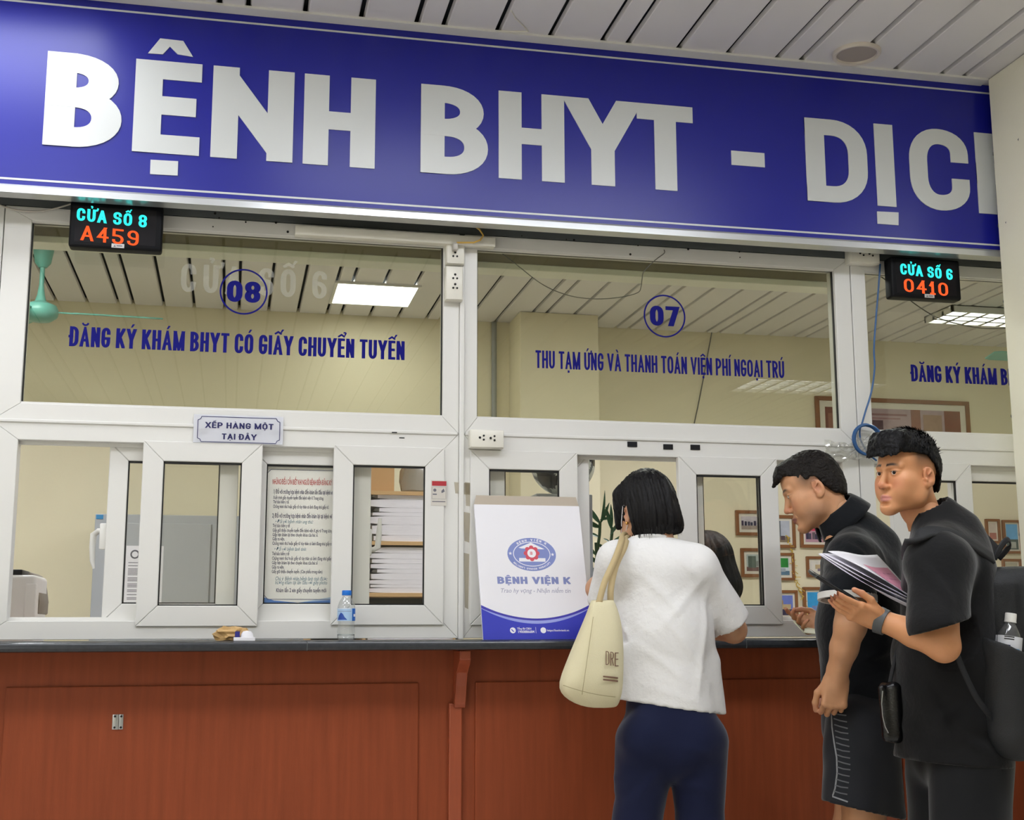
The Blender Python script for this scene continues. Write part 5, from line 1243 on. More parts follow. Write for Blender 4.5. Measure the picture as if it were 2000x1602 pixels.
def shoe(name, heel, fwd, parent, m=shoe_m):
    h = V3(heel); f = V3((fwd[0], fwd[1], 0)); f /= np.linalg.norm(f)
    s = SDF(h-.2, h+.32, .007); s.n  # a low shoe
    u = np.cross(f, (0, 0, 1))
    s.cone(h+V3((0, 0, .045)), h+f*.1+V3((0, 0, .045)), .042, .047, .03, u=u, su=.95).cone(h+f*.1+V3((0, 0, .038)), h+f*.2+V3((0, 0, .03)), .047, .036, .03, u=u, su=1.15)
    s.cone(h+V3((0, 0, .05)), h+f*.01+V3((0, 0, .09)), .042, .04, .03); s.cut(onz(h, .0), (0, 0, -1)); s.cut(onz(h, .105), (0, 0, 1))
    return nets_obj('shoe', [s.net()], m, parent)
def limb_piece(chains, h, k=.015, hands=(), tint=None, extra=None, seed=0, pad=.14):
    allp = np.array([p for c in chains for p in c[0]]); s = SDF(allp.min(0)-pad, allp.max(0)+pad, h)
    for c in chains: s.chain(c[0], c[1], k, **(c[2] if len(c) > 2 else {}))
    info = [hand(s, *a, **kw) for a, kw in hands]
    if extra: extra(s)
    Vt, Fc = s.net(); Vt = smooth_mesh(Vt, Fc, 2, .3); t = np.tile(np.array(lin(tint)[:3]), (len(Vt), 1))
    for tips in info:                                     # redder finger ends
        for p, d, r in tips:
            dd = np.linalg.norm(Vt-p[None], axis=1); m = np.clip(1.4-dd/.022, 0, .35)[:, None]; t = t*(1-m)+np.array(lin('c07a68')[:3])*m
    return (Vt, Fc, t), info
def nails(infos, parent, m):
    for tips in infos:
        for i, (p, d, r) in enumerate(tips): pass
def person(label, at): return empty('person', (float(at[0]), float(at[1]), 0), label, 'person')
def adopt(root, *obs):
    inv = Matrix.Translation(-root.location)
    for o in obs: o.parent = root; o.matrix_parent_inverse = inv
    return obs[0] if len(obs) == 1 else obs

# ------------------------------------------------------------------ woman in the white T-shirt, seen from behind
def build_woman():
    fw = V3((.2, .98, 0)); lat = V3((.98, -.2, 0))
    shL, shR = P(1204, 1096, -.44), P(1362, 1104, -.48); nk = P(1270, 1062, -.42)
    hip = P(1310, 1420, -.50); A = head_axes((-.24, .97), .22, .03); ho = P(1262, 1003, -.37)
    root = person('woman in a white T-shirt and navy trousers leaning at the open window', hip)
    skn = 'c99a78'
    hd = place(head_mesh(skn, 'b5695c', '2a201c', neck=(-.04,)), A, ho)
    elR, wrR = P(1433, 1231, -.37), P(1335, 1196, -.10); elL, wrL = P(1167, 1150, -.30), P(1240, 1180, -.08)
    wrR[2] = wrL[2] = 1.145
    chains = [([shR, elR, wrR], [.044, .0405, .027]), ([off(shL, .02), elL, wrL], [.042, .036, .026])]
    hands_ = [((wrR, (-.35, .9, -.05), (0, 0, -1), ((0, 0, 0), (.2, .3, .2), (.2, .3, .2), (.25, .3, .2), (.3, .3, .2))), dict(side=-1)), ((wrL, (.4, .9, -.05), (0, 0, -1), ((0, 0, 0), (.2, .3, .2), (.2, .3, .2), (.25, .3, .2), (.3, .3, .2))), dict(side=1))]
    arms, inf = limb_piece(chains, .0045, hands=hands_, tint=skn)
    s = SDF((hip[0]-.35, -.75, .0), (hip[0]+.35, -.15, 1.6), .011)
    s.cone(up(nk, -.04), V3(A @ V3((0, -.03, -.09)))+ho, .05, .05, .03); s.cone(shL, shR, .045, .045, .04).cone(P(1292, 1130, -.43), P(1300, 1260, -.45), .085, .08, .05, u=lat, su=1.3).cone(P(1300, 1260, -.45), up(hip, .0), .07, .075, .05, u=lat, su=1.25)
    fL, fR = V3((hip[0]-.12, -.47, 0)), V3((hip[0]+.10, -.50, 0)); kL, kR = P(1243, 1610, -.46), P(1368, 1610, -.48)
    for h0, kn, ft in ((P(1265, 1440, -.49), kL, fL), (P(1358, 1440, -.50), kR, fR)): s.chain([h0, kn, off(ft, 0, 0, .08)], [.075, .055, .04], .03)
    trunk = s.net(); trunk = (trunk[0], trunk[1], np.tile(np.array(lin(skn)[:3]), (len(trunk[0]), 1)))
    body = nets_obj('body', [trunk, arms, hd], skin_m, tint=np.array(lin(skn)[:3])); adopt(root, body)
    # T-shirt
    s = SDF((hip[0]-.33, -.72, .78), (hip[0]+.36, -.12, 1.5), .0062)
    s.cone(off(shL, .012, 0, -.012), off(shR, -.012, 0, -.012), .05, .05, .03); s.cone(up(nk, -.03), shR, .052, .05, .05).cone(up(nk, -.03), shL, .052, .048, .05)
    s.cone(P(1290, 1125, -.44), P(1298, 1240, -.455), .105, .108, .06, u=lat, su=1.26).cone(P(1298, 1240, -.455), P(1308, 1410, -.48), .108, .118, .05, u=lat, su=1.3)
    s.cone(P(1225, 1270, -.49), P(1213, 1400, -.49), .03, .05, .05).cone(P(1385, 1300, -.49), P(1398, 1420, -.49), .025, .035, .05)
    eR, eL = P(1426, 1216, -.42), P(1183, 1178, -.36)
    s.cone(shR, eR, .058, .068, .035).cone(shL, eL, .055, .06, .035)
    ln = [(P(1385, 1120, -.55), P(1290, 1240, -.62), .004), (P(1250, 1110, -.55), P(1320, 1180, -.6), .004), (P(1390, 1150, -.56), P(1370, 1370, -.62), .006), (P(1290, 1190, -.6), P(1400, 1330, -.62), .005), (P(1260, 1260, -.62), P(1350, 1330, -.64), .004), (P(1240, 1180, -.58), P(1225, 1360, -.62), .006), (P(1310, 1090, -.5), P(1370, 1130, -.56), .005), (P(1230, 1220, -.6), P(1245, 1390, -.62), .005), (P(1390, 1110, -.55), P(1420, 1190, -.5), .004), (P(1270, 1340, -.64), P(1390, 1380, -.64), .003), (P(1300, 1150, -.58), P(1385, 1270, -.6), .0035)]
    s.wobble(creases(ln, w=.011)); s.wobble(folds(.0045, 5, 8, 20))
    s.shell(.014, lambda X, Y, Z: Z > .95)
    a, b = P(1192, 1364, -.50), P(1414, 1397, -.53); d = b-a; n = np.cross(d, fw); n = n if n[2] < 0 else -n; s.cut(a, n, .003)
    s.cone(eR-(eR-shR)*.15, eR+(eR-shR)*.5, .053, .056, .004, sub=True); s.cone(eL, eL+(eL-shL)*.5, .045, .047, .004, sub=True)
    dR = eR-shR; dR /= np.linalg.norm(dR); 
    X, Y, Z = s.xyz(); m = X > float(P(1399, 1200, -.42)[0]); q = (X-eR[0])*(dR[0]+.0)+(Y-eR[1])*dR[1]+(Z-eR[2])*dR[2]; s.F = np.where(m & (Z > 1.0) & (q > -.12), np.maximum(s.F, q), s.F).astype(np.float32)
    dL = eL-shL; dL /= np.linalg.norm(dL); q = (X-eL[0])*dL[0]+(Y-eL[1])*dL[1]+(Z-eL[2])*dL[2]; m = (X < float(P(1196, 1180, -.38)[0])) & (Z > 1.1); s.F = np.where(m, np.maximum(s.F, q), s.F).astype(np.float32)
    s.cone(nk+V3((0, -.0, .0)), up(nk, .12), .052, .06, .006, u=lat, su=1.15, sub=True)
    Vt, Fc = s.net(); Vt = smooth_mesh(Vt, Fc, 3, .4); adopt(root, nets_obj('t_shirt', [(Vt, Fc)], white_tee))
    ring = [nk+lat*(.063*math.cos(t))+fw*(.056*math.sin(t))+V3((0, 0, .012-.014*math.sin(t)*.6)) for t in [2*PI*i/40 for i in range(41)]]
    adopt(root, MB().tube(ring, .007, 8).build('collar', white_tee, smooth=True))
    # trousers
    s = SDF((hip[0]-.3, -.72, .03), (hip[0]+.3, -.25, 1.0), .008)
    s.cone(P(1308, 1340, -.48), P(1310, 1455, -.49), .1, .112, .04, u=lat, su=1.28)
    for h0, kn, ft, dx in ((P(1262, 1450, -.49), kL, fL, -.01), (P(1362, 1450, -.50), kR, fR, .01)):
        s.chain([h0, kn, off(ft, 0, -.0, .07)], [.094, .072, .062], .018)
    for g in (1265, 1356): s.ell(P(g, 1440, -.54), (.075, .06, .075), .04)
    s.wobble(creases([(P(1205, 1590, -.56), P(1262, 1525, -.58), -.005), (P(1300, 1505, -.6), P(1250, 1560, -.58), .004), (P(1330, 1460, -.6), P(1390, 1470, -.6), .004), (P(1335, 1530, -.58), P(1390, 1550, -.58), .004), (P(1200, 1550, -.56), P(1225, 1520, -.58), .004)], w=.011)); s.wobble(folds(.0035, 8, 8, 18))
    s.cut((0, 0, .05), (0, 0, -1)); s.cut((0, 0, .99), (0, 0, 1)); Vt, Fc = s.net(); adopt(root, nets_obj('trousers', [(smooth_mesh(Vt, Fc, 2, .4), Fc)], navy_cloth))
    for ft in (fL, fR): adopt(root, shoe('shoe', ft, (.1, 1), None, mat('shoe_white', 'c9c7c2', .6)))
    # hair: short bob tucked behind the ear
    s = SDF((-.125, -.155, -.16), (.125, .14, .17), .0034)
    s.ell((0, -.012, .045), (.086, .105, .098), .03).ell((0, -.035, -.02), (.085, .088, .10), .03).ell((.02, -.03, -.055), (.07, .075, .06), .03)
    for g in (-1, 1): s.cone((g*.066, .03, .07), (g*.078, .052, -.03), .028, .012, .02)
    s.ell((0, .115, -.03), (.066, .085, .105), .02, sub=True); s.ell((-.095, -.004, -.022), (.035, .02, .04), .012, sub=True)
    s.cut((0, 0, -.084), (.12, .12, -1), .01)
    def hw(X, Y, Z):
        th = np.arctan2(X, -Y); return .0032*vnoise(th*.35, Z*.12, X*0, 22, 2)+.0022*vnoise(th*.6, Z*.1, X*0, 40, 4)+.0015*np.sin(th*55+6*vnoise(X, Y, Z, 18, 3))
    s.wobble(hw); Vt, Fc = s.net(); hm = hair_mat('black_hair', '0e0c0d', (60, 60, 6)); adopt(root, nets_obj('hair', [place((smooth_mesh(Vt, Fc, 1, .3), Fc), A, ho)], hm))
    rg = random.Random(3); rt = []
    for i in range(110):
        th = rg.uniform(-1.9, 1.9); p = V3((.084*math.sin(th), -.028-.088*math.cos(th), -.07+.012*math.sin(th)+rg.uniform(-.01, .006))); rt.append((A @ p+ho, A @ V3((.1*math.sin(th)+rg.uniform(-.1, .1), .12*math.cos(th), -1)), rg.uniform(.014, .024), V3((0, 0, 0))))
    adopt(root, strands(rt, 'hair_strands', hm, None))
    e = A @ V3((-.082, -.006, -.031))+ho; pearl = MB(); bmesh.ops.create_uvsphere(pearl.b, u_segments=16, v_segments=12, radius=.0055)
    for v in pearl.b.verts: v.co += Vector([float(q) for q in e+(-.002, -.006, -.004)])
    adopt(root, pearl.build('earring', mat('gold_earring', 'd8a45c', .2, metal=.8), smooth='all'))
    strap = [A @ V3(p)+ho for p in ((-.083, -.018, .012), (-.083, -.002, .03), (-.079, .03, -.02), (-.066, .06, -.05))]; st2 = [A @ V3(p)+ho for p in ((-.083, -.02, .01), (-.084, -.024, -.02), (-.08, .0, -.045), (-.064, .055, -.075))]
    adopt(root, MB().tube(strap, .0016, 6).tube(st2, .0016, 6).build('mask_strap', white_paper, smooth=True))
    mk = MB(); mk.grid(10, 8, lambda u, v: Vector([float(q) for q in A @ V3(((u-.5)*.125, .108-.9*(u-.5)**2*.16-.012*abs(v-.5), -.03-v*.068))+ho])); o = mk.build('face_mask', mat('mask_white', 'dfe3e6', .7), smooth='all'); solidify(o, .002); adopt(root, o)
    return root
build_woman()

# tote bag on her shoulder
def build_tote():
    secs = [(1172, 1157, 1196, .016), (1190, 1151, 1203, .028), (1215, 1142, 1210, .036), (1250, 1127, 1213, .046), (1300, 1107, 1214, .055), (1335, 1093, 1213, .056), (1352, 1097, 1211, .05), (1366, 1112, 1208, .04), (1377, 1135, 1204, .024), (1381, 1160, 1200, .008)]
    Yc = -.60; bag = MB(); n = 40; rings = []
    canvas = mat('cream_canvas', 'ddd4b0', .8, var=.06, scale=7, bump=.3, bscale=500)
    for py, a, b, dp in secs:
        p, q = AT(a, py, Yc), AT(b, py, Yc); cx, hw = (p.x+q.x)/2, (q.x-p.x)/2; ring = []
        for i in range(n):
            t = 2*PI*i/n; c, s_ = math.cos(t), math.sin(t); e = .75; ring.append(bag.b.verts.new((cx+hw*math.copysign(abs(c)**e, c), Yc+dp*math.copysign(abs(s_)**e, s_)+.004*mnoise.noise(Vector((c*2, s_*2, py*.03))), (p.z+q.z)/2)))
        rings.append(ring)
    for a, b in zip(rings, rings[1:]):
        for i in range(n): bag.b.faces.new((a[i], a[(i+1) % n], b[(i+1) % n], b[i]))
    bag.b.faces.new(rings[-1]); 
    for v in bag.b.verts: v.co += Vector((0, .007*mnoise.noise(v.co*9)+.004*mnoise.noise(v.co*21), 0))
    o = bag.build('tote_bag', canvas, smooth='all', label='cream canvas tote bag hanging from the shoulder of the woman', cat='bag'); solidify(o, .003, 1)
    sb = o.modifiers.new('s', 'SUBSURF'); sb.levels = sb.render_levels = 1
    stm = mat('tan_webbing', 'c0ab80', .8, var=.08, scale=20, bump=.2, bscale=900)
    def strap(pts, w, nm='strap'):
        mb = MB(); Pp = [AT(*q) for q in pts]; prev = None
        C_ = []
        for i in range(len(Pp)-1):
            a, b, c, d = Pp[max(i-1, 0)], Pp[i], Pp[i+1], Pp[min(i+2, len(Pp)-1)]
            for k in range(6): t = k/6; C_.append(.5*((2*b)+(c-a)*t+(2*a-5*b+4*c-d)*t*t+(3*b-a-3*c+d)*t*t*t))
        C_.append(Pp[-1])
        for i, p in enumerate(C_):
            t = (C_[min(i+1, len(C_)-1)]-C_[max(i-1, 0)]).normalized(); sd = t.cross(Vector((.25, 1, .1))).normalized()*w
            a, b = mb.b.verts.new(p+sd), mb.b.verts.new(p-sd)
            if prev: mb.b.faces.new((prev[0], prev[1], b, a))
            prev = (a, b)
        s_ = mb.build(nm, stm, o, smooth='all'); solidify(s_, .003)
    strap([(1168, 1185, -.62), (1180, 1140, -.61), (1200, 1095, -.575), (1211, 1066, -.535), (1217, 1046, -.46), (1222, 1050, -.38), (1215, 1085, -.31)], .0095)
    strap([(1193, 1190, -.60), (1193, 1150, -.60), (1203, 1105, -.57), (1219, 1070, -.53), (1224, 1052, -.46), (1228, 1056, -.38), (1222, 1090, -.31)], .0095)
    br = mat('brown_print', '7a5a48', .6)
    def sy(px, py):
        for (y0, a0, b0, d0), (y1, a1, b1, d1) in zip(secs, secs[1:]):
            if y0 <= py <= y1:
                t = (py-y0)/(y1-y0); a, b, d = a0+(a1-a0)*t, b0+(b1-b0)*t, d0+(d1-d0)*t; u = (px-(a+b)/2)/((b-a)/2); return Yc-d*max(0, 1-abs(u)**2.67)**.375-.0115
        return Yc
    def ink(polys, name, m_=None):
        mb = MB()
        for i, q in enumerate(polys):
            vs = [AT(x, y, sy(x, y)-i % 5*2e-4) for x, y in q]
            try: mb.b.faces.new([mb.b.verts.new(v) for v in vs])
            except ValueError: pass
        so = mb.build(name, m_ or br, o); solidify(so, .0006)
    for r_, y0 in ((0, 1320), (1, 1326)): ink([[(1178+i*3.2, y0+i*.35), (1181.4+i*3.2, y0+.3+i*.35), (1181.4+i*3.2, y0+3.6+i*.35), (1178+i*3.2, y0+3.2+i*.35)] for i in range(9)], 'printed_stripe')
    sm_ = mat('canvas_seam', 'a89c74', .8)
    ink([[(1158-i*1.15, 1205+i*8), (1159.3-i*1.15, 1205+i*8), (1158.2-i*1.15, 1213+i*8), (1156.9-i*1.15, 1213+i*8)] for i in range(19)], 'seam', sm_)
    ink([[(1100+i*6, 1338+i*2.2-.05*i*i), (1106+i*6, 1340.2+i*2.1-.05*i*i), (1106+i*6, 1341.4+i*2.1-.05*i*i), (1100+i*6, 1339.2+i*2.2-.05*i*i)] for i in range(17)], 'seam', sm_)
    L_ = []
    for ch, x0 in (('D', 1183), ('R', 1192), ('E', 1201)):
        g, w = glyph(ch, 7, 27, 1.5, 1.6)
        for q in g:
            xs = [p_[0] for p_ in q]
            L_.append([(x0+p_[0], 1299-p_[1]+(x0-1183)*.15) for p_ in q])
    ink(L_, 'lettering')
    return o
build_tote()

# ------------------------------------------------------------------ older man in the black shirt, bending to the window
def build_older():
    P = lambda px, py, Y: V3(tuple(AT(px, py, Y+.05)))
    A = head_axes((-.93, .37), .40, -.03); ear = P(1597, 952, -.52); ho = ear-A @ V3((-.079, -.010, -.002)); hip = P(1680, 1370, -.47)
    root = person('older man in a black shirt and striped shorts bending toward the window', hip); skn = 'cb966f'
    hd = place(head_mesh(skn, '8f5a50', '1d1613', older=True, fade=(-.005, .045, '4a3a32'), stub='6b5548', neck=(-.012,)), A, ho)
    shL, shR = P(1668, 1092, -.64), P(1672, 1090, -.30); elL, wrL = P(1661, 1222, -.74), P(1634, 1322, -.66)
    elR, wrR = P(1700, 1225, -.24), P(1618, 1219, -.215)
    hands_ = [((wrL, (-.12, .06, -1), (.25, .97, .0), ((0, 0, 0), (.9, 1.2, .8), (.95, 1.25, .8), (1.0, 1.3, .8), (1.0, 1.3, .8))), dict(side=-1, sc=1.0, thumb=((.75, .5, .35), (.95, .05, .35), (.9, -.2, .4)))),
              ((wrR, (-1, .12, -.02), (-.05, -.75, .55), ((0, 0, 0), (.35, .35, .25), (.6, .6, .4), (.75, .7, .4), (.8, .8, .4))), dict(side=1, sc=.96, thumb=((.75, .62, .1), (.95, .1, .1), (.97, -.15, .1))))]
    arms, inf = limb_piece([([shL, elL, (elL+wrL)/2+V3((0, -.005, .01)), wrL], [.05, .047, .041, .030]), ([shR, elR, wrR], [.05, .043, .030])], .0036, hands=hands_, tint=skn)
    kn = P(1688, 1625, -.56); knR = P(1665, 1625, -.36); fL, fR = V3((kn[0]+.06, -.52, 0)), V3((knR[0]+.02, -.31, 0))
    s = SDF((hip[0]-.4, -.85, 0), (hip[0]+.4, -.1, 1.72), .011)
    s.cone(P(1672, 1040, -.46), A @ V3((0, -.035, -.09))+ho, .056, .053, .03); s.cone(shL, shR, .05, .05, .04).cone(P(1678, 1110, -.47), P(1682, 1250, -.47), .09, .09, .05, u=(0, 1, 0), su=1.3).cone(P(1682, 1250, -.47), hip, .09, .1, .05, u=(0, 1, 0), su=1.3)
    s.chain([P(1684, 1420, -.57), kn, off(fL, .0, 0, .25), off(fL, 0, 0, .07)], [.09, .062, .055, .038], .03).chain([P(1690, 1420, -.37), knR, off(fR, 0, 0, .25), off(fR, 0, 0, .07)], [.09, .06, .055, .038], .03)
    Vt, Fc = s.net(); trunk = (Vt, Fc, np.tile(np.array(lin(skn)[:3]), (len(Vt), 1)))
    adopt(root, nets_obj('body', [trunk, arms, hd], skin_m, tint=np.array(lin(skn)[:3])))
    eyes(A, ho, (0, .9, -.42), root)
    for o in [c for c in root.children if c.name.startswith('eye')]: o.matrix_parent_inverse = Matrix.Translation(-root.location)
    base = P(1643, 1013, -.46); axis = V3((-.62, 0, .78)); b1 = V3((.78, 0, .62)); b2 = V3((0, 1, 0))
    # shirt
    s = SDF((hip[0]-.33, -.92, .82), (hip[0]+.33, -.1, 1.56), .006)
    s.cone(off(shL, 0, .03), off(shR, 0, -.03), .062, .062, .04); nb = P(1672, 1046, -.46); s.cone(nb, shL, .062, .06, .06).cone(nb, shR, .062, .06, .06)
    s.cone(P(1676, 1110, -.47), P(1676, 1225, -.47), .112, .118, .06, u=(0, 1, 0), su=1.42).cone(P(1676, 1225, -.47), P(1680, 1372, -.47), .118, .112, .05, u=(0, 1, 0), su=1.4)
    s.cone(P(1712, 1075, -.48), P(1720, 1180, -.5), .08, .08, .05); s.cone(base-axis*.06, base-axis*.012, .085, .068, .04)
    eL = P(1655, 1166, -.735); s.cone(off(shL, -.01, -.0, -.01), eL, .068, .085, .045); eR = P(1690, 1180, -.22); s.cone(shR, eR, .066, .075, .04)
    ln = [(P(1640, 1060, -.66), P(1690, 1090, -.72), .006), (P(1620, 1100, -.74), P(1700, 1120, -.76), .004), (P(1625, 1130, -.78), P(1690, 1110, -.78), .003), (P(1690, 1200, -.66), P(1740, 1260, -.66), .007), (P(1680, 1300, -.66), P(1745, 1270, -.66), .006), (P(1690, 1060, -.6), P(1740, 1120, -.64), .006), (P(1695, 1340, -.66), P(1745, 1320, -.66), .005)]
    s.wobble(creases(ln, w=.013)); s.wobble(folds(.006, 11, 7, 18)); s.shell(.014, lambda X, Y, Z: Z > 1.0)
    s.cut(P(1680, 1362, -.47), (.0, 0, -1)); dL = V3((-.1, -.12, -1.0)); dL /= np.linalg.norm(dL)
    X, Y, Z = s.xyz(); q = (X-eL[0])*dL[0]+(Y-eL[1])*dL[1]+(Z-eL[2])*dL[2]; dist = np.sqrt((X-eL[0])**2+(Y-eL[1])**2+(Z-eL[2])**2); m = (dist < .15) & (Y < -.58)
    s.F = np.where(m, np.maximum(s.F, q), s.F).astype(np.float32); s.cone(eL+dL*.005, eL+dL*.06, .06, .064, .004, sub=True)
    s.cone(base-axis*.0, base+axis*.1, .044, .056, .006, sub=True)
    Vt, Fc = s.net(); adopt(root, nets_obj('shirt', [(smooth_mesh(Vt, Fc, 2, .4), Fc)], black_shirt))
    cuff_m = mat('white_trim', 'd3d0ca', .7, var=.05)
    cf = MB(); u1 = np.cross(dL, (0, 1, 0)); u1 /= np.linalg.norm(u1); u2 = np.cross(dL, u1)
    for i in range(40):
        t0, t1 = 2*PI*i/40, 2*PI*(i+1)/40; pr = lambda t, r, d: Vector([float(q) for q in eL+u1*(r*1.03*math.cos(t))+u2*(r*math.sin(t))+dL*d])
        for r_ in ((.0855, .082),):
            v = [cf.b.verts.new(x) for x in (pr(t0, .0865, -.006), pr(t1, .0865, -.006), pr(t1, .0865, .013), pr(t0, .0865, .013), pr(t0, .077, -.006), pr(t1, .077, -.006), pr(t1, .077, .013), pr(t0, .077, .013))]
            for f in ((0, 1, 2, 3), (4, 7, 6, 5), (3, 2, 6, 7), (0, 4, 5, 1)): cf.b.faces.new([v[k] for k in f])
    bmesh.ops.remove_doubles(cf.b, verts=cf.b.verts, dist=1e-5); o = cf.build('sleeve_trim', cuff_m, smooth=30); o['label'] = 'white sleeve trim'; adopt(root, o)
    # collar: a stand round the neck, higher behind
    cn = MB()
    def cfn(u, v):
        t = 2*PI*(.015+.97*u)+PI; r = .067+.004*(1-v); return Vector([float(q) for q in base+b1*(r*1.08*math.cos(t))+b2*(r*math.sin(t))+axis*(-.012+.058*v)])
    cn.grid(40, 5, cfn); o = cn.build('collar', black_shirt, smooth='all'); solidify(o, .005); adopt(root, o)
    def ffn(u, v):
        t = 2*PI*(.02+.96*u)+PI; r = .069+.027*v; return Vector([float(q) for q in base+b1*(r*1.08*math.cos(t))+b2*(r*math.sin(t))+axis*(.046-.064*v+.006*math.sin(PI*v))])
    cn = MB(); cn.grid(40, 6, ffn); o = cn.build('collar_flap', black_shirt, smooth='all'); solidify(o, .005); adopt(root, o)
    # shorts
    s = SDF((hip[0]-.3, -.85, .55), (hip[0]+.3, -.15, 1.02), .0065)
    s.cone(P(1680, 1350, -.47), P(1680, 1430, -.47), .108, .112, .04, u=(0, 1, 0), su=1.35)
    hL, hR = P(1668, 1592, -.60), P(1700, 1610, -.36); s.cone(P(1674, 1420, -.57), hL, .098, .1, .03).cone(P(1690, 1420, -.38), hR, .1, .1, .03); s.cone(P(1708, 1430, -.6), P(1735, 1590, -.6), .07, .05, .05)
    s.wobble(folds(.007, 14, 7, 16)); s.shell(.014, lambda X, Y, Z: Z > .74); s.cut(P(1660, 1577, -.6), (-.24, 0, -1)); s.cut((0, 0, .995), (0, 0, 1))
    Vt, Fc = s.net(); sho = adopt(root, nets_obj('shorts', [(smooth_mesh(Vt, Fc, 2, .4), Fc)], short_cloth))
    # pale side stripe and ladder bars, laid on the cloth by nearest points
    from mathutils.bvhtree import BVHTree
    bv = BVHTree.FromPolygons([Vector(v) for v in Vt.tolist()], Fc.tolist())
    def on(px, py, lift=.0015):
        d = (AT(px, py, 0)-CAM_P).normalized(); hit = bv.ray_cast(CAM_P, d)
        if hit[0] is None: return None
        return hit[0]-d*lift
    def band(pts, w, name, mm):
        mb = MB(); prev = None
        for i in range(len(pts)-1):
            for k in range(8):
                t = k/8; a = on(pts[i][0]*(1-t)+pts[i+1][0]*t, pts[i][1]*(1-t)+pts[i+1][1]*t)
                if a is None: prev = None; continue
                dx, dz = pts[i+1][0]-pts[i][0], pts[i+1][1]-pts[i][1]; L = math.hypot(dx, dz); sdv = (_rt*(dz/L)+_up*(dx/L))*w
                p, q = mb.b.verts.new(a+sdv), mb.b.verts.new(a-sdv)
                if prev: mb.b.faces.new((prev[0], prev[1], q, p))
                prev = (p, q)
        o = mb.build(name, mm); solidify(o, .0012); adopt(root, o); return o
    gm = mat('pale_grey_print', '8d8f92', .6, var=.1); gm2 = mat('mid_grey_print', '5b5d61', .6, var=.1)
    band([(1634, 1383), (1624, 1386), (1625, 1420), (1629, 1450), (1634, 1480), (1635, 1510), (1631, 1540), (1626, 1556), (1660, 1568)], .0022, 'stripe', gm)
    for i in range(14):
        y0 = 1392+i*11.8; x0 = 1627+8*math.sin(min(1, i/9)*1.5)-(max(0, i-9)*1.5); band([(x0, y0), (x0+12, y0+4), (x0+28, y0+6+(i % 3))], .0019, 'stripe', gm2)
    for ft in (fL, fR): adopt(root, shoe('shoe', ft, (-1, .1), None))
    # hair, cropped close
    s = SDF((-.12, -.14, -.13), (.12, .14, .17), .0032)
    s.ell((0, -.013, .046), (.0765, .0985, .0885), .03).ell((0, .042, .078), (.058, .056, .05), .03).ell((0, -.055, -.012), (.0635, .0525, .066), .03)
    for p in ((-.034, .098, .078), (-.018, .108, .070), (.004, .112, .066), (.024, .106, .072)): s.cone((p[0], .07, .108), p, .012, .0035, .012)
    X, Y, Z = s.xyz(); yb = np.interp(Y, [-.12, -.085, -.06, -.035, -.02, -.005, .012, .03, .045, .07, .12], [-.052, -.052, -.04, -.005, .035, .042, .04, .046, .066, .080, .058]); s.F = np.maximum(s.F, (yb-Z)*.6).astype(np.float32)
    s.wobble(lambda X, Y, Z: .0022*vnoise(X, Y, Z, 90, 6)+.0016*vnoise(X, Y, Z, 190, 7)+.002*vnoise(X, Y, Z, 30, 8)); Vt, Fc = s.net(); hm = hair_mat('dark_brown_hair', '1b1613', (120, 120, 120)); adopt(root, nets_obj('hair', [place((Vt, Fc), A, ho)], hm))
    rg = random.Random(8); rt = []
    for i in range(500):
        th = rg.uniform(-PI, PI); ph = rg.uniform(-.1, 1.4); n_ = V3((math.cos(ph)*math.sin(th), math.cos(ph)*math.cos(th), math.sin(ph))); p = n_*V3((.078, .099, .089))+V3((0, -.013, .046))
        if p[1] > .06 and p[2] < .085: continue
        if p[2] < np.interp(p[1], [-.12, -.06, -.035, 0, .05], [-.05, -.03, .0, .045, .07]): continue
        rt.append((A @ p+ho, A @ (n_*.5+V3((0, .75, -.1))), rg.uniform(.008, .016), A @ (V3((0, 0, -.004)))))
    for i in range(60): x = rg.uniform(-.04, .04); rt.append((A @ V3((x, .085, .098))+ho, A @ V3((x*2, .8, -.75)), rg.uniform(.03, .04), V3((0, 0, 0))))
    adopt(root, strands(rt, 'hair_strands', hm, None, 3, .0009))
    return root, wrR
older, WR_OLD = build_older()
# passbook in his hand
bk = empty('booklet', (0, 0, 0), 'small open cream booklet in the hand of the older man over the counter', 'booklet')
Yk = -.225
for nm, q in (('page', [(1549, 1213, Yk-.01), (1570, 1236, Yk-.03), (1570, 1236, Yk+.05), (1552, 1212, Yk+.05)]), ('cover', [(1570, 1236, Yk-.03), (1602, 1240, Yk-.03), (1604, 1226, Yk+.07), (1572, 1224, Yk+.06)])):
    mb = MB(); mb.b.faces.new([mb.b.verts.new(AT(*v)) for v in q]); o = mb.build(nm, mat('booklet_cream', 'd9d8b8', .6, var=.05), bk); solidify(o, .0022)

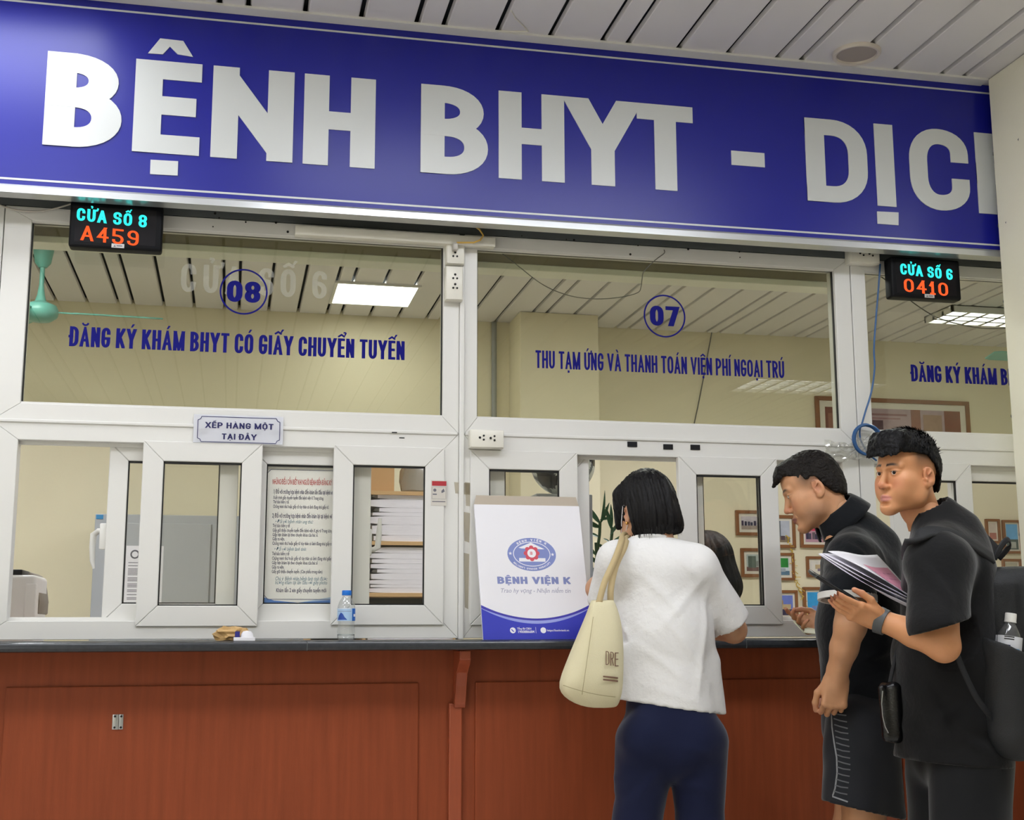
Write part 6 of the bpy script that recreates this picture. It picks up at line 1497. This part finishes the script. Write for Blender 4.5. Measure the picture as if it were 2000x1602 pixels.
# ------------------------------------------------------------------ young man in the black T-shirt with the backpack
DY = .22                                                    # how much nearer the young man stands
def build_young():
    P = lambda px, py, Y: V3(tuple(AT(px, py, Y-DY)))
    A = head_axes((-.965, -.26), .03, .04); ear = P(1814, 931, -.755); ho = ear-A @ V3((-.079, -.010, -.002))*.955; hip = P(1866, 1480, -.70)
    root = person('young man in a black T-shirt looking back with papers and a phone', hip); skn = 'cd9165'
    hd = place(head_mesh(skn, 'c27f74', '1b120e', fade=(.012, .06, '3a2c22')), A, ho, .955)
    shL, shR = P(1836, 1096, -.88), P(1850, 1090, -.50); elL, wrL = P(1843, 1262, -.935), P(1716, 1211, -.82); elR, wrR = P(1860, 1270, -.46), P(1834, 1180, -.57)
    hands_ = [((wrL, tuple(P(1630, 1177, -.84)-wrL), (.28, .58, .75), ((0, 0, 0), (.02, .12, .1), (.08, .2, .15), (.14, .28, .2), (.2, .34, .2))), dict(side=-1, sc=.93, thumb=((.84, .42, .36), (.95, .05, .3), (.97, -.1, .2)), spread=.02)),
              ((wrR, (-.75, .1, .25), (-.1, -.9, .4), ((0, 0, 0), (.6, .8, .5), (.6, .8, .5), (.6, .8, .5), (.6, .8, .5))), dict(side=1, sc=.95))]
    arms, inf = limb_piece([([shL, elL, (elL*.55+wrL*.45)+V3((0, 0, .004)), wrL], [.048, .042, .0385, .027]), ([shR, elR, wrR], [.046, .04, .027])], .0034, hands=hands_, tint=skn)
    fL, fR = V3((hip[0]-.02, -.80-DY, 0)), V3((hip[0]+.05, -.58-DY, 0)); kL, kR = off(fL, -.02, .0, .47), off(fR, -.03, 0, .47)
    s = SDF((hip[0]-.4, -1.05-DY, 0), (hip[0]+.4, -.3-DY, 1.72), .011)
    s.cone(P(1835, 1045, -.70), A @ V3((0, -.035, -.09))+ho, .056, .052, .03); s.cone(shL, shR, .05, .05, .04).cone(P(1865, 1120, -.70), P(1868, 1300, -.70), .09, .085, .05, u=(0, 1, 0), su=1.35).cone(P(1868, 1300, -.7), hip, .085, .09, .05, u=(0, 1, 0), su=1.3)
    for h0, k_, f_ in ((off(hip, 0, -.09), kL, fL), (off(hip, 0, .09), kR, fR)): s.chain([h0, k_, off(f_, 0, 0, .08)], [.085, .058, .04], .03)
    Vt, Fc = s.net(); trunk = (Vt, Fc, np.tile(np.array(lin(skn)[:3]), (len(Vt), 1)))
    adopt(root, nets_obj('body', [trunk, arms, hd], skin_m, tint=np.array(lin(skn)[:3])))
    eyes(A, ho, (-.3, .95, .06), root, .955)
    for o in [c for c in root.children if c.name.startswith('eye')]: o.matrix_parent_inverse = Matrix.Translation(-root.location)
    ax = V3((-.53, 0, .85)); b1 = V3((.85, 0, .53)); b2 = V3((0, 1, 0)); cb_ = P(1826, 1004, -.70)
    # oversized T-shirt
    s = SDF((hip[0]-.33, -1.1-DY, .72), (hip[0]+.34, -.34-DY, 1.55), .0062); nb = P(1842, 1046, -.70)
    s.cone(off(shL, 0, .03), off(shR, 0, -.03), .066, .066, .04).cone(nb, shL, .066, .064, .07).cone(nb, shR, .066, .064, .07)
    s.cone(P(1850, 1120, -.70), P(1843, 1290, -.70), .112, .118, .06, u=(0, 1, 0), su=1.55).cone(P(1843, 1290, -.70), P(1864, 1510, -.71), .12, .15, .06, u=(0, 1, 0), su=1.32)
    s.cone(P(1876, 1080, -.72), P(1880, 1180, -.72), .075, .075, .05); s.cone(cb_-ax*.06, cb_-ax*.008, .085, .064, .04)
    eL = P(1832, 1226, -.93); s.cone(off(shL, -.01, 0, -.02), eL, .078, .086, .05); eR = P(1856, 1220, -.45); s.cone(shR, eR, .07, .08, .04)
    ln = [(P(1790, 1290, -.86), P(1860, 1420, -.9), .007), (P(1850, 1330, -.92), P(1880, 1440, -.92), .009), (P(1900, 1380, -.92), P(1830, 1440, -.92), .008), (P(1760, 1330, -.84), P(1755, 1480, -.86), .006), (P(1785, 1290, -.86), P(1800, 1380, -.9), .006), (P(1775, 1110, -.94), P(1785, 1190, -.98), .006), (P(1820, 1100, -.98), P(1862, 1180, -1.0), .006), (P(1870, 1420, -.92), P(1960, 1490, -.9), .007)]
    s.wobble(creases(ln, w=.015)); s.wobble(folds(.0075, 21, 6, 16)); s.shell(.014, lambda X, Y, Z: Z > .92)
    a, b = P(1748, 1490, -.86), P(1985, 1503, -.86); d = b-a; n = np.cross(d, (0, 1, 0)); n = n if n[2] < 0 else -n; s.cut(a, n)
    dL = eL-shL; dL = V3((.02, -.08, -1)); dL /= np.linalg.norm(dL); X, Y, Z = s.xyz(); tilt = V3((.27, -.1, -1.)); tilt /= np.linalg.norm(tilt)
    q = (X-eL[0])*tilt[0]+(Y-eL[1])*tilt[1]+(Z-eL[2])*tilt[2]; dist = np.sqrt((X-eL[0])**2+(Y-eL[1])**2+(Z-eL[2])**2); m = (dist < .15) & (Y < -.835-DY)
    s.F = np.where(m, np.maximum(s.F, q), s.F).astype(np.float32); s.cone(eL+dL*.005, eL+dL*.08, .058, .064, .004, sub=True)
    s.cone(cb_, cb_+ax*.1, .05, .06, .006, sub=True)
    Vt, Fc = s.net(); adopt(root, nets_obj('t_shirt', [(smooth_mesh(Vt, Fc, 2, .4), Fc)], black_tee))
    adopt(root, MB().tube([Vector([float(q) for q in cb_+ax*.002+b1*(.060*math.cos(t))+b2*(.061*math.sin(t))]) for t in [2*PI*i/44 for i in range(45)]], .0095, 8).build('collar', black_tee, smooth=True))
    # trousers
    s = SDF((hip[0]-.3, -1.02-DY, .03), (hip[0]+.3, -.38-DY, .95), .0085)
    s.cone(off(hip, 0, 0, .08), hip, .11, .115, .04, u=(0, 1, 0), su=1.35)
    for h0, k_, f_ in ((off(hip, -.005, -.085), kL, fL), (off(hip, .02, .085), kR, fR)): s.chain([h0, k_, off(f_, 0, 0, .06)], [.115, .098, .085], .02)
    s.wobble(folds(.007, 31, 6, 14)); s.cut((0, 0, .045), (0, 0, -1)); s.cut((0, 0, .9), (0, 0, 1)); Vt, Fc = s.net(); adopt(root, nets_obj('trousers', [(smooth_mesh(Vt, Fc, 2, .4), Fc)], black_pants))
    for ft in (fL, fR): adopt(root, shoe('shoe', ft, (-1, -.1), None))
    # hair: thick on top with a fringe, faded sides
    s = SDF((-.12, -.145, -.12), (.12, .15, .18), .0033)
    s.ell((0, -.008, .058), (.081, .104, .092), .03).ell((0, .055, .098), (.068, .062, .045), .03).ell((0, -.06, .0), (.062, .056, .075), .03)
    for i in range(9):
        x = -.055+i*.01375; s.cone((x, .07, .118), (x*1.05, .117-abs(x)*.35, .066-.004*(i % 2)), .019, .007, .012)
    X, Y, Z = s.xyz(); yb = np.interp(Y, [-.13, -.095, -.07, -.045, -.01, .03, .06, .085, .13], [-.055, -.045, .01, .042, .064, .074, .074, .068, .055]); s.F = np.maximum(s.F, (yb-Z)*.62).astype(np.float32)
    s.wobble(lambda X, Y, Z: .003*vnoise(X*2.2, Y*.5, Z*.8, 45, 6)+.002*vnoise(X*2, Y*.6, Z, 100, 7)+.0018*vnoise(X, Y, Z, 200, 9)); Vt, Fc = s.net(); hm = hair_mat('jet_hair', '0b0a0c', (140, 30, 60)); adopt(root, nets_obj('hair', [place((Vt, Fc), A, ho, .955)], hm))
    rg = random.Random(12); rt = []
    for i in range(650):
        th = rg.uniform(-PI, PI); ph = rg.uniform(.15, 1.5); n_ = V3((math.cos(ph)*math.sin(th), math.cos(ph)*math.cos(th), math.sin(ph))); p = n_*V3((.08, .104, .09))+V3((0, -.006, .058))
        if p[2] < np.interp(p[1], [-.13, -.07, -.01, .06], [-.03, .03, .075, .085]): continue
        rt.append((A @ p+ho, A @ (n_*.8+V3((rg.uniform(-.3, .3), .6, .05))), rg.uniform(.012, .024), A @ V3((0, .004, -.006))))
    for i in range(150): x = rg.uniform(-.062, .062); rt.append((A @ V3((x, .1-abs(x)*.4, .092+rg.uniform(-.01, .01)))+ho, A @ V3((x*1.5+rg.uniform(-.2, .2), .62, -.8)), rg.uniform(.024, .036), V3((0, 0, 0))))
    rt = [(ho+(p-ho)*.955, d, L, g) for p, d, L, g in rt]; adopt(root, strands(rt, 'hair_strands', hm, None, 3, .0013))
    return root, wrL, arms
young, WR_Y, arms_y = build_young()

AY = lambda px, py, Y: AT(px, py, Y-DY)
PY = lambda px, py, Y: V3(tuple(AY(px, py, Y)))
# wrist band
fa = V3(WR_Y-PY(1843, 1262, -.935)); fa /= np.linalg.norm(fa); c = WR_Y-fa*.010
u1 = np.cross(fa, (0, 1, 0)); u1 /= np.linalg.norm(u1); u2 = np.cross(fa, u1)
wb = MB(); n = 40
def wr_(t, r, d): return Vector([float(q) for q in c+u1*(r*1.0*math.cos(t))+u2*(r*1.05*math.sin(t))+fa*d])
for i in range(n):
    t0, t1 = 2*PI*i/n, 2*PI*(i+1)/n; v = [wb.b.verts.new(x) for x in (wr_(t0, .0352, -.0125), wr_(t1, .0352, -.0125), wr_(t1, .0372, .0125), wr_(t0, .0372, .0125), wr_(t0, .0305, -.0125), wr_(t1, .0305, -.0125), wr_(t1, .0315, .0125), wr_(t0, .0315, .0125))]
    for q in ((0, 1, 2, 3), (4, 7, 6, 5), (3, 2, 6, 7), (0, 4, 5, 1)): wb.b.faces.new([v[k] for k in q])
bmesh.ops.remove_doubles(wb.b, verts=wb.b.verts, dist=1e-5)
wo = wb.build('watch_band', mat('grey_rubber', '4d5052', .5, var=.06), smooth=30, label='dark grey rubber watch band on the wrist of the young man', cat='watch')
m_ = MB(); cc = wr_(PI*1.5, .038, 0); M = Matrix(((*map(float, u1), ), (*map(float, u2), ), (*map(float, fa), ))).transposed().to_4x4(); M.translation = cc
m_.box(-.012, .012, -.003, .004, -.017, .017, .002, 2, M=M); m_.build('watch_face', black_plastic, wo, smooth=30)

# phone in his hand
a, b = AY(1594, 1126, -.855), AY(1668, 1172, -.85); d = (b-a); L = .15; d.normalize(); w = Vector((.38, .9, .12)); w = (w-d*w.dot(d)).normalized(); nn = d.cross(w).normalized(); nn = nn if nn.z > 0 else -nn
M = Matrix((d, w, nn)).transposed().to_4x4(); M.translation = a
ph = empty('phone', a, 'black phone held by the young man with the watch', 'phone')
inv = Matrix.Translation(-a)
for nm, bx, mm in (('body', (0, L, -.004, .068, -.0045, .0045), mat('phone_black', '111216', .25)), ('screen', (.004, L-.004, 0, .064, .0045, .0049), mat('phone_glass', '1b1e26', .05))):
    o = MB().box(*bx, .002 if nm == 'body' else 0, 3, M=M).build(nm, mm, smooth=30); o.parent = ph; o.matrix_parent_inverse = inv
o = MB().box(.004, .03, .035, .062, -.0062, -.0045, .0008, M=M).build('camera_bump', mat('phone_bump', '3a3c42', .3)); o.parent = ph; o.matrix_parent_inverse = inv

# papers in his other hand
def sheet(c4, bend, name, m, label, marks=()):
    Q = [AY(*v) for v in c4]
    def fn(u, v):
        p = Q[0]*(1-u)*(1-v)+Q[1]*u*(1-v)+Q[2]*u*v+Q[3]*(1-u)*v; return p+Vector((0, 0, bend*math.sin(PI*v)*(1-.5*u)+.003*math.sin(u*7+v*3)))
    mb = MB(); mb.grid(10, 14, fn); o = mb.build(name, m, smooth='all', label=label, cat='paper', group='loose papers in the hand of the young man'); solidify(o, .0009)
    for (u0, v0, u1, v1, mm, nm) in marks:
        q = MB(); q.grid(6, 8, lambda a, b: fn(u0+(u1-u0)*a, v0+(v1-v0)*b)+Vector((0, -.0006, .0016))); k = q.build(nm, mm, o, smooth='all')
    return o
pk = mat('pink_print', 'd889a3', .6, var=.1, scale=14); pw = mat('paper_white_b', 'e6e4ea', .6, var=.03); pl_ = mat('paper_lilac', 'd9d6e2', .6, var=.04)
sheet([(1617, 1077, -.66), (1713, 1085, -.52), (1806, 1190, -.58), (1776, 1163, -.74)], .004, 'paper_sheet', pw, 'uppermost white paper with a pink block held by the young man', [(.30, .28, .93, .80, pk, 'pink_block'), (.35, .40, .85, .425, mat('pink_line', 'b35f82', .6), 'printed_line'), (.38, .52, .85, .54, mat('pink_line', 'b35f82', .6), 'printed_line')])
sheet([(1606, 1081, -.665), (1700, 1096, -.53), (1806, 1195, -.59), (1774, 1167, -.745)], -.003, 'paper_sheet', pl_, 'second paper of the bunch just under the pink-printed one')
sheet([(1600, 1081, -.67), (1690, 1104, -.54), (1806, 1202, -.60), (1772, 1171, -.75)], -.009, 'paper_sheet', pw, 'third paper of the bunch curling below the others')
sheet([(1598, 1082, -.675), (1680, 1110, -.55), (1806, 1208, -.61), (1770, 1178, -.755)], -.013, 'paper_sheet', pl_, 'lowest paper of the bunch held by the young man')

# backpack
def build_pack():
    c0, c1 = PY(1962, 1120, -.70), PY(1962, 1440, -.70); zt, zb = float(c0[2]), float(c1[2]); xc = float(PY(1938, 1280, -.87)[0])+.096; nyl = mat('black_nylon', '101215', .6, var=.1, scale=30, bump=.25, bscale=400)
    s = SDF((xc-.25, -1.0-DY, zb-.1), (xc+.25, -.42-DY, zt+.12), .0065)
    s.box((xc-.0, -.70-DY, (zt+zb)/2-.0), (.092, .19, (zt-zb)/2+.01), .055, .02); s.box((xc+.06, -.70-DY, (zt+zb)/2-.06), (.07, .13, (zt-zb)/2-.07), .05, .03)
    s.cone((xc-.06, -.70-DY, zb+.06), (xc-.10, -.74-DY, zb+.12), .09, .05, .06)
    s.wobble(folds(.007, 41, 9, 20)); s.wobble(creases([((xc-.03, -.87, zt-.02), (xc-.03, -.87, zt-.14), .005), ((xc-.0, -.87, zt-.03), (xc+.01, -.87, zt-.14), .006)], w=.01))
    Vt, Fc = s.net(); root = empty('backpack', (xc, -.70-DY, zb), 'black nylon backpack on the back of the young man', 'backpack'); adopt(root, nets_obj('bag_body', [(smooth_mesh(Vt, Fc, 2, .4), Fc)], nyl))
    # side pocket
    s = SDF((xc-.2, -1.02-DY, zb-.06), (xc+.2, -.75-DY, zt), .0055); bc = PY(1966, 1262, -.895)
    s.cone((bc[0]+.01, -.895-DY, zb+.03), (bc[0]+.0, -.902-DY, bc[2]-.005), .078, .074, .02, u=(0, 1, 0), su=.9); s.cut(bc+V3((0, 0, -.004)), (.4, -.05, 1)); s.cone((bc[0], -.896-DY, bc[2]-.09), (bc[0], -.898-DY, bc[2]+.05), .0385, .0395, .003, sub=True)
    s.wobble(folds(.004, 51, 12, 25), .02); Vt, Fc = s.net(); adopt(root, nets_obj('side_pocket', [(Vt, Fc)], nyl))
    web = mat('black_webbing', '17181b', .7, var=.08, bump=.25, bscale=600)
    def strap(pts, w, nm, th=.012, nrm=None):
        mb = MB(); Pp = [AY(*q) for q in pts]; C_ = []; prev = None
        for i in range(len(Pp)-1):
            a, b, c, d = Pp[max(i-1, 0)], Pp[i], Pp[i+1], Pp[min(i+2, len(Pp)-1)]
            for k in range(7): t = k/7; C_.append(.5*((2*b)+(c-a)*t+(2*a-5*b+4*c-d)*t*t+(3*b-a-3*c+d)*t*t*t))
        C_.append(Pp[-1])
        for i, p in enumerate(C_):
            t = (C_[min(i+1, len(C_)-1)]-C_[max(i-1, 0)]).normalized(); sd = t.cross(Vector(nrm or (-.15, -.8, .6))).normalized()*w
            row = [mb.b.verts.new(p+sd*q) for q in (-1, -.4, .4, 1)]
            if prev:
                for j in range(3): mb.b.faces.new((prev[j], prev[j+1], row[j+1], row[j]))
            prev = row
        o = mb.build(nm, web, smooth='all'); solidify(o, th, 0); adopt(root, o)
    strap([(1774, 1096, -.70), (1774, 1076, -.79), (1780, 1058, -.87), (1796, 1047, -.905), (1820, 1040, -.905), (1860, 1046, -.90), (1900, 1066, -.885), (1938, 1092, -.86)], .018, 'shoulder_strap')
    strap([(1790, 1030, -.55), (1830, 1020, -.55), (1890, 1030, -.55), (1945, 1080, -.56)], .024, 'shoulder_strap')
    strap([(1868, 1275, -.915), (1886, 1320, -.925), (1912, 1370, -.92), (1950, 1415, -.90), (1985, 1440, -.88)], .009, 'lower_strap', .003, (.2, -1, .1))
    strap([(1942, 1092, -.80), (1956, 1066, -.80), (1968, 1054, -.79), (1972, 1066, -.76), (1950, 1092, -.74)], .008, 'grab_loop', .004, (.3, -.8, .3))
build_pack()
# bottle in the side pocket
c = AY(1966, 1262, -.898); Rb2 = .0345
bo2 = empty('drink_bottle', (c.x-.006, -.898-DY, c.z-.072), 'clear drink bottle with a white cap in the backpack side pocket', 'bottle'); bo2.rotation_euler = (0, .16, 0)
MB().lathe([(Rb2*.8, 0), (Rb2, .01), (Rb2, .07), (Rb2*.98, .085), (Rb2*.86, .105), (Rb2*.6, .124), (Rb2*.42, .134), (Rb2*.4, .142)], (0, 0, 0), 36).build('body', pet, bo2, smooth=True)
MB().lathe([(.0152, .140), (.0155, .142), (.0155, .158), (.0148, .162), (0, .162)], (0, 0, 0), 30).build('cap', mat('cap_white', 'e4e2dd', .4), bo2, smooth=30)
MB().lathe([(.0162, .137), (.0162, .140)], (0, 0, 0), 30).build('cap_ring', mat('cap_white', 'e4e2dd', .4), bo2)
lb2 = wrap(bo2, Rb2*1.01, .03, .098, -PI*.99, PI*.99, mat('label_white', 'dcdde2', .4, var=.03), 'label', 48)
for i, zz in enumerate((.094, .088)): wrap(lb2, Rb2*1.02, zz, zz+.003, -2.5, -1.75, ink_black, 'printed_line')
wrap(lb2, Rb2*1.02, .052, .074, -2.35, -2.2, ink_navy, 'printed_letter'); wrap(lb2, Rb2*1.02, .052, .074, -2.12, -2.0, ink_navy, 'printed_letter'); wrap(lb2, Rb2*1.025, .070, .074, -2.35, -2.0, ink_navy, 'printed_letter'); wrap(lb2, Rb2*1.02, .05, .066, -1.85, -1.2, mat('label_sky', '7fb0dc', .4, var=.2), 'blue_wave')

# small black bag between the two men
s = SDF(PY(1740, 1390, -.66)-.16, PY(1740, 1390, -.66)+.16, .0045); cb2 = PY(1733, 1388, -.66)
s.box(cb2+V3((.012, .0, -.005)), (.020, .04, .085), .018, .01); s.cone(PY(1722, 1345, -.68), PY(1732, 1440, -.68), .010, .012, .02); s.wobble(folds(.003, 61, 14, 30))
Vt, Fc = s.net(); hb = empty('hip_bag', tuple(float(q) for q in cb2), 'small shiny black bag hanging between the two men', 'bag')
adopt(hb, nets_obj('bag_body', [(smooth_mesh(Vt, Fc, 2, .4), Fc)], mat('black_leather', '0c0c0e', .25, var=.1, bump=.1, bscale=200)))
adopt(hb, MB().tube([AY(x, y, -.705) for x, y in ((1724, 1350), (1722, 1375), (1724, 1400), (1729, 1420), (1735, 1432))], .0016, 6).build('zip', steel_m, smooth=True))
adopt(hb, MB().tube([AY(1736, 1345, -.67), AY(1743, 1310, -.66), AY(1752, 1270, -.65), AY(1775, 1180, -.64)], .006, 8).build('strap', mat('black_webbing', '17181b', .7), smooth=True))

# ------------------------------------------------------------------ clerk behind the glass
def build_clerk():
    Yc = 1.45; fw = V3((-.75, .66, 0)); lat = V3((.66, .75, 0)); A = head_axes((-.75, .66), .15, 0); ho = P(1378, 1096, Yc); hip = V3((ho[0]+.03, Yc, .86))
    root = person('office clerk with shoulder-length dark hair behind the tall sliding glass', hip); skn = 'c99a78'
    hd = place(head_mesh(skn, 'b5695c', '2a201c'), A, ho); nk = ho+V3((.02, -.02, -.15)); shA, shB = nk+lat*.15+V3((0, 0, -.055)), nk-lat*.15+V3((0, 0, -.055))
    s = SDF(hip-V3((.45, .5, .86)), hip+V3((.45, .5, .75)), .011)
    s.cone(nk, A @ V3((0, -.03, -.1))+ho, .05, .048, .03).cone(shA, shB, .045, .045, .04).cone(nk+V3((0, 0, -.15)), hip, .09, .095, .05, u=lat, su=1.3)
    for g in (-1, 1):
        ft = V3((hip[0], hip[1], 0))+lat*(.09*g); s.chain([hip+lat*(.08*g), ft+V3((0, 0, .45)), ft+V3((0, 0, .07))], [.085, .055, .04], .03)
        sh_ = shA if g > 0 else shB; el = sh_+lat*(.05*g)+V3((0, 0, -.25)); wr = el+fw*.2+V3((0, 0, .03)); s.chain([sh_, el, wr], [.045, .038, .027], .02)
    def ex(s_): pass
    Vt, Fc = s.net(); tr_ = (Vt, Fc, np.tile(np.array(lin(skn)[:3]), (len(Vt), 1)))
    hs = [limb_piece([([ (shA if g > 0 else shB)+lat*(.05*g)+V3((0, 0, -.25))+fw*.15, (shA if g > 0 else shB)+lat*(.05*g)+V3((0, 0, -.22))+fw*.2], [.028, .026])], .005, hands=[(((shA if g > 0 else shB)+lat*(.05*g)+V3((0, 0, -.22))+fw*.2, tuple(fw), (0, 0, -1), ((0, 0, 0), (.3, .3, .2), (.3, .3, .2), (.3, .3, .2), (.3, .3, .2))), dict(side=-g))], tint=skn)[0] for g in (-1, 1)]
    adopt(root, nets_obj('body', [tr_, hd]+hs, skin_m, tint=np.array(lin(skn)[:3])))
    eyes(A, ho, (0, 1, -.2), root)
    for o in [c for c in root.children if c.name.startswith('eye')]: o.matrix_parent_inverse = Matrix.Translation(-root.location)
    s = SDF(hip-V3((.4, .4, .1)), hip+V3((.4, .4, .65)), .009); s.cone(shA, shB, .058, .058, .05).cone(nk+V3((0, 0, -.04)), shA, .05, .056, .05).cone(nk+V3((0, 0, -.04)), shB, .05, .056, .05).cone(nk+V3((0, 0, -.15)), hip, .115, .12, .05, u=lat, su=1.35)
    for g, sh_ in ((1, shA), (-1, shB)): s.cone(sh_, sh_+lat*(.045*g)+V3((0, 0, -.2)), .062, .066, .03)
    s.wobble(folds(.005, 71, 8, 18)); s.cut(hip+V3((0, 0, -.06)), (0, 0, -1)); Vt, Fc = s.net(); adopt(root, nets_obj('shirt', [(smooth_mesh(Vt, Fc, 2, .4), Fc)], cloth('pale_mint_cotton', 'cfe0de')))
    s = SDF(hip-V3((.35, .35, .84)), hip+V3((.35, .35, .1)), .011); s.cone(hip, hip+V3((0, 0, -.08)), .1, .11, .03, u=lat, su=1.25)
    for g in (-1, 1): s.chain([hip+lat*(.08*g)+V3((0, 0, -.03)), V3((hip[0], hip[1], .45))+lat*(.09*g), V3((hip[0], hip[1], .05))+lat*(.09*g)], [.095, .075, .06], .02)
    s.cut((0, 0, .03), (0, 0, -1)); Vt, Fc = s.net(); adopt(root, nets_obj('trousers', [(Vt, Fc)], black_pants))
    for g in (-1, 1): adopt(root, shoe('shoe', V3((hip[0], hip[1], 0))+lat*(.09*g), fw, None))
    s = SDF((-.15, -.18, -.26), (.15, .14, .17), .0045)
    s.ell((0, -.012, .045), (.088, .107, .098), .03).cone((0, -.035, -.0), (0, -.06, -.13), .098, .095, .05, u=(1, 0, 0), su=1.1).cone((.07, -.07, -.14), (.10, -.085, -.17), .03, .014, .04)
    s.ell((0, .115, -.06), (.07, .085, .16), .02, sub=True); s.cut((0, 0, -.185), (-.1, .2, -1), .012)
    s.wobble(lambda X, Y, Z: .004*vnoise(np.arctan2(X, -Y)*.4, Z*.1, X*0, 22, 2)+.002*vnoise(np.arctan2(X, -Y)*.7, Z*.1, X*0, 45, 5)); Vt, Fc = s.net(); adopt(root, nets_obj('hair', [place((smooth_mesh(Vt, Fc, 1, .3), Fc), A, ho)], hair_mat('black_hair', '0e0c0d', (60, 60, 6))))
build_clerk()
